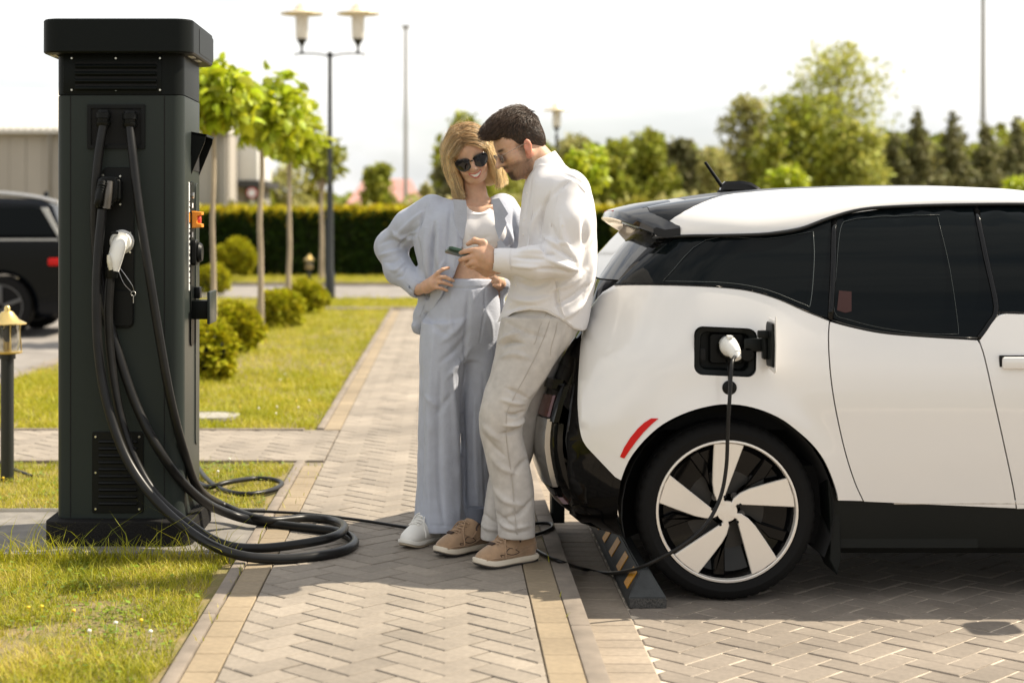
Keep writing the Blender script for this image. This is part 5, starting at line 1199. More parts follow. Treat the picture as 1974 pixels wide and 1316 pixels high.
# ------------------------------------------------------------------ sculpting with distance fields (people and clothes)
class Field:
    def __init__(s, lo, hi, h):
        s.lo = np.array(lo, float); s.h = h; s.n = np.ceil((np.array(hi) - s.lo) / h).astype(int) + 1
        s.ax = [(s.lo[i] + h * np.arange(s.n[i])).astype(np.float32) for i in range(3)]
        s.D = np.full(s.n, 0.5, np.float32); s.frame()
    def frame(s, C=(0, 0, 0), A=None, k=1.0): s.C = np.array(C, float); s.A = np.eye(3) if A is None else np.array(A, float); s.k = k   # rows of A: local axes
    def w(s, p): return s.C + s.k * (np.array(p, float) @ s.A)
    def _sub(s, lo, hi):
        a = np.clip(np.floor((np.array(lo) - s.lo) / s.h).astype(int), 0, s.n); b = np.clip(np.ceil((np.array(hi) - s.lo) / s.h).astype(int) + 1, 0, s.n)
        if np.any(b - a < 1): return None
        sl = tuple(slice(a[i], b[i]) for i in range(3))
        return sl, s.ax[0][sl[0]][:, None, None], s.ax[1][sl[1]][None, :, None], s.ax[2][sl[2]][None, None, :]
    def _mix(s, sl, d, op, k):
        D = s.D[sl]
        if op == 'u':
            h = np.clip(.5 + .5 * (D - d) / k, 0, 1); s.D[sl] = D + (d - D) * h - k * h * (1 - h)
        else:
            h = np.clip(.5 - .5 * (D + d) / k, 0, 1); s.D[sl] = D + (-d - D) * h + k * h * (1 - h)
    def ell(s, c, r, op='u', k=.01, rot=None):
        c = s.w(c); r = np.array(r, float) * s.k; A = s.A if rot is None else np.array(rot, float) @ s.A
        m = max(r) + k + 3 * s.h; q = s._sub(c - m, c + m)
        if q is None: return
        sl, X, Y, Z = q; x, y, z = X - c[0], Y - c[1], Z - c[2]; k0 = 0; k1 = 0
        for i in range(3):
            v = x * A[i][0] + y * A[i][1] + z * A[i][2]; k0 = k0 + (v / r[i]) ** 2; k1 = k1 + (v / r[i] ** 2) ** 2
        k0 = np.sqrt(k0) + 1e-6; s._mix(sl, (k0 * (k0 - 1) / (np.sqrt(k1) + 1e-6)).astype(np.float32), op, k)
    def cap(s, a, b, ra, rb, op='u', k=.01):
        a = s.w(a); b = s.w(b); ra *= s.k; rb *= s.k; m = max(ra, rb) + k + 3 * s.h; q = s._sub(np.minimum(a, b) - m, np.maximum(a, b) + m)
        if q is None: return
        sl, X, Y, Z = q; d = b - a; L = d @ d + 1e-12; x, y, z = X - a[0], Y - a[1], Z - a[2]
        t = np.clip((x * d[0] + y * d[1] + z * d[2]) / L, 0, 1); e = np.sqrt((x - t * d[0]) ** 2 + (y - t * d[1]) ** 2 + (z - t * d[2]) ** 2) - (ra + (rb - ra) * t)
        s._mix(sl, e.astype(np.float32), op, k)
    def chain(s, pts, rad, k=.01, op='u'):
        for i in range(len(pts) - 1): s.cap(pts[i], pts[i + 1], rad[i], rad[i + 1], op, k)
    def loft(s, rows, op='u', k=.02, p=2.0, smooth=9):
        """rows (z, cx, cy, a, b): stacked superellipses"""
        rows = sorted(rows); zz = np.array([r[0] for r in rows]); m = max(max(r[3], r[4]) for r in rows) + k + .02
        lo = [min(r[1] - r[3] for r in rows) - k - .02, min(r[2] - r[4] for r in rows) - k - .02, zz[0] - k - .01]; hi = [max(r[1] + r[3] for r in rows) + k + .02, max(r[2] + r[4] for r in rows) + k + .02, zz[-1] + k + .01]
        q = s._sub(lo, hi)
        if q is None: return
        sl, X, Y, Z = q; z1 = np.clip(Z[0, 0], zz[0], zz[-1]); col = []
        for i in range(1, 5):
            v = np.interp(z1, zz, [r[i] for r in rows]); kk = np.hanning(2 * smooth + 3); kk /= kk.sum(); v = np.convolve(np.pad(v, smooth + 1, mode='edge'), kk, 'valid'); col.append(v[None, None, :].astype(np.float32))
        cx, cy, a, b = col; f = (np.abs((X - cx) / a) ** p + np.abs((Y - cy) / b) ** p) ** (1 / p)
        d = (f - 1) * np.minimum(a, b); d = np.maximum(d, np.maximum(zz[0] - Z, Z - zz[-1])); s._mix(sl, d.astype(np.float32), op, k)
    def cut(s, fn, lo, hi, k=.006, op='s'):
        q = s._sub(lo, hi)
        if q is not None: sl, X, Y, Z = q; s._mix(sl, (fn(X, Y, Z) + 0 * (X + Y + Z)).astype(np.float32), op, k)
    def mesh(s, smooth=2):
        D = s.D.copy(); D[0] = D[-1] = .5; D[:, 0] = D[:, -1] = .5; D[:, :, 0] = D[:, :, -1] = .5
        S = D < 0; c = np.zeros(tuple(n - 1 for n in D.shape), np.uint8)
        for i in (0, 1):
            for j in (0, 1):
                for k in (0, 1): c += S[i:S.shape[0] - 1 + i, j:S.shape[1] - 1 + j, k:S.shape[2] - 1 + k]
        I = np.argwhere((c > 0) & (c < 8)); idx = np.full(c.shape, -1, np.int32); idx[I[:, 0], I[:, 1], I[:, 2]] = np.arange(len(I))
        co = np.array([(i, j, k) for i in (0, 1) for j in (0, 1) for k in (0, 1)]); vals = np.stack([D[I[:, 0] + o[0], I[:, 1] + o[1], I[:, 2] + o[2]] for o in co], 1)
        acc = np.zeros((len(I), 3)); cnt = np.zeros(len(I))
        for a in range(8):
            for b in range(a + 1, 8):
                if np.abs(co[a] - co[b]).sum() != 1: continue
                m = (vals[:, a] < 0) != (vals[:, b] < 0); t = vals[m, a] / (vals[m, a] - vals[m, b]); acc[m] += co[a] + t[:, None] * (co[b] - co[a]); cnt[m] += 1
        V = s.lo + s.h * (I + acc / cnt[:, None]); Fs = []
        for ax in range(3):
            o1, o2 = [(1, 2), (2, 0), (0, 1)][ax]; A_ = np.take(S, range(S.shape[ax] - 1), ax); B_ = np.take(S, range(1, S.shape[ax]), ax); E = np.argwhere(A_ != B_)
            sg = A_[E[:, 0], E[:, 1], E[:, 2]]; q = []
            for d1, d2 in ((-1, -1), (0, -1), (0, 0), (-1, 0)):
                e = E.copy(); e[:, o1] += d1; e[:, o2] += d2; q.append(idx[e[:, 0], e[:, 1], e[:, 2]])
            q = np.stack(q, 1); q[~sg] = q[~sg][:, ::-1]; Fs.append(q)
        F = np.concatenate(Fs)
        if smooth: V = laplace(V, F, smooth)
        return V, F
def laplace(V, F, it, f=.5):
    a = F.ravel(); b = np.roll(F, -1, 1).ravel(); i = np.concatenate([a, b]); j = np.concatenate([b, a]); n = np.bincount(i, minlength=len(V)) + 1e-9
    for _ in range(it):
        S = np.stack([np.bincount(i, V[j, k], len(V)) for k in range(3)], 1) / n[:, None]; V = V + f * (S - V)
    return V
def vnormals(V, F):
    N = np.cross(V[F[:, 2]] - V[F[:, 0]], V[F[:, 3]] - V[F[:, 1]]); R_ = np.zeros_like(V)
    for k in range(4):
        for c in range(3): R_[:, c] += np.bincount(F[:, k], N[:, c], len(V))
    return R_ / (np.linalg.norm(R_, axis=1)[:, None] + 1e-12)
def noise3(P3, s, seed):
    T = np.random.default_rng(seed).random((32, 32, 32)); q = P3 * s; i = np.floor(q).astype(int); f = q - i; f = f * f * (3 - 2 * f); r = 0
    for a in (0, 1):
        for b in (0, 1):
            for c in (0, 1): r = r + T[(i[:, 0] + a) % 32, (i[:, 1] + b) % 32, (i[:, 2] + c) % 32] * (f[:, 0] if a else 1 - f[:, 0]) * (f[:, 1] if b else 1 - f[:, 1]) * (f[:, 2] if c else 1 - f[:, 2])
    return r - .5
def pxs(V): return VX + V[:, 0] * FP / V[:, 1], VY + (EYE - V[:, 2]) * FP / V[:, 1]
def folds(V, N, lst, facing=True):
    """raise (+) or sink (-) the cloth along traced fold lines: (points, width in px, height in m)"""
    x, y = pxs(V); d = np.zeros(len(V)); w8 = np.clip(-N[:, 1] * 1.6 + .35, 0, 1) if facing else 1
    for pts, w, hgt in lst:
        pts = np.array(spline(pts, 4)) if len(pts) > 2 else np.array(pts, float); best = np.full(len(V), 1e9); tap = np.zeros(len(V)); n = len(pts) - 1
        for i in range(n):
            a, b = pts[i], pts[i + 1]; e = b - a; L = e @ e + 1e-9; t = np.clip(((x - a[0]) * e[0] + (y - a[1]) * e[1]) / L, 0, 1)
            u = (i + t) / n; ww = w * (.45 + .55 * np.sin(np.pi * np.clip(u, .04, .96)) ** .7); dd = np.hypot(x - a[0] - t * e[0], y - a[1] - t * e[1]) / ww; tap = np.where(dd < best, np.sin(np.pi * np.clip(u, .03, .97)) ** .6, tap); best = np.minimum(best, dd)
        d += 1.35 * hgt * np.exp(-best ** 2) * tap
    return V + N * (d * w8)[:, None]
def cloth(name, V, F, m, parent, fold=(), noise=((9, .004), (24, .0018)), seed=1, after=2, extra=None, gain=1.0):
    N = vnormals(V, F); d = sum(a * noise3(V, s_, seed + k) for k, (s_, a) in enumerate(noise)); V = V + N * np.asarray(d)[:, None]
    if extra is not None: V = V + N * extra(V, N)[:, None]
    if fold: V = folds(V, N, [(p, w * (.85 if gain > 1 else 1), h * gain) for p, w, h in fold])
    if after: V = laplace(V, F, after, .4)
    return obj(name, npmesh(name, V, F, True), m, parent)
def seams(root, name, m, lines, r):
    """raised stitched seams lying on a garment"""
    o = [c for c in root.children if c.name.startswith(name)][0]; co = np.empty(len(o.data.vertices) * 3); o.data.vertices.foreach_get('co', co); co = co.reshape(-1, 3); px_, py_ = pxs(co)
    for pts in lines:
        q = []
        for x, y in spline(pts, 6):
            c = np.where(np.hypot(px_ - x, py_ - y) < 4)[0]
            if len(c): q.append(co[c[np.argmin(co[c, 1])]] + [0, -.0004, 0])
        if len(q) > 3:
            q = np.array(q)
            for _ in range(4): q[1:-1] = .5 * q[1:-1] + .25 * (q[:-2] + q[2:])
            V, F = tube_arrays(q, r, 5); obj('seam', mesh('seam', V, F, True), m, o)
def rowpx(y, x0, x1, cy, b, grow=0.0):
    a = P(x0, y, cy); c = P(x1, y, cy); return (a.z, (a.x + c.x) / 2, cy, abs(c.x - a.x) / 2 + grow, b)

def skin_mat(name, base):
    m = bpy.data.materials.new(name); m.use_nodes = True; n = m.node_tree.nodes; l = m.node_tree.links; b = n['Principled BSDF']
    at = n.new('ShaderNodeAttribute'); at.attribute_name = 'tint'; t = n.new('ShaderNodeTexNoise'); t.inputs['Scale'].default_value = 55; t.inputs['Detail'].default_value = 4
    tcn = n.new('ShaderNodeTexCoord'); l.new(tcn.outputs['Object'], t.inputs['Vector']); mr = n.new('ShaderNodeMapRange'); mr.inputs['To Min'].default_value = .80; mr.inputs['To Max'].default_value = 1.18; l.new(t.outputs['Fac'], mr.inputs['Value'])
    mu = n.new('ShaderNodeVectorMath'); mu.operation = 'MULTIPLY'; l.new(at.outputs['Color'], mu.inputs[0]); l.new(mr.outputs[0], mu.inputs[1]); l.new(mu.outputs[0], b.inputs['Base Color'])
    b.inputs['Roughness'].default_value = .5; b.inputs['Specular IOR Level'].default_value = .35; t3 = n.new('ShaderNodeTexNoise'); t3.inputs['Scale'].default_value = 420; t3.inputs['Detail'].default_value = 3; l.new(tcn.outputs['Object'], t3.inputs['Vector']); bn = n.new('ShaderNodeBump'); bn.inputs['Strength'].default_value = .35; bn.inputs['Distance'].default_value = .0012; l.new(t3.outputs['Fac'], bn.inputs['Height']); l.new(bn.outputs[0], b.inputs['Normal']); b.inputs['Subsurface Weight'].default_value = .25; b.inputs['Subsurface Radius'].default_value = (.012, .004, .002); b.inputs['Subsurface Scale'].default_value = .6
    M[name] = m
skin_mat('skin', None)
def strand_mat(name, root, tip, rough=.35, trans=.15):
    m = bpy.data.materials.new(name); m.use_nodes = True; n = m.node_tree.nodes; l = m.node_tree.links; b = n['Principled BSDF']
    at = n.new('ShaderNodeAttribute'); at.attribute_name = 'along'; g = n.new('ShaderNodeNewGeometry'); ra = n.new('ShaderNodeValToRGB'); e = ra.color_ramp.elements; e[0].color = (*root, 1); e[1].color = (*tip, 1); e[0].position = .05; e[1].position = .5
    l.new(at.outputs['Fac'], ra.inputs[0]); hs = n.new('ShaderNodeHueSaturation'); mr = n.new('ShaderNodeMapRange'); mr.inputs['To Min'].default_value = .6; mr.inputs['To Max'].default_value = 1.35
    l.new(g.outputs['Random Per Island'], mr.inputs['Value']); l.new(mr.outputs[0], hs.inputs['Value']); l.new(ra.outputs[0], hs.inputs['Color']); l.new(hs.outputs[0], b.inputs['Base Color']); b.inputs['Roughness'].default_value = rough
    b.inputs['Specular IOR Level'].default_value = .5; tr = n.new('ShaderNodeBsdfTranslucent'); l.new(hs.outputs[0], tr.inputs['Color']); ms = n.new('ShaderNodeMixShader'); ms.inputs[0].default_value = trans
    l.new(b.outputs[0], ms.inputs[1]); l.new(tr.outputs[0], ms.inputs[2]); l.new(ms.outputs[0], n['Material Output'].inputs['Surface']); M[name] = m
strand_mat('hair_blond', (0.55, 0.37, 0.19), (0.97, 0.83, 0.56), .36, .45); strand_mat('hair_brown', (0.042, 0.025, 0.015), (0.085, 0.050, 0.030), .42, .1)
mat('hair_base_blond', (0.60, 0.42, 0.21), .6); mat('hair_base_brown', (0.018, .011, .007), .7)
def strands(name, paths, rad, m, parent, sides=3):
    """many hairs in one mesh; paths (n, k, 3)"""
    Pn = np.array(paths); n, k, _ = Pn.shape; T = np.gradient(Pn, axis=1); T /= np.linalg.norm(T, axis=2)[..., None] + 1e-12
    ref = np.random.default_rng(3).normal(0, 1, (n, 1, 3)); A_ = np.cross(T, ref); A_ /= np.linalg.norm(A_, axis=2)[..., None] + 1e-12; B_ = np.cross(T, A_)
    r = rad * np.linspace(1, .45, k)[None, :, None]; V = np.stack([Pn + r * (math.cos(2 * math.pi * j / sides) * A_ + math.sin(2 * math.pi * j / sides) * B_) for j in range(sides)], 2)
    i0 = np.arange(n)[:, None, None] * k * sides + np.arange(k - 1)[None, :, None] * sides; j = np.arange(sides)[None, None, :]; j2 = (j + 1) % sides
    F = np.stack([i0 + j, i0 + j2, i0 + sides + j2, i0 + sides + j], 3).reshape(-1, 4); me = npmesh(name, V.reshape(-1, 3), F, True)
    a = me.attributes.new('along', 'FLOAT', 'POINT'); a.data.foreach_set('value', np.broadcast_to(np.linspace(0, 1, k)[None, :, None], (n, k, sides)).astype(np.float32).ravel())
    return obj(name, me, m, parent)

def head(f, woman):
    """skull, face, ears in the current head frame: x = person's left, y = forward, z = up; eye line z = 0"""
    j = .94 if woman else 1.0
    f.ell((0, -.018, .034 if woman else .046), (.076, .096, .080 if woman else .090), k=.01); f.ell((0, .030, -.038), (.058 * j, .066, .080), k=.03); f.ell((0, .052, .035), (.060, .040, .050), k=.03)
    f.ell((0, .078 if woman else .074, -.098 if woman else -.102), (.022 if woman else .030, .020, .018 if woman else .022), k=.028)
    for s in (-1, 1):
        f.cap((s * .056 * j, -.005, -.045), (s * .030 * j, .055, -.092), .020, .020, k=.03)      # jaw line
        f.ell((s * .044, .060, -.022), (.026, .026, .022), k=.025)                                # cheek
        f.ell((s * .033, .096, .000), (.018, .014, .012), 's', k=.012); f.ell((s * .033, .079, -.001), (.0130, .0130, .0130), k=.003)
        f.cap((s * .012, .088, .020), (s * .050, .076, .022), .009, .006, k=.012)                 # brow
        f.cap((s * .020, .0885, .0045), (s * .046, .083, .003), .0035, .003, k=.004)              # upper lid
        f.ell((s * .0125, .104, -.034), (.0085, .010, .008), k=.008)
        e = .080
        f.ell((s * e, -.012, -.012), (.0075, .019, .031), k=.008, rot=[(1, 0, 0), (0, .95, .3), (0, -.3, .95)]); f.ell((s * (e + .007), -.008, -.010), (.006, .010, .018), 's', k=.005)
    f.cap((0, .088, .016), (0, .112 if woman else .120, -.024 if woman else -.028), .0075, .0105, k=.010); f.ell((0, .113 if woman else .123, -.029 if woman else -.033), (.011, .012, .010), k=.008)
    f.ell((0, .086, -.058), (.026, .016, .018), k=.016)
    if woman:
        up_ = [(x, .101 - 16 * x * x, -.0585 + 8 * x * x) for x in (-.029, -.020, -.010, 0, .010, .020, .029)]; lo_ = [(x, .098 - 14 * x * x, -.0785 + 27 * x * x) for x in (-.029, -.020, -.010, 0, .010, .020, .029)]
        f.ell((0, .100, -.0670), (.026, .010, .0085), 's', k=.003); f.ell((0, .086, -.0665), (.025, .0105, .0100), k=.002)
        f.chain(up_, [.003, .0036, .0042, .0042, .0042, .0036, .003], k=.003); f.chain(lo_, [.003, .0042, .0052, .0055, .0052, .0042, .003], k=.004)
        for s in (-1, 1): f.ell((s * .040, .078, -.045), (.018, .014, .018), k=.018)
    else:
        f.ell((0, .0985, -.061), (.022, .007, .0050), k=.005); f.ell((0, .0965, -.0715), (.020, .008, .0055), k=.005); f.cap((-.02, .103, -.0662), (.02, .103, -.0662), .0018, .0018, 's', k=.003)
def to_local(V, C, A, k): return ((V - np.array(C)) @ np.array(A).T) / k
def skin_obj(name, V, F, parent, base, heads):
    c = np.tile(np.array([*base, 1.0]), (len(V), 1))
    for (C, A, k, fn) in heads: fn(c, to_local(V, C, A, k))
    me = npmesh(name, V, F, True); a = me.attributes.new('tint', 'FLOAT_COLOR', 'POINT'); a.data.foreach_set('color', c.astype(np.float32).ravel()); return obj(name, me, M['skin'], parent)
def blend(c, w, col): w = np.clip(w, 0, 1)[:, None]; c[:, :3] = c[:, :3] * (1 - w) + np.array(col) * w
def axes(fwd, up):
    f_ = np.array(fwd, float); f_ /= np.linalg.norm(f_); u = np.array(up, float); u -= f_ * (u @ f_); u /= np.linalg.norm(u); return np.array([np.cross(u, f_) * -1 * -1, f_, u])
def pv(x, y, Y): return np.array(P(x, y, Y))

# ------------------------------------------------------------------ woman in the pale blue suit
mat('suit_blue', (0.46, 0.49, 0.57), .75, sheen=.2, var=.04, scale=30, bump=.45, bscale=1, bdist=.0030)
def crinkle(m, sc, strength, dist, coarse=None):
    """fine cloth relief: stretched noise"""
    n = m.node_tree.nodes; l = m.node_tree.links; b = n['Principled BSDF']; tcn = n.new('ShaderNodeTexCoord'); mp_ = n.new('ShaderNodeMapping'); mp_.inputs['Scale'].default_value = sc
    l.new(tcn.outputs['Object'], mp_.inputs[0]); t = n.new('ShaderNodeTexNoise'); t.inputs['Scale'].default_value = 1; t.inputs['Detail'].default_value = 3; t.inputs['Distortion'].default_value = .4; l.new(mp_.outputs[0], t.inputs['Vector'])
    bn = n.new('ShaderNodeBump'); bn.inputs['Strength'].default_value = strength; bn.inputs['Distance'].default_value = dist; l.new(t.outputs['Fac'], bn.inputs['Height']); l.new(bn.outputs[0], b.inputs['Normal'])
    if coarse:                                  # crumples: ridged noise under the weave
        m2 = n.new('ShaderNodeMapping'); m2.inputs['Scale'].default_value = coarse[0]; m2.inputs['Rotation'].default_value = (.3, .5, .4); l.new(tcn.outputs['Object'], m2.inputs[0]); t2 = n.new('ShaderNodeTexNoise'); t2.noise_type = 'RIDGED_MULTIFRACTAL'
        t2.inputs['Scale'].default_value = 1; t2.inputs['Detail'].default_value = 2; t2.inputs['Distortion'].default_value = .6; l.new(m2.outputs[0], t2.inputs['Vector']); b2 = n.new('ShaderNodeBump'); b2.inputs['Strength'].default_value = coarse[1]; b2.inputs['Distance'].default_value = coarse[2]
        l.new(t2.outputs['Fac'], b2.inputs['Height']); l.new(b2.outputs[0], bn.inputs['Normal'])
crinkle(M['suit_blue'], (70, 70, 330), .55, .0026, ((13, 13, 8), .35, .006))
mat('tank_white', (0.78, 0.76, 0.76), .8, sheen=.2); crinkle(M['tank_white'], (420, 420, 30), .4, .001)
mat('leather_white', (0.76, 0.74, 0.69), .45); mat('sole_white', (0.72, .69, .62), .6); mat('sole_edge', (0.50, .42, .30), .7); mat('frame_black', (0.006, .006, .006), .15, coat=.4); mat('lens_black', (0.004, .003, .005), .04, spec=.6); mat('button_blue', (.16, .19, .25), .4)
WO = empty('person', (.05, 6.82, .10), 'blond person in pale blue suit and dark sunglasses, hands on hips', 'person')
YW = 6.80
WA = axes((.10, -.90, -.40), (-.28, -.40, .87)); WC = pv(905, 297, 6.79); WK = .90
def woman_skin():
    f = Field((-.36, 6.52, 1.02), (.36, 7.12, 1.86), .0032)
    # torso, shoulders, neck
    f.loft([rowpx(400, 862, 975, 6.835, .075), rowpx(415, 838, 975, 6.835, .092), rowpx(440, 845, 968, 6.83, .100), rowpx(480, 858, 962, 6.825, .096), rowpx(515, 864, 958, 6.815, .090), rowpx(535, 856, 960, 6.815, .095), rowpx(575, 835, 965, 6.815, .105)], k=.03)
    f.cap(pv(850, 404, 6.85), pv(975, 404, 6.85), .045, .045, k=.04)
    neck0, neck1 = pv(921, 398, 6.85), WC + WK * np.array([0, -.045, -.030]) @ WA
    f.cap(neck0, neck1, .050, .043, k=.022); f.cap(pv(922, 408, 6.77), pv(885, 398, 6.79), .016, .014, k=.02); f.cap(pv(926, 408, 6.77), pv(960, 400, 6.79), .016, .014, k=.02)
    f.ell(pv(926, 404, 6.785), (.014, .012, .012), 's', k=.012)
    f.frame(WC, WA, WK); head(f, True); f.frame()
    # arms inside the sleeves
    f.chain([pv(842, 402, 6.85), pv(752, 478, 6.97), pv(808, 557, 6.80)], [.045, .036, .024], k=.02); f.chain([pv(972, 404, 6.86), pv(1003, 482, 7.0), pv(968, 548, 6.82)], [.045, .036, .024], k=.02)
    # right hand spread on the hip
    yh = 6.672
    f.chain([pv(806, 558, 6.785), pv(822, 553, 6.72), pv(834, 546, 6.69)], [.022, .024, .024], k=.014); f.cap(pv(820, 556, 6.725), pv(836, 552, 6.685), .016, .013, k=.012); f.cap(pv(824, 548, 6.715), pv(836, 536, 6.69), .018, .013, k=.012)
    for pts, r in (([(834, 536), (844, 526), (853, 519.5), (865, 516)], .0088), ([(838, 541), (848, 534.5), (858, 534), (867, 538), (874, 541)], .0090), ([(838, 546), (848, 543.5), (857, 545), (871, 550)], .0086), ([(834, 553), (843, 554), (851, 555.5), (862, 560)], .0078)):
        f.chain([pv(x, y, yh + .014 - .012 * min(1, i) + (.010 if i >= len(pts) - 1 else 0)) for i, (x, y) in enumerate(pts)], list(np.linspace(r * 1.12, r * .78, len(pts))), k=.004)
    f.cap(pv(828, 548, 6.71), pv(846, 556, 6.76), .012, .009, k=.01)
    # left hand, only the finger ends show
    f.chain([pv(966, 548, 6.80), pv(962, 544, 6.74), pv(957, 540, 6.715)], [.023, .024, .020], k=.012)
    for pts in ([(958, 533), (950, 530), (940, 525)], [(960, 540), (953, 536), (946, 535)], [(961, 546), (955, 543), (949, 543)], [(962, 551), (957, 550), (952, 550)]): f.chain([pv(x, y, 6.71 - .006 * i) for i, (x, y) in enumerate(pts)], [.009, .0085, .0068], k=.004)
    V, F = f.mesh(2)
    def paint(c, q):
        x, y, z = q[:, 0], q[:, 1], q[:, 2]; on = (y > .05)
        zu = -.0585 + 8 * x * x; zl = -.0785 + 27 * x * x; mth = on * (np.abs(x) < .0305); blend(c, mth * (z < zu + .005) * (z > zl - .006) * .9, (.52, .15, .13)); blend(c, mth * (z < zu - .0025) * (z > zl + .0035) * (np.abs(x) < .0265), (.86, .83, .77))
        for s in (-1, 1): blend(c, on * .35 * np.exp(-(((x - s * .042) / .02) ** 2 + ((z + .03) / .018) ** 2)), (.62, .27, .19))
        for s in (-1, 1): blend(c, on * np.exp(-(((x - s * .034) / .020) ** 4 + ((z - .024) / .0045) ** 4)) * .6, (.20, .12, .06))
    skin_obj('body', V, F, WO, (.60, .375, .255), [(WC, WA, WK, paint)])
woman_skin()

def woman_trousers():
    f = Field((-.20, 6.58, .13), (.34, 7.16, 1.215), .0050)
    f.loft([rowpx(536, 851, 958, 6.815, .105), rowpx(560, 838, 962, 6.815, .118), rowpx(590, 824, 966, 6.82, .128), rowpx(620, 816, 966, 6.825, .130), rowpx(655, 814, 955, 6.83, .120), rowpx(690, 818, 945, 6.835, .09)], k=.02)
    f.loft([rowpx(620, 814, 905, 6.80, .115), rowpx(680, 808, 897, 6.80, .118), rowpx(760, 808, 890, 6.80, .115), rowpx(860, 806, 888, 6.81, .112), rowpx(950, 804, 891, 6.82, .112), rowpx(1019, 804, 900, 6.83, .118)], k=.03, p=2.3)
    f.loft([rowpx(620, 880, 968, 6.85, .11), rowpx(700, 886, 962, 6.87, .108), rowpx(800, 888, 952, 6.89, .105), rowpx(900, 886, 948, 6.92, .105), rowpx(1009, 884, 946, 6.95, .110)], k=.016, p=2.2)
    f.loft([rowpx(880, 812, 850, 6.90, .06), rowpx(950, 802, 850, 6.92, .07), rowpx(1018, 796, 850, 6.93, .08)], k=.006)
    # hollow hem
    f.loft([(.10, -.01, 6.83, .088, .098), (.168, -.01, 6.83, .088, .098)], 's', k=.004); f.loft([(.10, .115, 6.95, .055, .09), (.185, .115, 6.95, .055, .09)], 's', k=.004)
    V, F = f.mesh(2)
    fo = [([(903, 560), (900, 620), (894, 700)], 5, -.006), ([(935, 552), (934, 600), (925, 660)], 2.2, -.003), ([(888, 690), (890, 800), (893, 900), (896, 1010)], 5, -.010), ([(872, 720), (878, 820), (884, 930), (886, 1010)], 7, .007),
          ([(835, 640), (828, 760), (826, 900), (828, 1010)], 9, .006), ([(850, 700), (846, 820), (848, 940), (856, 1012)], 7, -.006), ([(812, 700), (814, 850), (812, 1000)], 5, -.006), ([(915, 760), (916, 880), (922, 1000)], 7, .006), ([(932, 720), (934, 860), (938, 1000)], 6, -.005),
          ([(900, 612), (875, 640), (850, 660)], 8, .006), ([(905, 640), (880, 672), (846, 700)], 7, -.005), ([(908, 670), (885, 700), (860, 730)], 7, .005), ([(820, 600), (840, 630), (870, 650)], 7, -.004), ([(870, 560), (868, 600), (872, 640)], 6, .003), ([(852, 552), (905, 556), (960, 550)], 1.8, -.0035), ([(910, 560), (912, 590)], 3, .002), ([(818, 760), (850, 790)], 7, .004), ([(870, 760), (840, 800)], 7, -.004),
          ([(806, 1010), (850, 1013), (896, 1012)], 1.6, -.002), ([(930, 590), (945, 620), (950, 660)], 6, .004)]
    cloth('trousers', V, F, M['suit_blue'], WO, fo, ((7, .006), (20, .003)), 4, 1, gain=1.2)
woman_trousers()

def woman_tank():
    f = Field((-.10, 6.60, 1.18), (.30, 6.98, 1.56), .0036)
    f.loft([rowpx(396, 866, 966, 6.838, .086), rowpx(415, 866, 972, 6.835, .100), rowpx(440, 868, 968, 6.83, .106), rowpx(480, 868, 962, 6.826, .101), rowpx(513, 868, 958, 6.818, .097)], k=.02)
    for x in (900, 950): f.ell(pv(x, 447, 6.765), (.058, .048, .058), k=.035)
    f.ell(pv(923, 386, 6.73), (.057, .10, .050), 's', k=.006)
    V, F = f.mesh(2)
    cloth('tank_top', V, F, M['tank_white'], WO, [([(890, 470), (920, 478), (955, 468)], 5, -.003), ([(890, 490), (925, 497), (955, 488)], 5, .003), ([(895, 411), (923, 413.5), (950, 408)], 1.8, .003), ([(905, 455), (925, 462), (945, 455)], 5, -.004)], ((14, .003),), 6, 1)
woman_tank()

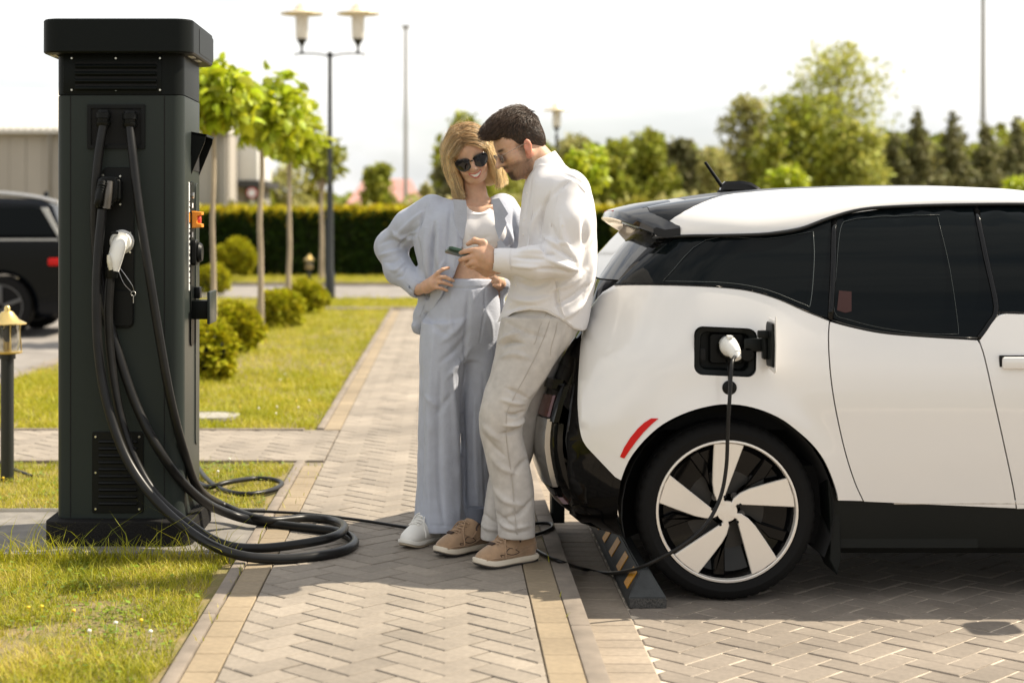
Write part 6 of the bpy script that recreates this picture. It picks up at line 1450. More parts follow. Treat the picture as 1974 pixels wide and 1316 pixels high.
def woman_shirt():
    f = Field((-.36, 6.50, .94), (.38, 7.16, 1.60), .0045)
    f.loft([rowpx(386, 872, 955, 6.85, .060), rowpx(395, 828, 985, 6.85, .088), rowpx(412, 806, 995, 6.845, .112), rowpx(440, 796, 994, 6.84, .124), rowpx(470, 797, 985, 6.835, .124), rowpx(505, 803, 972, 6.825, .118), rowpx(540, 814, 966, 6.82, .120), rowpx(575, 818, 972, 6.83, .132), rowpx(600, 816, 975, 6.85, .132)], k=.03, p=2.2)
    f.chain([pv(834, 404, 6.85), pv(788, 438, 6.91), pv(752, 476, 6.97), pv(770, 520, 6.90), pv(803, 551, 6.812)], [.064, .066, .060, .056, .042], k=.035)
    f.cap(pv(788, 536, 6.84), pv(804, 553, 6.805), .047, .044, k=.01)
    f.chain([pv(970, 402, 6.86), pv(993, 440, 6.93), pv(1004, 482, 6.99), pv(966, 546, 6.83)], [.066, .064, .058, .042], k=.035)
    f.chain([pv(832, 570, 6.86), pv(818, 610, 6.86), pv(803, 634, 6.86)], [.050, .040, .018], k=.03); f.cap(pv(800, 628, 6.84), pv(812, 640, 6.86), .016, .012, k=.02)
    # front opening
    zz = [P(0, y, 6.72).z for y in (385, 400, 425, 460, 500, 530, 545, 580, 640)]; xl = [P(x, 0, 6.72).x for x in (900, 899, 896, 893, 888, 876, 868, 845, 815)]; xr = [P(x, 0, 6.72).x for x in (948, 951, 955, 958, 960, 962, 962, 966, 975)]
    o = np.argsort(zz); zz, xl, xr = np.array(zz)[o], np.array(xl)[o], np.array(xr)[o]
    f.cut(lambda X, Y, Z: np.maximum(np.maximum(np.interp(Z[0, 0], zz, xl)[None, None, :] - X, X - np.interp(Z[0, 0], zz, xr)[None, None, :]), Y - 6.80), (-.2, 6.5, .94), (.34, 6.9, 1.6), .006)
    # lower edge: rises from the side tail to the hand
    za, zb_ = P(0, 600, 6.8).z, P(0, 556, 6.8).z
    f.cut(lambda X, Y, Z: np.maximum(Z - (zb_ + np.clip((-.005 - X) / .05, 0, 1) * (.93 - zb_)), Y - 6.80), (-.3, 6.5, .94), (.38, 6.9, 1.25), .006)
    # neck and cuff openings
    f.cap(pv(921, 404, 6.84), pv(912, 372, 6.80), .058, .066, 's', .008); f.cap(pv(806, 554, 6.804), pv(818, 564, 6.775), .034, .036, 's', .005)
    V, F = f.mesh(2)
    fo = [([(822, 395), (812, 425), (802, 455)], 3, -.006), ([(800, 452), (780, 462), (768, 478)], 4, -.010), ([(796, 462), (772, 458), (756, 446)], 6, .008), ([(770, 470), (752, 462), (735, 470)], 5, -.007), ([(774, 482), (755, 488), (732, 492)], 6, .007), ([(776, 494), (758, 505), (742, 506)], 5, -.007), ([(780, 505), (765, 520), (752, 520)], 5, .006), ([(786, 515), (776, 530), (765, 536)], 4, -.006),
          ([(820, 405), (790, 430), (762, 455)], 6, .006), ([(812, 430), (790, 448), (770, 458)], 5, -.006), ([(735, 450), (728, 475), (734, 505)], 6, .004), ([(838, 430), (833, 480), (832, 540)], 4.5, -.012), ([(846, 430), (845, 490), (850, 530)], 8, .008), ([(822, 440), (820, 490), (824, 540)], 8, .007), ([(868, 400), (866, 450), (862, 510)], 6, -.006), ([(880, 420), (880, 470), (874, 520)], 6, .005), ([(806, 460), (812, 500), (818, 545)], 5, -.006),
          ([(797, 535), (806, 542), (815, 548)], 1.6, -.003), ([(783, 548), (790, 556), (797, 566)], 1.6, -.003), ([(858, 500), (850, 520), (838, 535)], 5, .005), ([(990, 405), (992, 440), (998, 470)], 5, -.006), ([(975, 430), (985, 460), (990, 480)], 6, .006), ([(975, 470), (970, 500), (972, 530)], 6, -.006)]
    cloth('overshirt', V, F, M['suit_blue'], WO, fo, ((8, .007), (22, .0035)), 9, 1, gain=1.35)
    seams(WO, 'overshirt', M['suit_blue'], ([(826, 392), (812, 425), (803, 452)], [(760, 533), (772, 522), (784, 512)], [(893, 470), (886, 505), (876, 540)], [(820, 548), (818, 575), (806, 612)]), .0016)
    def lapel(poly, Y0, tilt):
        me = []; n = len(poly)
        for k, (x, y) in enumerate(poly): me.append(pv(x, y, Y0 + tilt * (x - poly[0][0]) / 60))
        V = [p for p in me] + [p + np.array([0, .007, 0]) for p in me]; F = [tuple(reversed(range(n))), tuple(range(n, 2 * n))] + [(i, (i + 1) % n, n + (i + 1) % n, n + i) for i in range(n)]
        bm = bmesh.new(); vs = [bm.verts.new(v) for v in V]
        for q in F: bm.faces.new([vs[i] for i in q])
        bmesh.ops.recalc_face_normals(bm, faces=bm.faces); bm_obj('lapel', bm, M['suit_blue'], WO)
    lapel([(874, 384), (898, 386), (900, 400), (900, 424), (893, 462), (884, 455), (876, 424)], 6.712, .0); lapel([(948, 384), (962, 382), (980, 412), (973, 421), (977, 430), (962, 462), (955, 440), (952, 410)], 6.715, .0)
    lapel([(958, 466), (966, 462), (976, 476), (983, 472), (984, 480), (972, 484), (962, 480)], 6.705, .0)
    sh_ = [o for o in WO.children if o.name.startswith('overshirt')][0]; co = np.empty(len(sh_.data.vertices) * 3); sh_.data.vertices.foreach_get('co', co); co = co.reshape(-1, 3); px_, py_ = pxs(co); c = np.where(np.hypot(px_ - 785, py_ - 553) < 5)[0]
    if len(c): lathe('cuff_button', [(0, -.003), (.0060, -.003), (.0060, .002), (0, .002)], M['button_blue'], sh_, 12, tuple(co[c[np.argmin(co[c, 1])]]), 'y')
woman_shirt()

def shoe(root, toe, heel, L, m_up, m_sole, m_edge, h=.060, laces=None, width=1.0, chunky=False):
    """trainer from heel to toe on the paving"""
    toe = np.array(toe); heel = np.array(heel); d = (toe - heel); d[2] = 0; d /= np.linalg.norm(d); A = np.array([d, np.cross((0, 0, 1), d), (0, 0, 1)]); C = toe - d * L
    C[2] = .1025; lo = np.minimum(C, C + d * L) - .09; hi = np.maximum(C, C + d * L) + .09; lo[2] = .095; hi[2] = .27; sh = empty('shoe', (0, 0, 0)); sh.parent = root; sh.matrix_parent_inverse = Matrix.Translation(-Vector(root.location))
    f = Field(lo, hi, .003); f.frame(C, A); w = width
    f.ell((.80 * L, .004, .036), (.19 * L, .043 * w, .034), k=.01); f.ell((.60 * L, .002, .046), (.28 * L, .043 * w, .046), k=.02); f.ell((.38 * L, 0, .056), (.25 * L, .039 * w, .056), k=.02); f.ell((.19 * L, 0, .055), (.18 * L, .037 * w, .060), k=.02)
    f.cap((.52 * L, 0, .060), (.34 * L, 0, .100), .034, .036, k=.02); f.cap((.18 * L, 0, .06), (.16 * L, 0, .098), .034, .032, k=.02); f.cap((.24 * L, 0, .088), (.26 * L, 0, .16), .031, .036, 's', k=.006)
    f.cut(lambda X, Y, Z: Z - C[2] - .020, lo, hi, .003)
    V, F = f.mesh(2); obj('upper', npmesh('upper', V, F, True), m_up, sh); Q = (V - C) @ A.T
    def top(x, y):
        c = np.where(np.hypot(Q[:, 0] - x, Q[:, 1] - y) < .006)[0]; z = Q[c, 2].max() if len(c) else .06
        return C + x * A[0] + y * A[1] + np.array([0, 0, z])
    def side(x, z, s):
        c = np.where(np.hypot(Q[:, 0] - x, Q[:, 2] - z) < .006)[0]; y = s * np.max(s * Q[c, 1]) if len(c) else s * .04
        return C + x * A[0] + y * A[1] + np.array([0, 0, z])
    out = [(1.0, .0), (.985, .022), (.93, .038), (.82, .047), (.66, .047), (.48, .040), (.30, .038), (.12, .037), (.03, .028), (0, 0)]; pl = [(x * L, y * w) for x, y in out] + [(x * L, -y * w * (.9 if x > .4 else 1)) for x, y in reversed(out[1:-1])]
    pl = [tuple(q) for q in spline(pl, 3, True)]
    def sole(nm, z0, z1, grow, mm):
        ring_ = []
        for z, g in ((z0, -.006), (z0 + .006, 0.0), (z1 - .004, .0), (z1, -.003)):
            for x, y in pl:
                cx = L / 2; r = Vector((x - cx, y)); g2 = (g + grow); x2 = cx + (x - cx) * (1 + g2 / (L / 2)); y2 = y * (1 + g2 / .042); spring = .016 * max(0, (x / L - .72) / .28) ** 2 + (.006 * max(0, (.12 - x / L) / .12) if z < z1 - .01 else 0)
                ring_.append(C + x2 * A[0] + y2 * A[1] + np.array([0, 0, z + spring - .0025]))
        n = len(pl); F = [(j * n + k, j * n + (k + 1) % n, (j + 1) * n + (k + 1) % n, (j + 1) * n + k) for j in range(3) for k in range(n)] + [tuple(reversed(range(n))), tuple(3 * n + k for k in range(n))]
        obj(nm, mesh(nm, ring_, F, True, 45), mm, sh)
    sole('sole', .006 if m_edge else 0.0, .031 if chunky else .026, .002, m_sole)
    if m_edge: sole('tread', 0.0, .0075, .000, m_edge)
    if laces is not None:
        for k in range(5):
            x = (.70 - k * .058) * L
            tube('lace', [top(x, s * .022) + np.array([0, 0, .0025]) for s in (-1.2, -.6, 0, .6, 1.2)], .0030, laces, sh, 6, 3)
            if k < 4: tube('lace', [top(x - s * .058 * L / 2 + .0 * L - .029 * L, s * .020) + np.array([0, 0, .0035]) for s in (-1, -.4, .4, 1)], .0026, laces, sh, 6, 3)
        for s in (-1, 1): tube('lace', [top(.50 * L, 0) + np.array([0, 0, .010]), top(.53 * L, s * .020) + np.array([0, 0, .012]), top(.60 * L, s * .032) + np.array([0, 0, .004]), side(.64 * L, .05, s) + s * .004 * A[1], side(.65 * L, .036, s) + s * .005 * A[1]], .0028, laces, sh, 6, 5)
    return sh, C, A, top, side
shoe(WO, G(776, 1058), G(853, 1038), .255, M['leather_white'], M['sole_white'], M['sole_edge'], laces=M['leather_white']); shoe(WO, G(862, 1026), G(935, 1013), .255, M['leather_white'], M['sole_white'], M['sole_edge'])

# hair: a soft volume with thousands of strands over it
def woman_hair():
    L2W = lambda q: WC + WK * (np.array(q, float) @ WA)
    f = Field((-.16, 6.58, 1.42), (.34, 7.02, 1.90), .0036); f.frame(WC, WA, WK)
    f.ell((0, -.028, .042), (.088, .104, .086), k=.01); f.ell((0, -.06, -.02), (.088, .075, .11), k=.03)
    for s in (-1, 1):
        pts = [(s * .048, .030, .094), (s * .080, .046, .045), (s * .090, .040, -.02), (s * .094, .030, -.10), (s * .090, .035, -.165)]; f.chain(pts, [.016, .019, .026, .030, .026], k=.03)
        f.chain([(s * .080, -.02, .03), (s * .096, -.03, -.06), (s * .098, -.03, -.15), (s * .094, -.02, -.19)], [.030, .034, .036, .028], k=.03)
    f.chain([(0, -.08, -.02), (0, -.095, -.10), (0, -.09, -.17)], [.06, .06, .05], k=.03)
    for s in (-1, 1): f.chain([(s * .055, -.06, -.02), (s * .06, -.07, -.10), (s * .055, -.065, -.18)], [.05, .05, .04], k=.03)
    f.ell((0, .105, -.03), (.066, .062, .115), 's', k=.02); f.ell((0, .06, -.22), (.055, .09, .11), 's', k=.02)
    f.D += .008; V, F = f.mesh(2); hv = obj('hair', npmesh('hair', V, F, True), M['hair_base_blond'], WO)
    rs = np.random.default_rng(8); paths = []
    for i in range(420):                             # locks of hair, each a bundle of strands
        s = rs.choice((-1, 1)); back = rs.random() ** .9; y0 = .078 - .19 * back; front = max(0, 1 - back * 3.0); out = rs.uniform(.97, 1.10) + (.05 if back > .3 else 0); fall = rs.uniform(.7, 1.0)
        top = .128 - 4.5 * max(0, y0 + .02) ** 2 - 3.2 * min(0, y0 + .03) ** 2; side = .086 + .014 * min(1, back * 2); w1, w2, w3 = rs.normal(0, .005, 3)
        k = np.array([(-.010 + s * .002, y0, top), (s * .034, y0 + .004, top - .007), (s * .066, y0 + .004 * front, top - .036), (s * side * out, y0 * .75 - .004, .028), (s * (side + .009) * out + w1, y0 * .6 + .012 * front, -.045), (s * (side + .008) * out + w2, y0 * .55 + .024 * front + w1, -.115), (s * (side + .002) * out + w3 * 2, y0 * .5 + .036 * front + w2, -.115 - (.050 + .050 * back) * fall)])
        for j in range(10):
            off = rs.normal(0, 1, 3) * [.0055, .0075, .003]; taper = np.array([.9, 1.15, 1.2, 1.1, 1.0, .9, .55])[:, None]; q = k + off * taper; q[:, 2] += rs.normal(0, .001); q[-1, 2] -= rs.random() * .022; q[0] = k[0] + off * [.3, 1.0, .3]
            paths.append(np.array(spline([L2W(p) for p in q], 2)))
    strands('hair_strands', paths, .00095, M['hair_blond'], hv)
    fly = []
    for i in range(46):
        a = rs.uniform(-.9, .4); q0 = np.array((-.03 + rs.normal(0, .03), rs.uniform(-.08, .05), .120)); d = np.array((rs.normal(.3, .5), rs.normal(0, .4), rs.uniform(.15, 1.0))); L = rs.uniform(.02, .055)
        fly.append(np.array(spline([L2W(q0), L2W(q0 + d * L * .5 + (0, 0, .006)), L2W(q0 + d * L + np.array((.015, 0, -.012)))], 4)))
    strands('flyaway', fly, .00045, M['hair_blond'], hv)
woman_hair()
def eyewear(root, name, C, A, k, lens_pts, z, y, m_frame, m_lens, rim_r, wrap, label=None):
    L2W = lambda q: C + k * (np.array(q, float) @ A); g = empty(name, (0, 0, 0)); g.parent = root; g.matrix_parent_inverse = Matrix.Translation(-Vector(root.location))
    for s in (-1, 1):
        ring_ = [L2W((s * x, y - wrap * (x - .034) ** 2 * 22, z + zz)) for x, zz in lens_pts]; n = len(ring_); fw = A[1] * k
        V = [p + fw * .002 for p in ring_] + [p - fw * .002 for p in ring_]; cf = np.mean(ring_, 0) + fw * .004; V.append(cf); V.append(np.mean(ring_, 0) - fw * .002)
        F = [(i, (i + 1) % n, 2 * n) for i in range(n)] + [((i + 1) % n + n, i + n, 2 * n + 1) for i in range(n)] + [(i, i + n, (i + 1) % n + n, (i + 1) % n) for i in range(n)]
        bm = bmesh.new(); vs = [bm.verts.new(v) for v in V]
        for q in F: bm.faces.new([vs[i] for i in q])
        bmesh.ops.recalc_face_normals(bm, faces=bm.faces); bm_obj('lens', bm, m_lens, g, True, 60)
        V, F = tube_arrays(ring_ + [ring_[0], ring_[1]], rim_r, 6, False); obj('rim', mesh('rim', V, F, True), m_frame, g)
        e = max(lens_pts); tube('temple', [L2W((s * (e[0] + .001), y - .004, z + .010)), L2W((s * .076, y - .045, z + .010)), L2W((s * .083, -.005, z + .008)), L2W((s * .082, -.03, z - .004))], rim_r * .8, m_frame, g, 6, 4)
    i_ = min(lens_pts); tube('bridge', [L2W((-i_[0] - .001, y, z + .008)), L2W((0, y + .006, z + .012)), L2W((i_[0] + .001, y, z + .008))], rim_r, m_frame, g, 6, 4); return g
oval = [(.0400 + .0345 * math.cos(a) * (1.0 + .04 * math.sin(a)), .0295 * math.sin(a) - .001 + (.004 if math.cos(a) > .3 and math.sin(a) > 0 else 0)) for a in np.linspace(0, 2 * math.pi, 24, endpoint=False)]
eyewear(WO, 'sunglasses', WC, WA, WK, oval, .000, .107, M['frame_black'], M['lens_black'], .0030, .6)

# ------------------------------------------------------------------ man in the white shirt
mat('linen_white', (0.72, 0.705, 0.71), .85, sheen=.15); crinkle(M['linen_white'], (260, 260, 260), .35, .0010, ((17, 17, 11), .55, .007))
mat('denim_grey', (0.50, 0.472, 0.440), .85, var=.10, scale=26, sheen=.15); crinkle(M['denim_grey'], (700, 700, 420), .5, .0009, ((13, 13, 16), .3, .005))
mat('suede_tan', (0.335, 0.215, 0.125), .9, var=.12, scale=40, sheen=.3, bump=.3, bscale=400); mat('suede_dark', (0.05, .030, .022), .8); mat('sock_blue', (.10, .11, .14), .95, bump=.4, bscale=500); mat('sole_cream', (.66, .58, .46), .6); mat('tread_dark', (.035, .03, .027), .8)
mat('wire_frame', (0.30, .26, .22), .25, metal=.9); mat('lens_clear', (.55, .50, .52), .02); _g = M['lens_clear'].node_tree.nodes['Principled BSDF']; _g.inputs['Transmission Weight'].default_value = .85; _g.inputs['IOR'].default_value = 1.02
mat('phone_green', (0.010, 0.045, 0.018), .3, coat=.3); mat('screen', (.006, .007, .008), .06); mat('button_cream', (.78, .75, .70), .4); mat('seam_thread', (0.44, .40, .355), .9)
MA = empty('person', (.30, 6.45, .10), 'dark-haired person in white shirt and grey jeans leaning on the car with a phone', 'person')
MAX = axes((-.90, -.22, -.52), (-.40, -.10, .90)); MC = pv(1000, 281, 6.42); MK = .92
def man_skin():
    f = Field((.0, 6.06, 1.16), (.66, 6.80, 1.90), .0032)
    f.loft([rowpx(350, 1030, 1115, 6.45, .12), rowpx(380, 1020, 1132, 6.45, .16), rowpx(440, 1015, 1138, 6.45, .15), rowpx(520, 1010, 1138, 6.45, .14)], k=.03)
    n1 = MC + MK * np.array([0, -.035, -.045]) @ MAX; n0 = pv(1066, 345, 6.45)
    f.cap(n0, n1, .066, .058, k=.03); f.cap(n0 + [-.03, -.01, .0], MC + MK * np.array([0, .03, -.085]) @ MAX, .045, .036, k=.03)
    f.frame(MC, MAX, MK); head(f, False); f.frame()
    # arms under the sleeves
    f.chain([pv(1098, 368, 6.29), pv(1085, 505, 6.225), pv(962, 503, 6.225)], [.050, .042, .030], k=.02); f.chain([pv(1082, 368, 6.56), pv(1068, 505, 6.57), pv(958, 512, 6.40)], [.050, .042, .030], k=.02)
    # left hand round the phone
    y0 = 6.225
    f.chain([pv(960, 503, y0), pv(946, 500, y0), pv(930, 493, y0 - .002)], [.031, .034, .032], k=.015); f.cap(pv(938, 482, y0 + .002), pv(918, 485, y0 - .004), .022, .017, k=.015); f.cap(pv(942, 513, y0 + .006), pv(917, 507, y0 + .002), .020, .016, k=.015)
    f.chain([pv(943, 482, y0 + .004), pv(932, 468, y0 + .004), pv(915, 463.5, y0 + .006), pv(902, 470.5, y0 + .018)], [.018, .0135, .0115, .0088], k=.008)
    for pts, r in (([(918, 482, 0), (908, 482.5, -.008), (896, 484.5, -.006), (888, 487, .008)], .0102), ([(916, 494, -.002), (905, 495.5, -.010), (894, 498.5, -.006), (887, 501, .010)], .0102), ([(915, 504, .000), (907, 507, -.006), (901, 510, .004), (901, 510, .020)], .0098), ([(920, 511, .004), (913, 514, .002), (909, 516, .012), (911, 514, .026)], .0088)):
        f.chain([pv(x, y, y0 + dy) for x, y, dy in pts], list(np.linspace(r * 1.1, r * .82, len(pts))), k=.0035)
    for x, y in ((916, 482), (914, 494), (913, 505)): f.ell(pv(x, y, y0 - .012), (.010, .007, .009), k=.01)
    # right hand under the phone, behind the left one
    f.chain([pv(955, 514, 6.39), pv(940, 516, 6.35), pv(922, 508, 6.31)], [.030, .034, .030], k=.015)
    for q in range(4): f.chain([pv(918, 500 + q * 5, 6.30), pv(905, 500 + q * 4.5, 6.29), pv(897, 495 + q * 4.5, 6.285)], [.0095, .009, .0075], k=.004)
    V, F = f.mesh(2)
    def paint(c, q):
        x, y, z = q[:, 0], q[:, 1], q[:, 2]; ax_ = np.abs(x); on = (y > .02) * (z < .06)
        jaw = np.clip((y + .012) / .03, 0, 1) * np.clip((-.040 - z + .45 * (y - .05).clip(-.05, .0)) / .016, 0, 1) * np.clip((z + .135) / .02, 0, 1); blend(c, jaw * .55, (.10, .055, .035))
        chin = (y > .055) * np.exp(-((ax_ / .034) ** 4 + ((z + .092) / .024) ** 4)); blend(c, chin * .75, (.075, .042, .028)); blend(c, (y > .07) * .65 * np.exp(-((ax_ / .030) ** 4 + ((z + .049) / .008) ** 4)), (.10, .055, .035))
        side_ = np.clip((ax_ - .055) / .01, 0, 1) * np.exp(-(((y - .012) / .016) ** 2)) * (z > -.07) * (z < .02); blend(c, side_ * .5, (.08, .05, .03))
        blend(c, (y > .07) * np.exp(-((ax_ / .020) ** 4 + ((z + .0665) / .0085) ** 4)) * .8, (.40, .15, .12))
        for s in (-1, 1):
            blend(c, (y > .05) * np.exp(-(((x - s * .033) / .022) ** 4 + ((z - .0235) / .0060) ** 4)) * .95, (.022, .013, .009)); blend(c, (y > .06) * np.exp(-(((x - s * .033) / .014) ** 4 + ((z - .002) / .0028) ** 4)) * .8, (.03, .02, .015))
            blend(c, (ax_ > .074) * (np.abs(y + .012) < .03) * .5, (.62, .24, .16))
    hand = (VX + V[:, 0] * FP / V[:, 1] < 965) & (V[:, 2] < 1.4)
    skin_obj('body', V, F, MA, (.545, .335, .225), [(MC, MAX, MK, paint)])
man_skin()

def man_jeans():
    f = Field((.06, 6.12, .12), (.60, 6.80, 1.12), .0048)
    f.loft([rowpx(560, 985, 1128, 6.46, .150), rowpx(600, 972, 1128, 6.46, .155), rowpx(640, 966, 1112, 6.46, .150), rowpx(680, 975, 1082, 6.46, .12)], k=.03)
    f.loft([rowpx(610, 968, 1122, 6.40, .110), rowpx(645, 960, 1108, 6.39, .112), rowpx(680, 955, 1084, 6.38, .108), rowpx(720, 945, 1054, 6.365, .103), rowpx(760, 932, 1030, 6.355, .098), rowpx(800, 923, 1012, 6.35, .092), rowpx(835, 924, 1006, 6.355, .086), rowpx(880, 936, 1018, 6.365, .084), rowpx(940, 949, 1029, 6.375, .082), rowpx(1000, 958, 1030, 6.38, .080), rowpx(1033, 960, 1031, 6.385, .082)], k=.03, p=2.2)
    f.loft([rowpx(640, 985, 1095, 6.57, .100), rowpx(700, 985, 1080, 6.58, .098), rowpx(760, 982, 1056, 6.58, .09), rowpx(820, 970, 1044, 6.575, .084), rowpx(880, 952, 1026, 6.57, .08), rowpx(950, 936, 1002, 6.565, .078), rowpx(1010, 927, 985, 6.56, .074), rowpx(1038, 926, 984, 6.56, .074)], k=.02, p=2.2)
    q = pv(996, 1036, 6.385); f.loft([(.09, q[0], q[1], .060, .068), (q[2] + .012, q[0], q[1], .060, .068)], 's', k=.004); q = pv(955, 1040, 6.56); f.loft([(.09, q[0], q[1], .050, .060), (q[2] + .012, q[0], q[1], .050, .060)], 's', k=.004)
    V, F = f.mesh(2)
    fo = [([(968, 668), (985, 660), (1010, 662)], 5, -.010), ([(962, 660), (980, 648), (1005, 640)], 6, .008), ([(965, 690), (990, 682), (1020, 690)], 7, .006), ([(975, 620), (1010, 640), (1050, 650)], 7, -.004), ([(1012, 792), (992, 800), (975, 796)], 4, -.011), ([(1012, 806), (996, 818), (972, 820)], 5, .010), ([(1008, 822), (990, 832), (965, 836)], 4.5, -.009), ([(1012, 778), (990, 776), (965, 770)], 6, .007), ([(1018, 768), (995, 756), (975, 748)], 5, -.006),
          ([(928, 815), (945, 835), (965, 850)], 7, .005), ([(930, 835), (950, 860), (975, 880)], 6, -.005), ([(940, 870), (965, 900), (1000, 915)], 7, .005), ([(1022, 880), (1000, 900), (985, 930)], 6, -.005), ([(950, 940), (975, 965), (1015, 975)], 7, .006), ([(1028, 960), (1000, 990), (965, 1000)], 6, -.007), ([(960, 1005), (985, 1018), (1025, 1012)], 5, .006), ([(955, 985), (975, 1005), (1000, 1022)], 4.5, -.006),
          ([(928, 985), (942, 1000), (962, 1010)], 4.5, -.007), ([(925, 1005), (940, 1018), (965, 1022)], 4.5, .006), ([(962, 1022), (995, 1027), (1031, 1020)], 1.8, -.003), ([(940, 720), (935, 770), (925, 805)], 6, .003), ([(1075, 690), (1040, 740), (1015, 770)], 7, .004), ([(1100, 620), (1085, 670), (1060, 720)], 6, -.003)]
    cloth('jeans', V, F, M['denim_grey'], MA, fo, ((7, .005), (18, .003)), 14, 1, gain=1.25)
    jn = MA.children[-1] if False else [o for o in MA.children if o.name.startswith('jeans')][0]
    # outer seam and back pocket stitching lie on the cloth
    me = jn.data; co = np.empty(len(me.vertices) * 3); me.vertices.foreach_get('co', co); co = co.reshape(-1, 3); nn = vnormals(V, F); px_, py_ = pxs(co); vis = np.argsort(co[:, 1])
    def on(x, y):
        c = np.hypot(px_ - x, py_ - y) < 4; c = np.where(c)[0]; return co[c[np.argmin(co[c, 1])]] + [0, -.0015, 0] if len(c) else None
    for pts, r in (([(1062, 608), (1046, 660), (1018, 720), (988, 770), (975, 815), (982, 870), (990, 940), (992, 1000), (994, 1028)], .0014), ([(1078, 606), (1074, 640), (1064, 680), (1074, 702), (1092, 690)], .0011), ([(1052, 600), (1036, 640), (1030, 660)], .0010)):
        q = [p for p in (on(*p) for p in spline(pts, 5)) if p is not None]
        if len(q) > 3: V2, F2 = tube_arrays(laplace_line(q), r, 5); obj('stitching', mesh('stitching', V2, F2, True), M['seam_thread'], jn)
def laplace_line(q):
    q = np.array(q)
    for _ in range(3): q[1:-1] = .5 * q[1:-1] + .25 * (q[:-2] + q[2:])
    return q
man_jeans()

def man_shirt():
    f = Field((.08, 6.04, .94), (.66, 6.86, 1.74), .0045)
    f.loft([rowpx(318, 1030, 1082, 6.44, .085), rowpx(332, 1018, 1108, 6.44, .125), rowpx(350, 1012, 1128, 6.43, .162), rowpx(380, 1007, 1143, 6.43, .185), rowpx(430, 1001, 1150, 6.43, .180), rowpx(490, 999, 1151, 6.43, .168), rowpx(550, 984, 1147, 6.455, .172), rowpx(600, 966, 1138, 6.46, .176), rowpx(645, 950, 1128, 6.46, .178)], k=.03, p=2.3)
    f.chain([pv(1096, 368, 6.30), pv(1100, 430, 6.245), pv(1086, 500, 6.225), pv(1030, 506, 6.215), pv(968, 502, 6.22)], [.082, .076, .066, .058, .046], k=.04); f.cap(pv(982, 502, 6.22), pv(960, 501, 6.22), .048, .046, k=.008)
    f.chain([pv(1085, 368, 6.56), pv(1072, 500, 6.57), pv(1000, 512, 6.46), pv(968, 514, 6.42)], [.072, .060, .048, .042], k=.04)
    # curved hem: high at the hip, tails front and back
    zt = [P(0, y, 6.3).z for y in (642, 622, 604, 597, 600, 615, 634, 640)]; xt = [P(x, 0, 6.3).x for x in (945, 968, 990, 1020, 1050, 1080, 1108, 1130)]
    f.cut(lambda X, Y, Z: (Z - np.interp(X[:, 0, 0], xt, zt)[:, None, None]) * .85, (.08, 6.04, .94), (.66, 6.86, 1.2), .004)
    f.cap(pv(1066, 350, 6.45), pv(1030, 285, 6.44), .062, .072, 's', .008); f.cap(pv(962, 501, 6.22), pv(948, 500, 6.22), .036, .038, 's', .005)
    V, F = f.mesh(2)
    fo = [([(1060, 372), (1045, 410), (1042, 460)], 4, -.010), ([(1050, 395), (1030, 430), (1022, 470)], 7, .007), ([(1135, 380), (1128, 430), (1126, 480)], 7, -.007), ([(1120, 350), (1138, 390), (1146, 440)], 6, .004), ([(1042, 470), (1052, 486), (1070, 492)], 5, -.009), ([(1048, 455), (1065, 468), (1090, 470)], 7, .008), ([(1110, 505), (1092, 490), (1068, 478)], 5, -.008), ([(1112, 520), (1090, 512), (1055, 500)], 6, .008), ([(1100, 527), (1070, 520), (1030, 518)], 4, -.007), ([(1060, 486), (1030, 484), (1000, 486)], 5, .006), ([(1050, 500), (1020, 498), (990, 496)], 4, -.006), ([(1040, 516), (1010, 514), (985, 512)], 5, .006), ([(1080, 420), (1085, 455), (1098, 480)], 7, .006), ([(1062, 430), (1072, 460), (1086, 484)], 5, -.006),
          ([(1130, 520), (1100, 545), (1060, 560)], 8, .008), ([(1138, 545), (1105, 572), (1070, 590)], 7, -.009), ([(1128, 580), (1105, 600), (1085, 615)], 7, .008), ([(1075, 540), (1072, 575), (1082, 610)], 4, -.008), ([(1000, 545), (1030, 552), (1065, 540)], 7, -.007), ([(985, 575), (1020, 582), (1060, 572)], 8, .007), ([(975, 600), (1000, 590), (1030, 588)], 6, -.006), ([(1012, 400), (1006, 440), (1004, 470)], 5, .004), ([(1025, 345), (1018, 380), (1010, 430)], 3, -.004), ([(1100, 348), (1080, 362), (1064, 380)], 6, -.004), ([(1085, 335), (1110, 345), (1132, 362)], 4, -.003), ([(982, 480), (983, 502), (985, 524)], 1.8, -.003), ([(1148, 460), (1130, 500), (1120, 530)], 7, -.006), ([(1145, 500), (1136, 540), (1125, 565)], 6, .006)]
    o = cloth('shirt', V, F, M['linen_white'], MA, fo, ((8, .009), (20, .0045)), 24, 1, gain=1.45)
    seams(MA, 'shirt', M['linen_white'], ([(1032, 345), (1024, 395), (1018, 440), (1014, 478)], [(1100, 340), (1080, 362), (1066, 395), (1060, 435)], [(983, 478), (982, 500), (984, 524)], [(950, 636), (970, 616), (992, 601), (1020, 594), (1050, 597), (1080, 611), (1108, 630)], [(1074, 545), (1078, 575), (1086, 612)], [(1088, 334), (1112, 348), (1130, 368)]), .0017)
    # stand collar, placket, buttons
    cc = pv(1048, 322, 6.44); ang = np.linspace(0, 2 * np.pi, 40, endpoint=False); up = np.array([-.45, -.03, .89]); ux = np.array([.89, 0, .45]); uy = np.array([0, 1.0, 0]); V = []
    for lift_, g in ((-.030, .010), (.0, .006), (.036, .000), (.038, -.004), (.0, -.002)):
        for a in ang: V.append(cc + up * lift_ + ux * (.070 + g) * math.cos(a) + uy * (.068 + g) * math.sin(a))
    n = 40; F = [(j * n + k, j * n + (k + 1) % n, (j + 1) * n + (k + 1) % n, (j + 1) * n + k) for j in range(4) for k in range(n)]
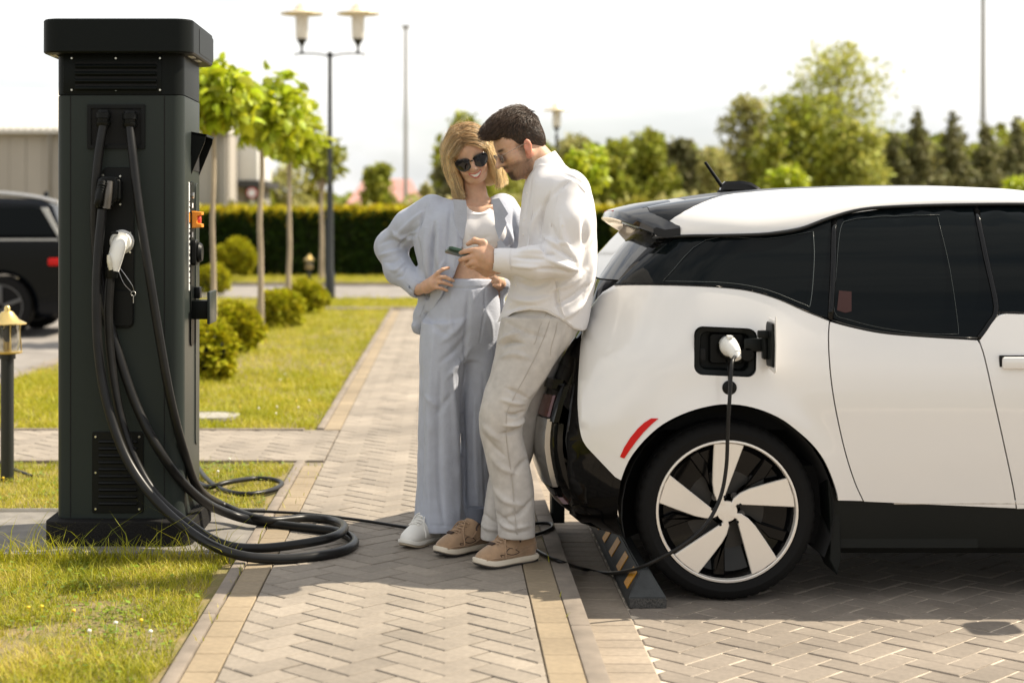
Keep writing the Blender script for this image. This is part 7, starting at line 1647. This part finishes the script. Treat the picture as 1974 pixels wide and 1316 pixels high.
    obj('collar', mesh('collar', V, F, True), M['linen_white'], MA)
    co = np.empty(len(o.data.vertices) * 3); o.data.vertices.foreach_get('co', co); co = co.reshape(-1, 3); px_, py_ = pxs(co)
    for x, y in ((1011, 372), (1007, 420), (1005, 455), (990, 548), (980, 585), (1088, 432)):
        c = np.where(np.hypot(px_ - x, py_ - y) < 5)[0]
        if len(c): q = co[c[np.argmin(co[c, 1])]]; lathe('button', [(0, -.0022), (.0042, -.0022), (.0042, .001), (0, .001)], M['button_cream'], o, 12, tuple(q), 'y')
man_shirt()
# feet
for toe, heel, L, ax_ in ((G(842, 1074), G(948, 1054), .285, (958, 1042, 6.57)), (G(917, 1097), G(1034, 1078), .298, (1004, 1050, 6.405))):
    s, C, A, top, side = shoe(MA, toe, heel, L, M['suede_tan'], M['sole_cream'], M['tread_dark'], laces=M['suede_tan'], width=1.08, chunky=True)
    tube('sock', [C + .25 * L * A[0] + np.array([0, 0, .05]), C + .24 * L * A[0] + np.array([0, 0, .10]), C + .23 * L * A[0] + np.array([0, 0, .17])], [.036, .036, .040], M['sock_blue'], MA, 16, 4)
    sd = -1 if (A[1] @ np.array([0, -1, 0])) < 0 else 1
    for s_ in (-1, 1):
        for mm, r, pts in (('suede_dark', .0040, ((.30, .112), (.36, .100), (.37, .086))), ('suede_dark', .0016, ((.46, .062), (.56, .070), (.62, .054), (.52, .044), (.40, .048), (.46, .062))), ('suede_tan', .0028, ((.05, .050), (.25, .056), (.45, .040), (.62, .036), (.80, .040), (.93, .034))), ('suede_tan', .0026, ((.30, .105), (.38, .082), (.48, .064), (.60, .080))), ('suede_tan', .0026, ((.08, .075), (.20, .066), (.34, .060), (.40, .040))), ('suede_dark', .0012, ((.66, .048), (.72, .050), (.70, .042)))):
            tube('panel', [side(x * L, z, s_) for x, z in pts], r, M[mm], s, 6, 4)
    prism_pts = [top(x * L, y) for x, y in ((.77, -.014), (.77, .014), (.72, .016), (.72, -.016))]
    obj('tongue_patch', mesh('tongue_patch', prism_pts + [p + np.array([0, 0, .006]) for p in prism_pts], [(4, 5, 6, 7), (0, 1, 5, 4), (1, 2, 6, 5), (2, 3, 7, 6), (3, 0, 4, 7)]), M['suede_dark'], s)
    tube('collar_lining', [C + (.25 + .115 * math.cos(a)) * L * A[0] + .036 * math.sin(a) * A[1] + np.array([0, 0, .100 + .012 * math.cos(a)]) for a in np.linspace(0, 2 * math.pi, 14)], .0065, M['suede_dark'], s, 6, 3)

def man_hair():
    L2W = lambda q: MC + MK * (np.array(q, float) @ MAX)
    f = Field((.02, 6.20, 1.58), (.52, 6.66, 1.93), .0034); f.frame(MC, MAX, MK)
    f.ell((0, -.022, .058), (.083, .104, .098), k=.01); f.ell((0, .035, .112), (.060, .070, .040), k=.03); f.ell((0, .085, .105), (.048, .030, .026), k=.025)
    f.ell((0, -.075, .0), (.068, .045, .065), k=.03)
    f.ell((0, .120, .010), (.085, .062, .078), 's', k=.010); f.cut(lambda X, Y, Z: 0 * X, (0, 0, 0), (0, 0, 0)) if False else None
    for s in (-1, 1): f.ell((s * .085, .020, -.050), (.045, .052, .048), 's', k=.012); f.ell((s * .09, .060, .020), (.03, .035, .045), 's', k=.012)
    f.ell((0, -.02, -.095), (.11, .12, .055), 's', k=.015)
    V, F = f.mesh(2); hv = obj('hair', npmesh('hair', V, F, True), M['hair_base_brown'], MA)
    N = vnormals(V, F); rs = np.random.default_rng(5); q = to_local(V, MC, MAX, MK); outer = (np.linalg.norm((q - [0, -.02, .04]) / [.075, .095, .088], axis=1) > .98) & (q[:, 2] > -.06)
    ids = rs.choice(np.where(outer)[0], 5200); paths = []
    for i in ids:
        x, y, z = q[i]; nl = N[i] @ MAX.T
        topn = np.clip((z - .05) / .07, 0, 1); flow = topn * np.array([.35 * np.sign(x + .02), .9, .12]) + (1 - topn) * np.array([0, -.25 if y < .0 else -.15, -.9]) + rs.normal(0, .22, 3)
        flow -= nl * (flow @ nl); flow /= np.linalg.norm(flow) + 1e-9; L = (.014 + .022 * topn) * rs.uniform(.7, 1.25); lift_ = .25 + .35 * topn
        p0 = q[i] - nl * .002; p1 = p0 + flow * L * .5 + nl * L * lift_ * .55; p2 = p0 + flow * L + nl * L * lift_ * .55; paths.append(np.array([L2W(p) for p in (p0, .5 * (p0 + p1) + nl * .001, p1, p2)]))
    strands('hair_strands', paths, .0010, M['hair_brown'], hv)
    # short beard
    bb = [o for o in MA.children if o.name.startswith('body')][0]; co = np.empty(len(bb.data.vertices) * 3); bb.data.vertices.foreach_get('co', co); co = co.reshape(-1, 3); ql = to_local(co, MC, MAX, MK); nb = np.empty(len(co) * 3); bb.data.vertices.foreach_get('normal', nb); nb = nb.reshape(-1, 3)
    ax_ = np.abs(ql[:, 0]); z, y = ql[:, 2], ql[:, 1]; w = np.where((y > .0) & (z > -.125) & (z < -.040 + .9 * np.minimum(0, y - .055)) , .25, 0); w = np.where((y > .05) & (ax_ < .034) & (z < -.078) & (z > -.12), 1.0, w); w = np.where((y > .07) & (ax_ < .028) & (np.abs(z + .050) < .006), .7, w); w = np.where((np.abs(z + .066) < .010) & (ax_ < .02) & (y > .07), 0, w); w = np.where((y > -.005) & (y < .03) & (z > -.08) & (z < .02) & (ax_ > .056) & (ax_ < .078), .4, w)
    ids = np.concatenate([np.where(rs.random(len(w)) < w * .8)[0] for _ in range(2)]); paths = []
    for i in ids:
        d = nb[i] * .5 + np.array([0, 0, -.7]) + rs.normal(0, .3, 3); d /= np.linalg.norm(d); L = rs.uniform(.002, .006); p0 = co[i] - nb[i] * .001; paths.append(np.array([p0, p0 + nb[i] * L * .4 + d * L * .4, p0 + d * L]))
    if paths: strands('beard', paths, .00038, M['hair_brown'], hv)
man_hair()
lp = [(.0345 + .0240 * math.cos(a), .0200 * math.sin(a) - .002) for a in np.linspace(0, 2 * math.pi, 22, endpoint=False)]
eyewear(MA, 'eyeglasses', MC, MAX, MK, lp, -.005, .108, M['wire_frame'], M['lens_clear'], .0012, .4)

# phone held in the hands
pa, pb = pv(863, 481, 6.255), pv(928, 497, 6.285); d = (pb - pa); d /= np.linalg.norm(d); nrm_ = np.array([.25, .30, .90]); nrm_ -= d * (nrm_ @ d); nrm_ /= np.linalg.norm(nrm_); sd_ = np.cross(nrm_, d)
def phone():
    Rm = Matrix((tuple(d), tuple(sd_), tuple(nrm_))).transposed(); c = (pa + pb) / 2 + d * .003
    ph = empty('smartphone', tuple(c), 'dark green smartphone held in front of the white shirt', 'phone'); L = np.linalg.norm(pb - pa) + .01
    def slab(nm, l, w, t, off, m, r):
        V, F = [], []; pl = rrect(-l / 2, l / 2, -w / 2, w / 2, r, 5); n = len(pl); lev = ((-t / 2, -.0015), (-t / 2 + .0015, 0), (t / 2 - .0015, 0), (t / 2, -.0015))
        for z, g in lev:
            for x, y in pl: V.append(tuple(c + Rm @ Vector((x * (1 + g / (l / 2)), y * (1 + g / (w / 2)), z + off))))
        F = [(j * n + k, j * n + (k + 1) % n, (j + 1) * n + (k + 1) % n, (j + 1) * n + k) for j in range(3) for k in range(n)] + [tuple(reversed(range(n))), tuple(3 * n + k for k in range(n))]
        obj(nm, mesh(nm, V, F, True, 40), m, ph)
    slab('case', .150, .074, .012, 0, M['phone_green'], .012); slab('screen', .140, .066, .003, .0062, M['screen'], .009)
phone()
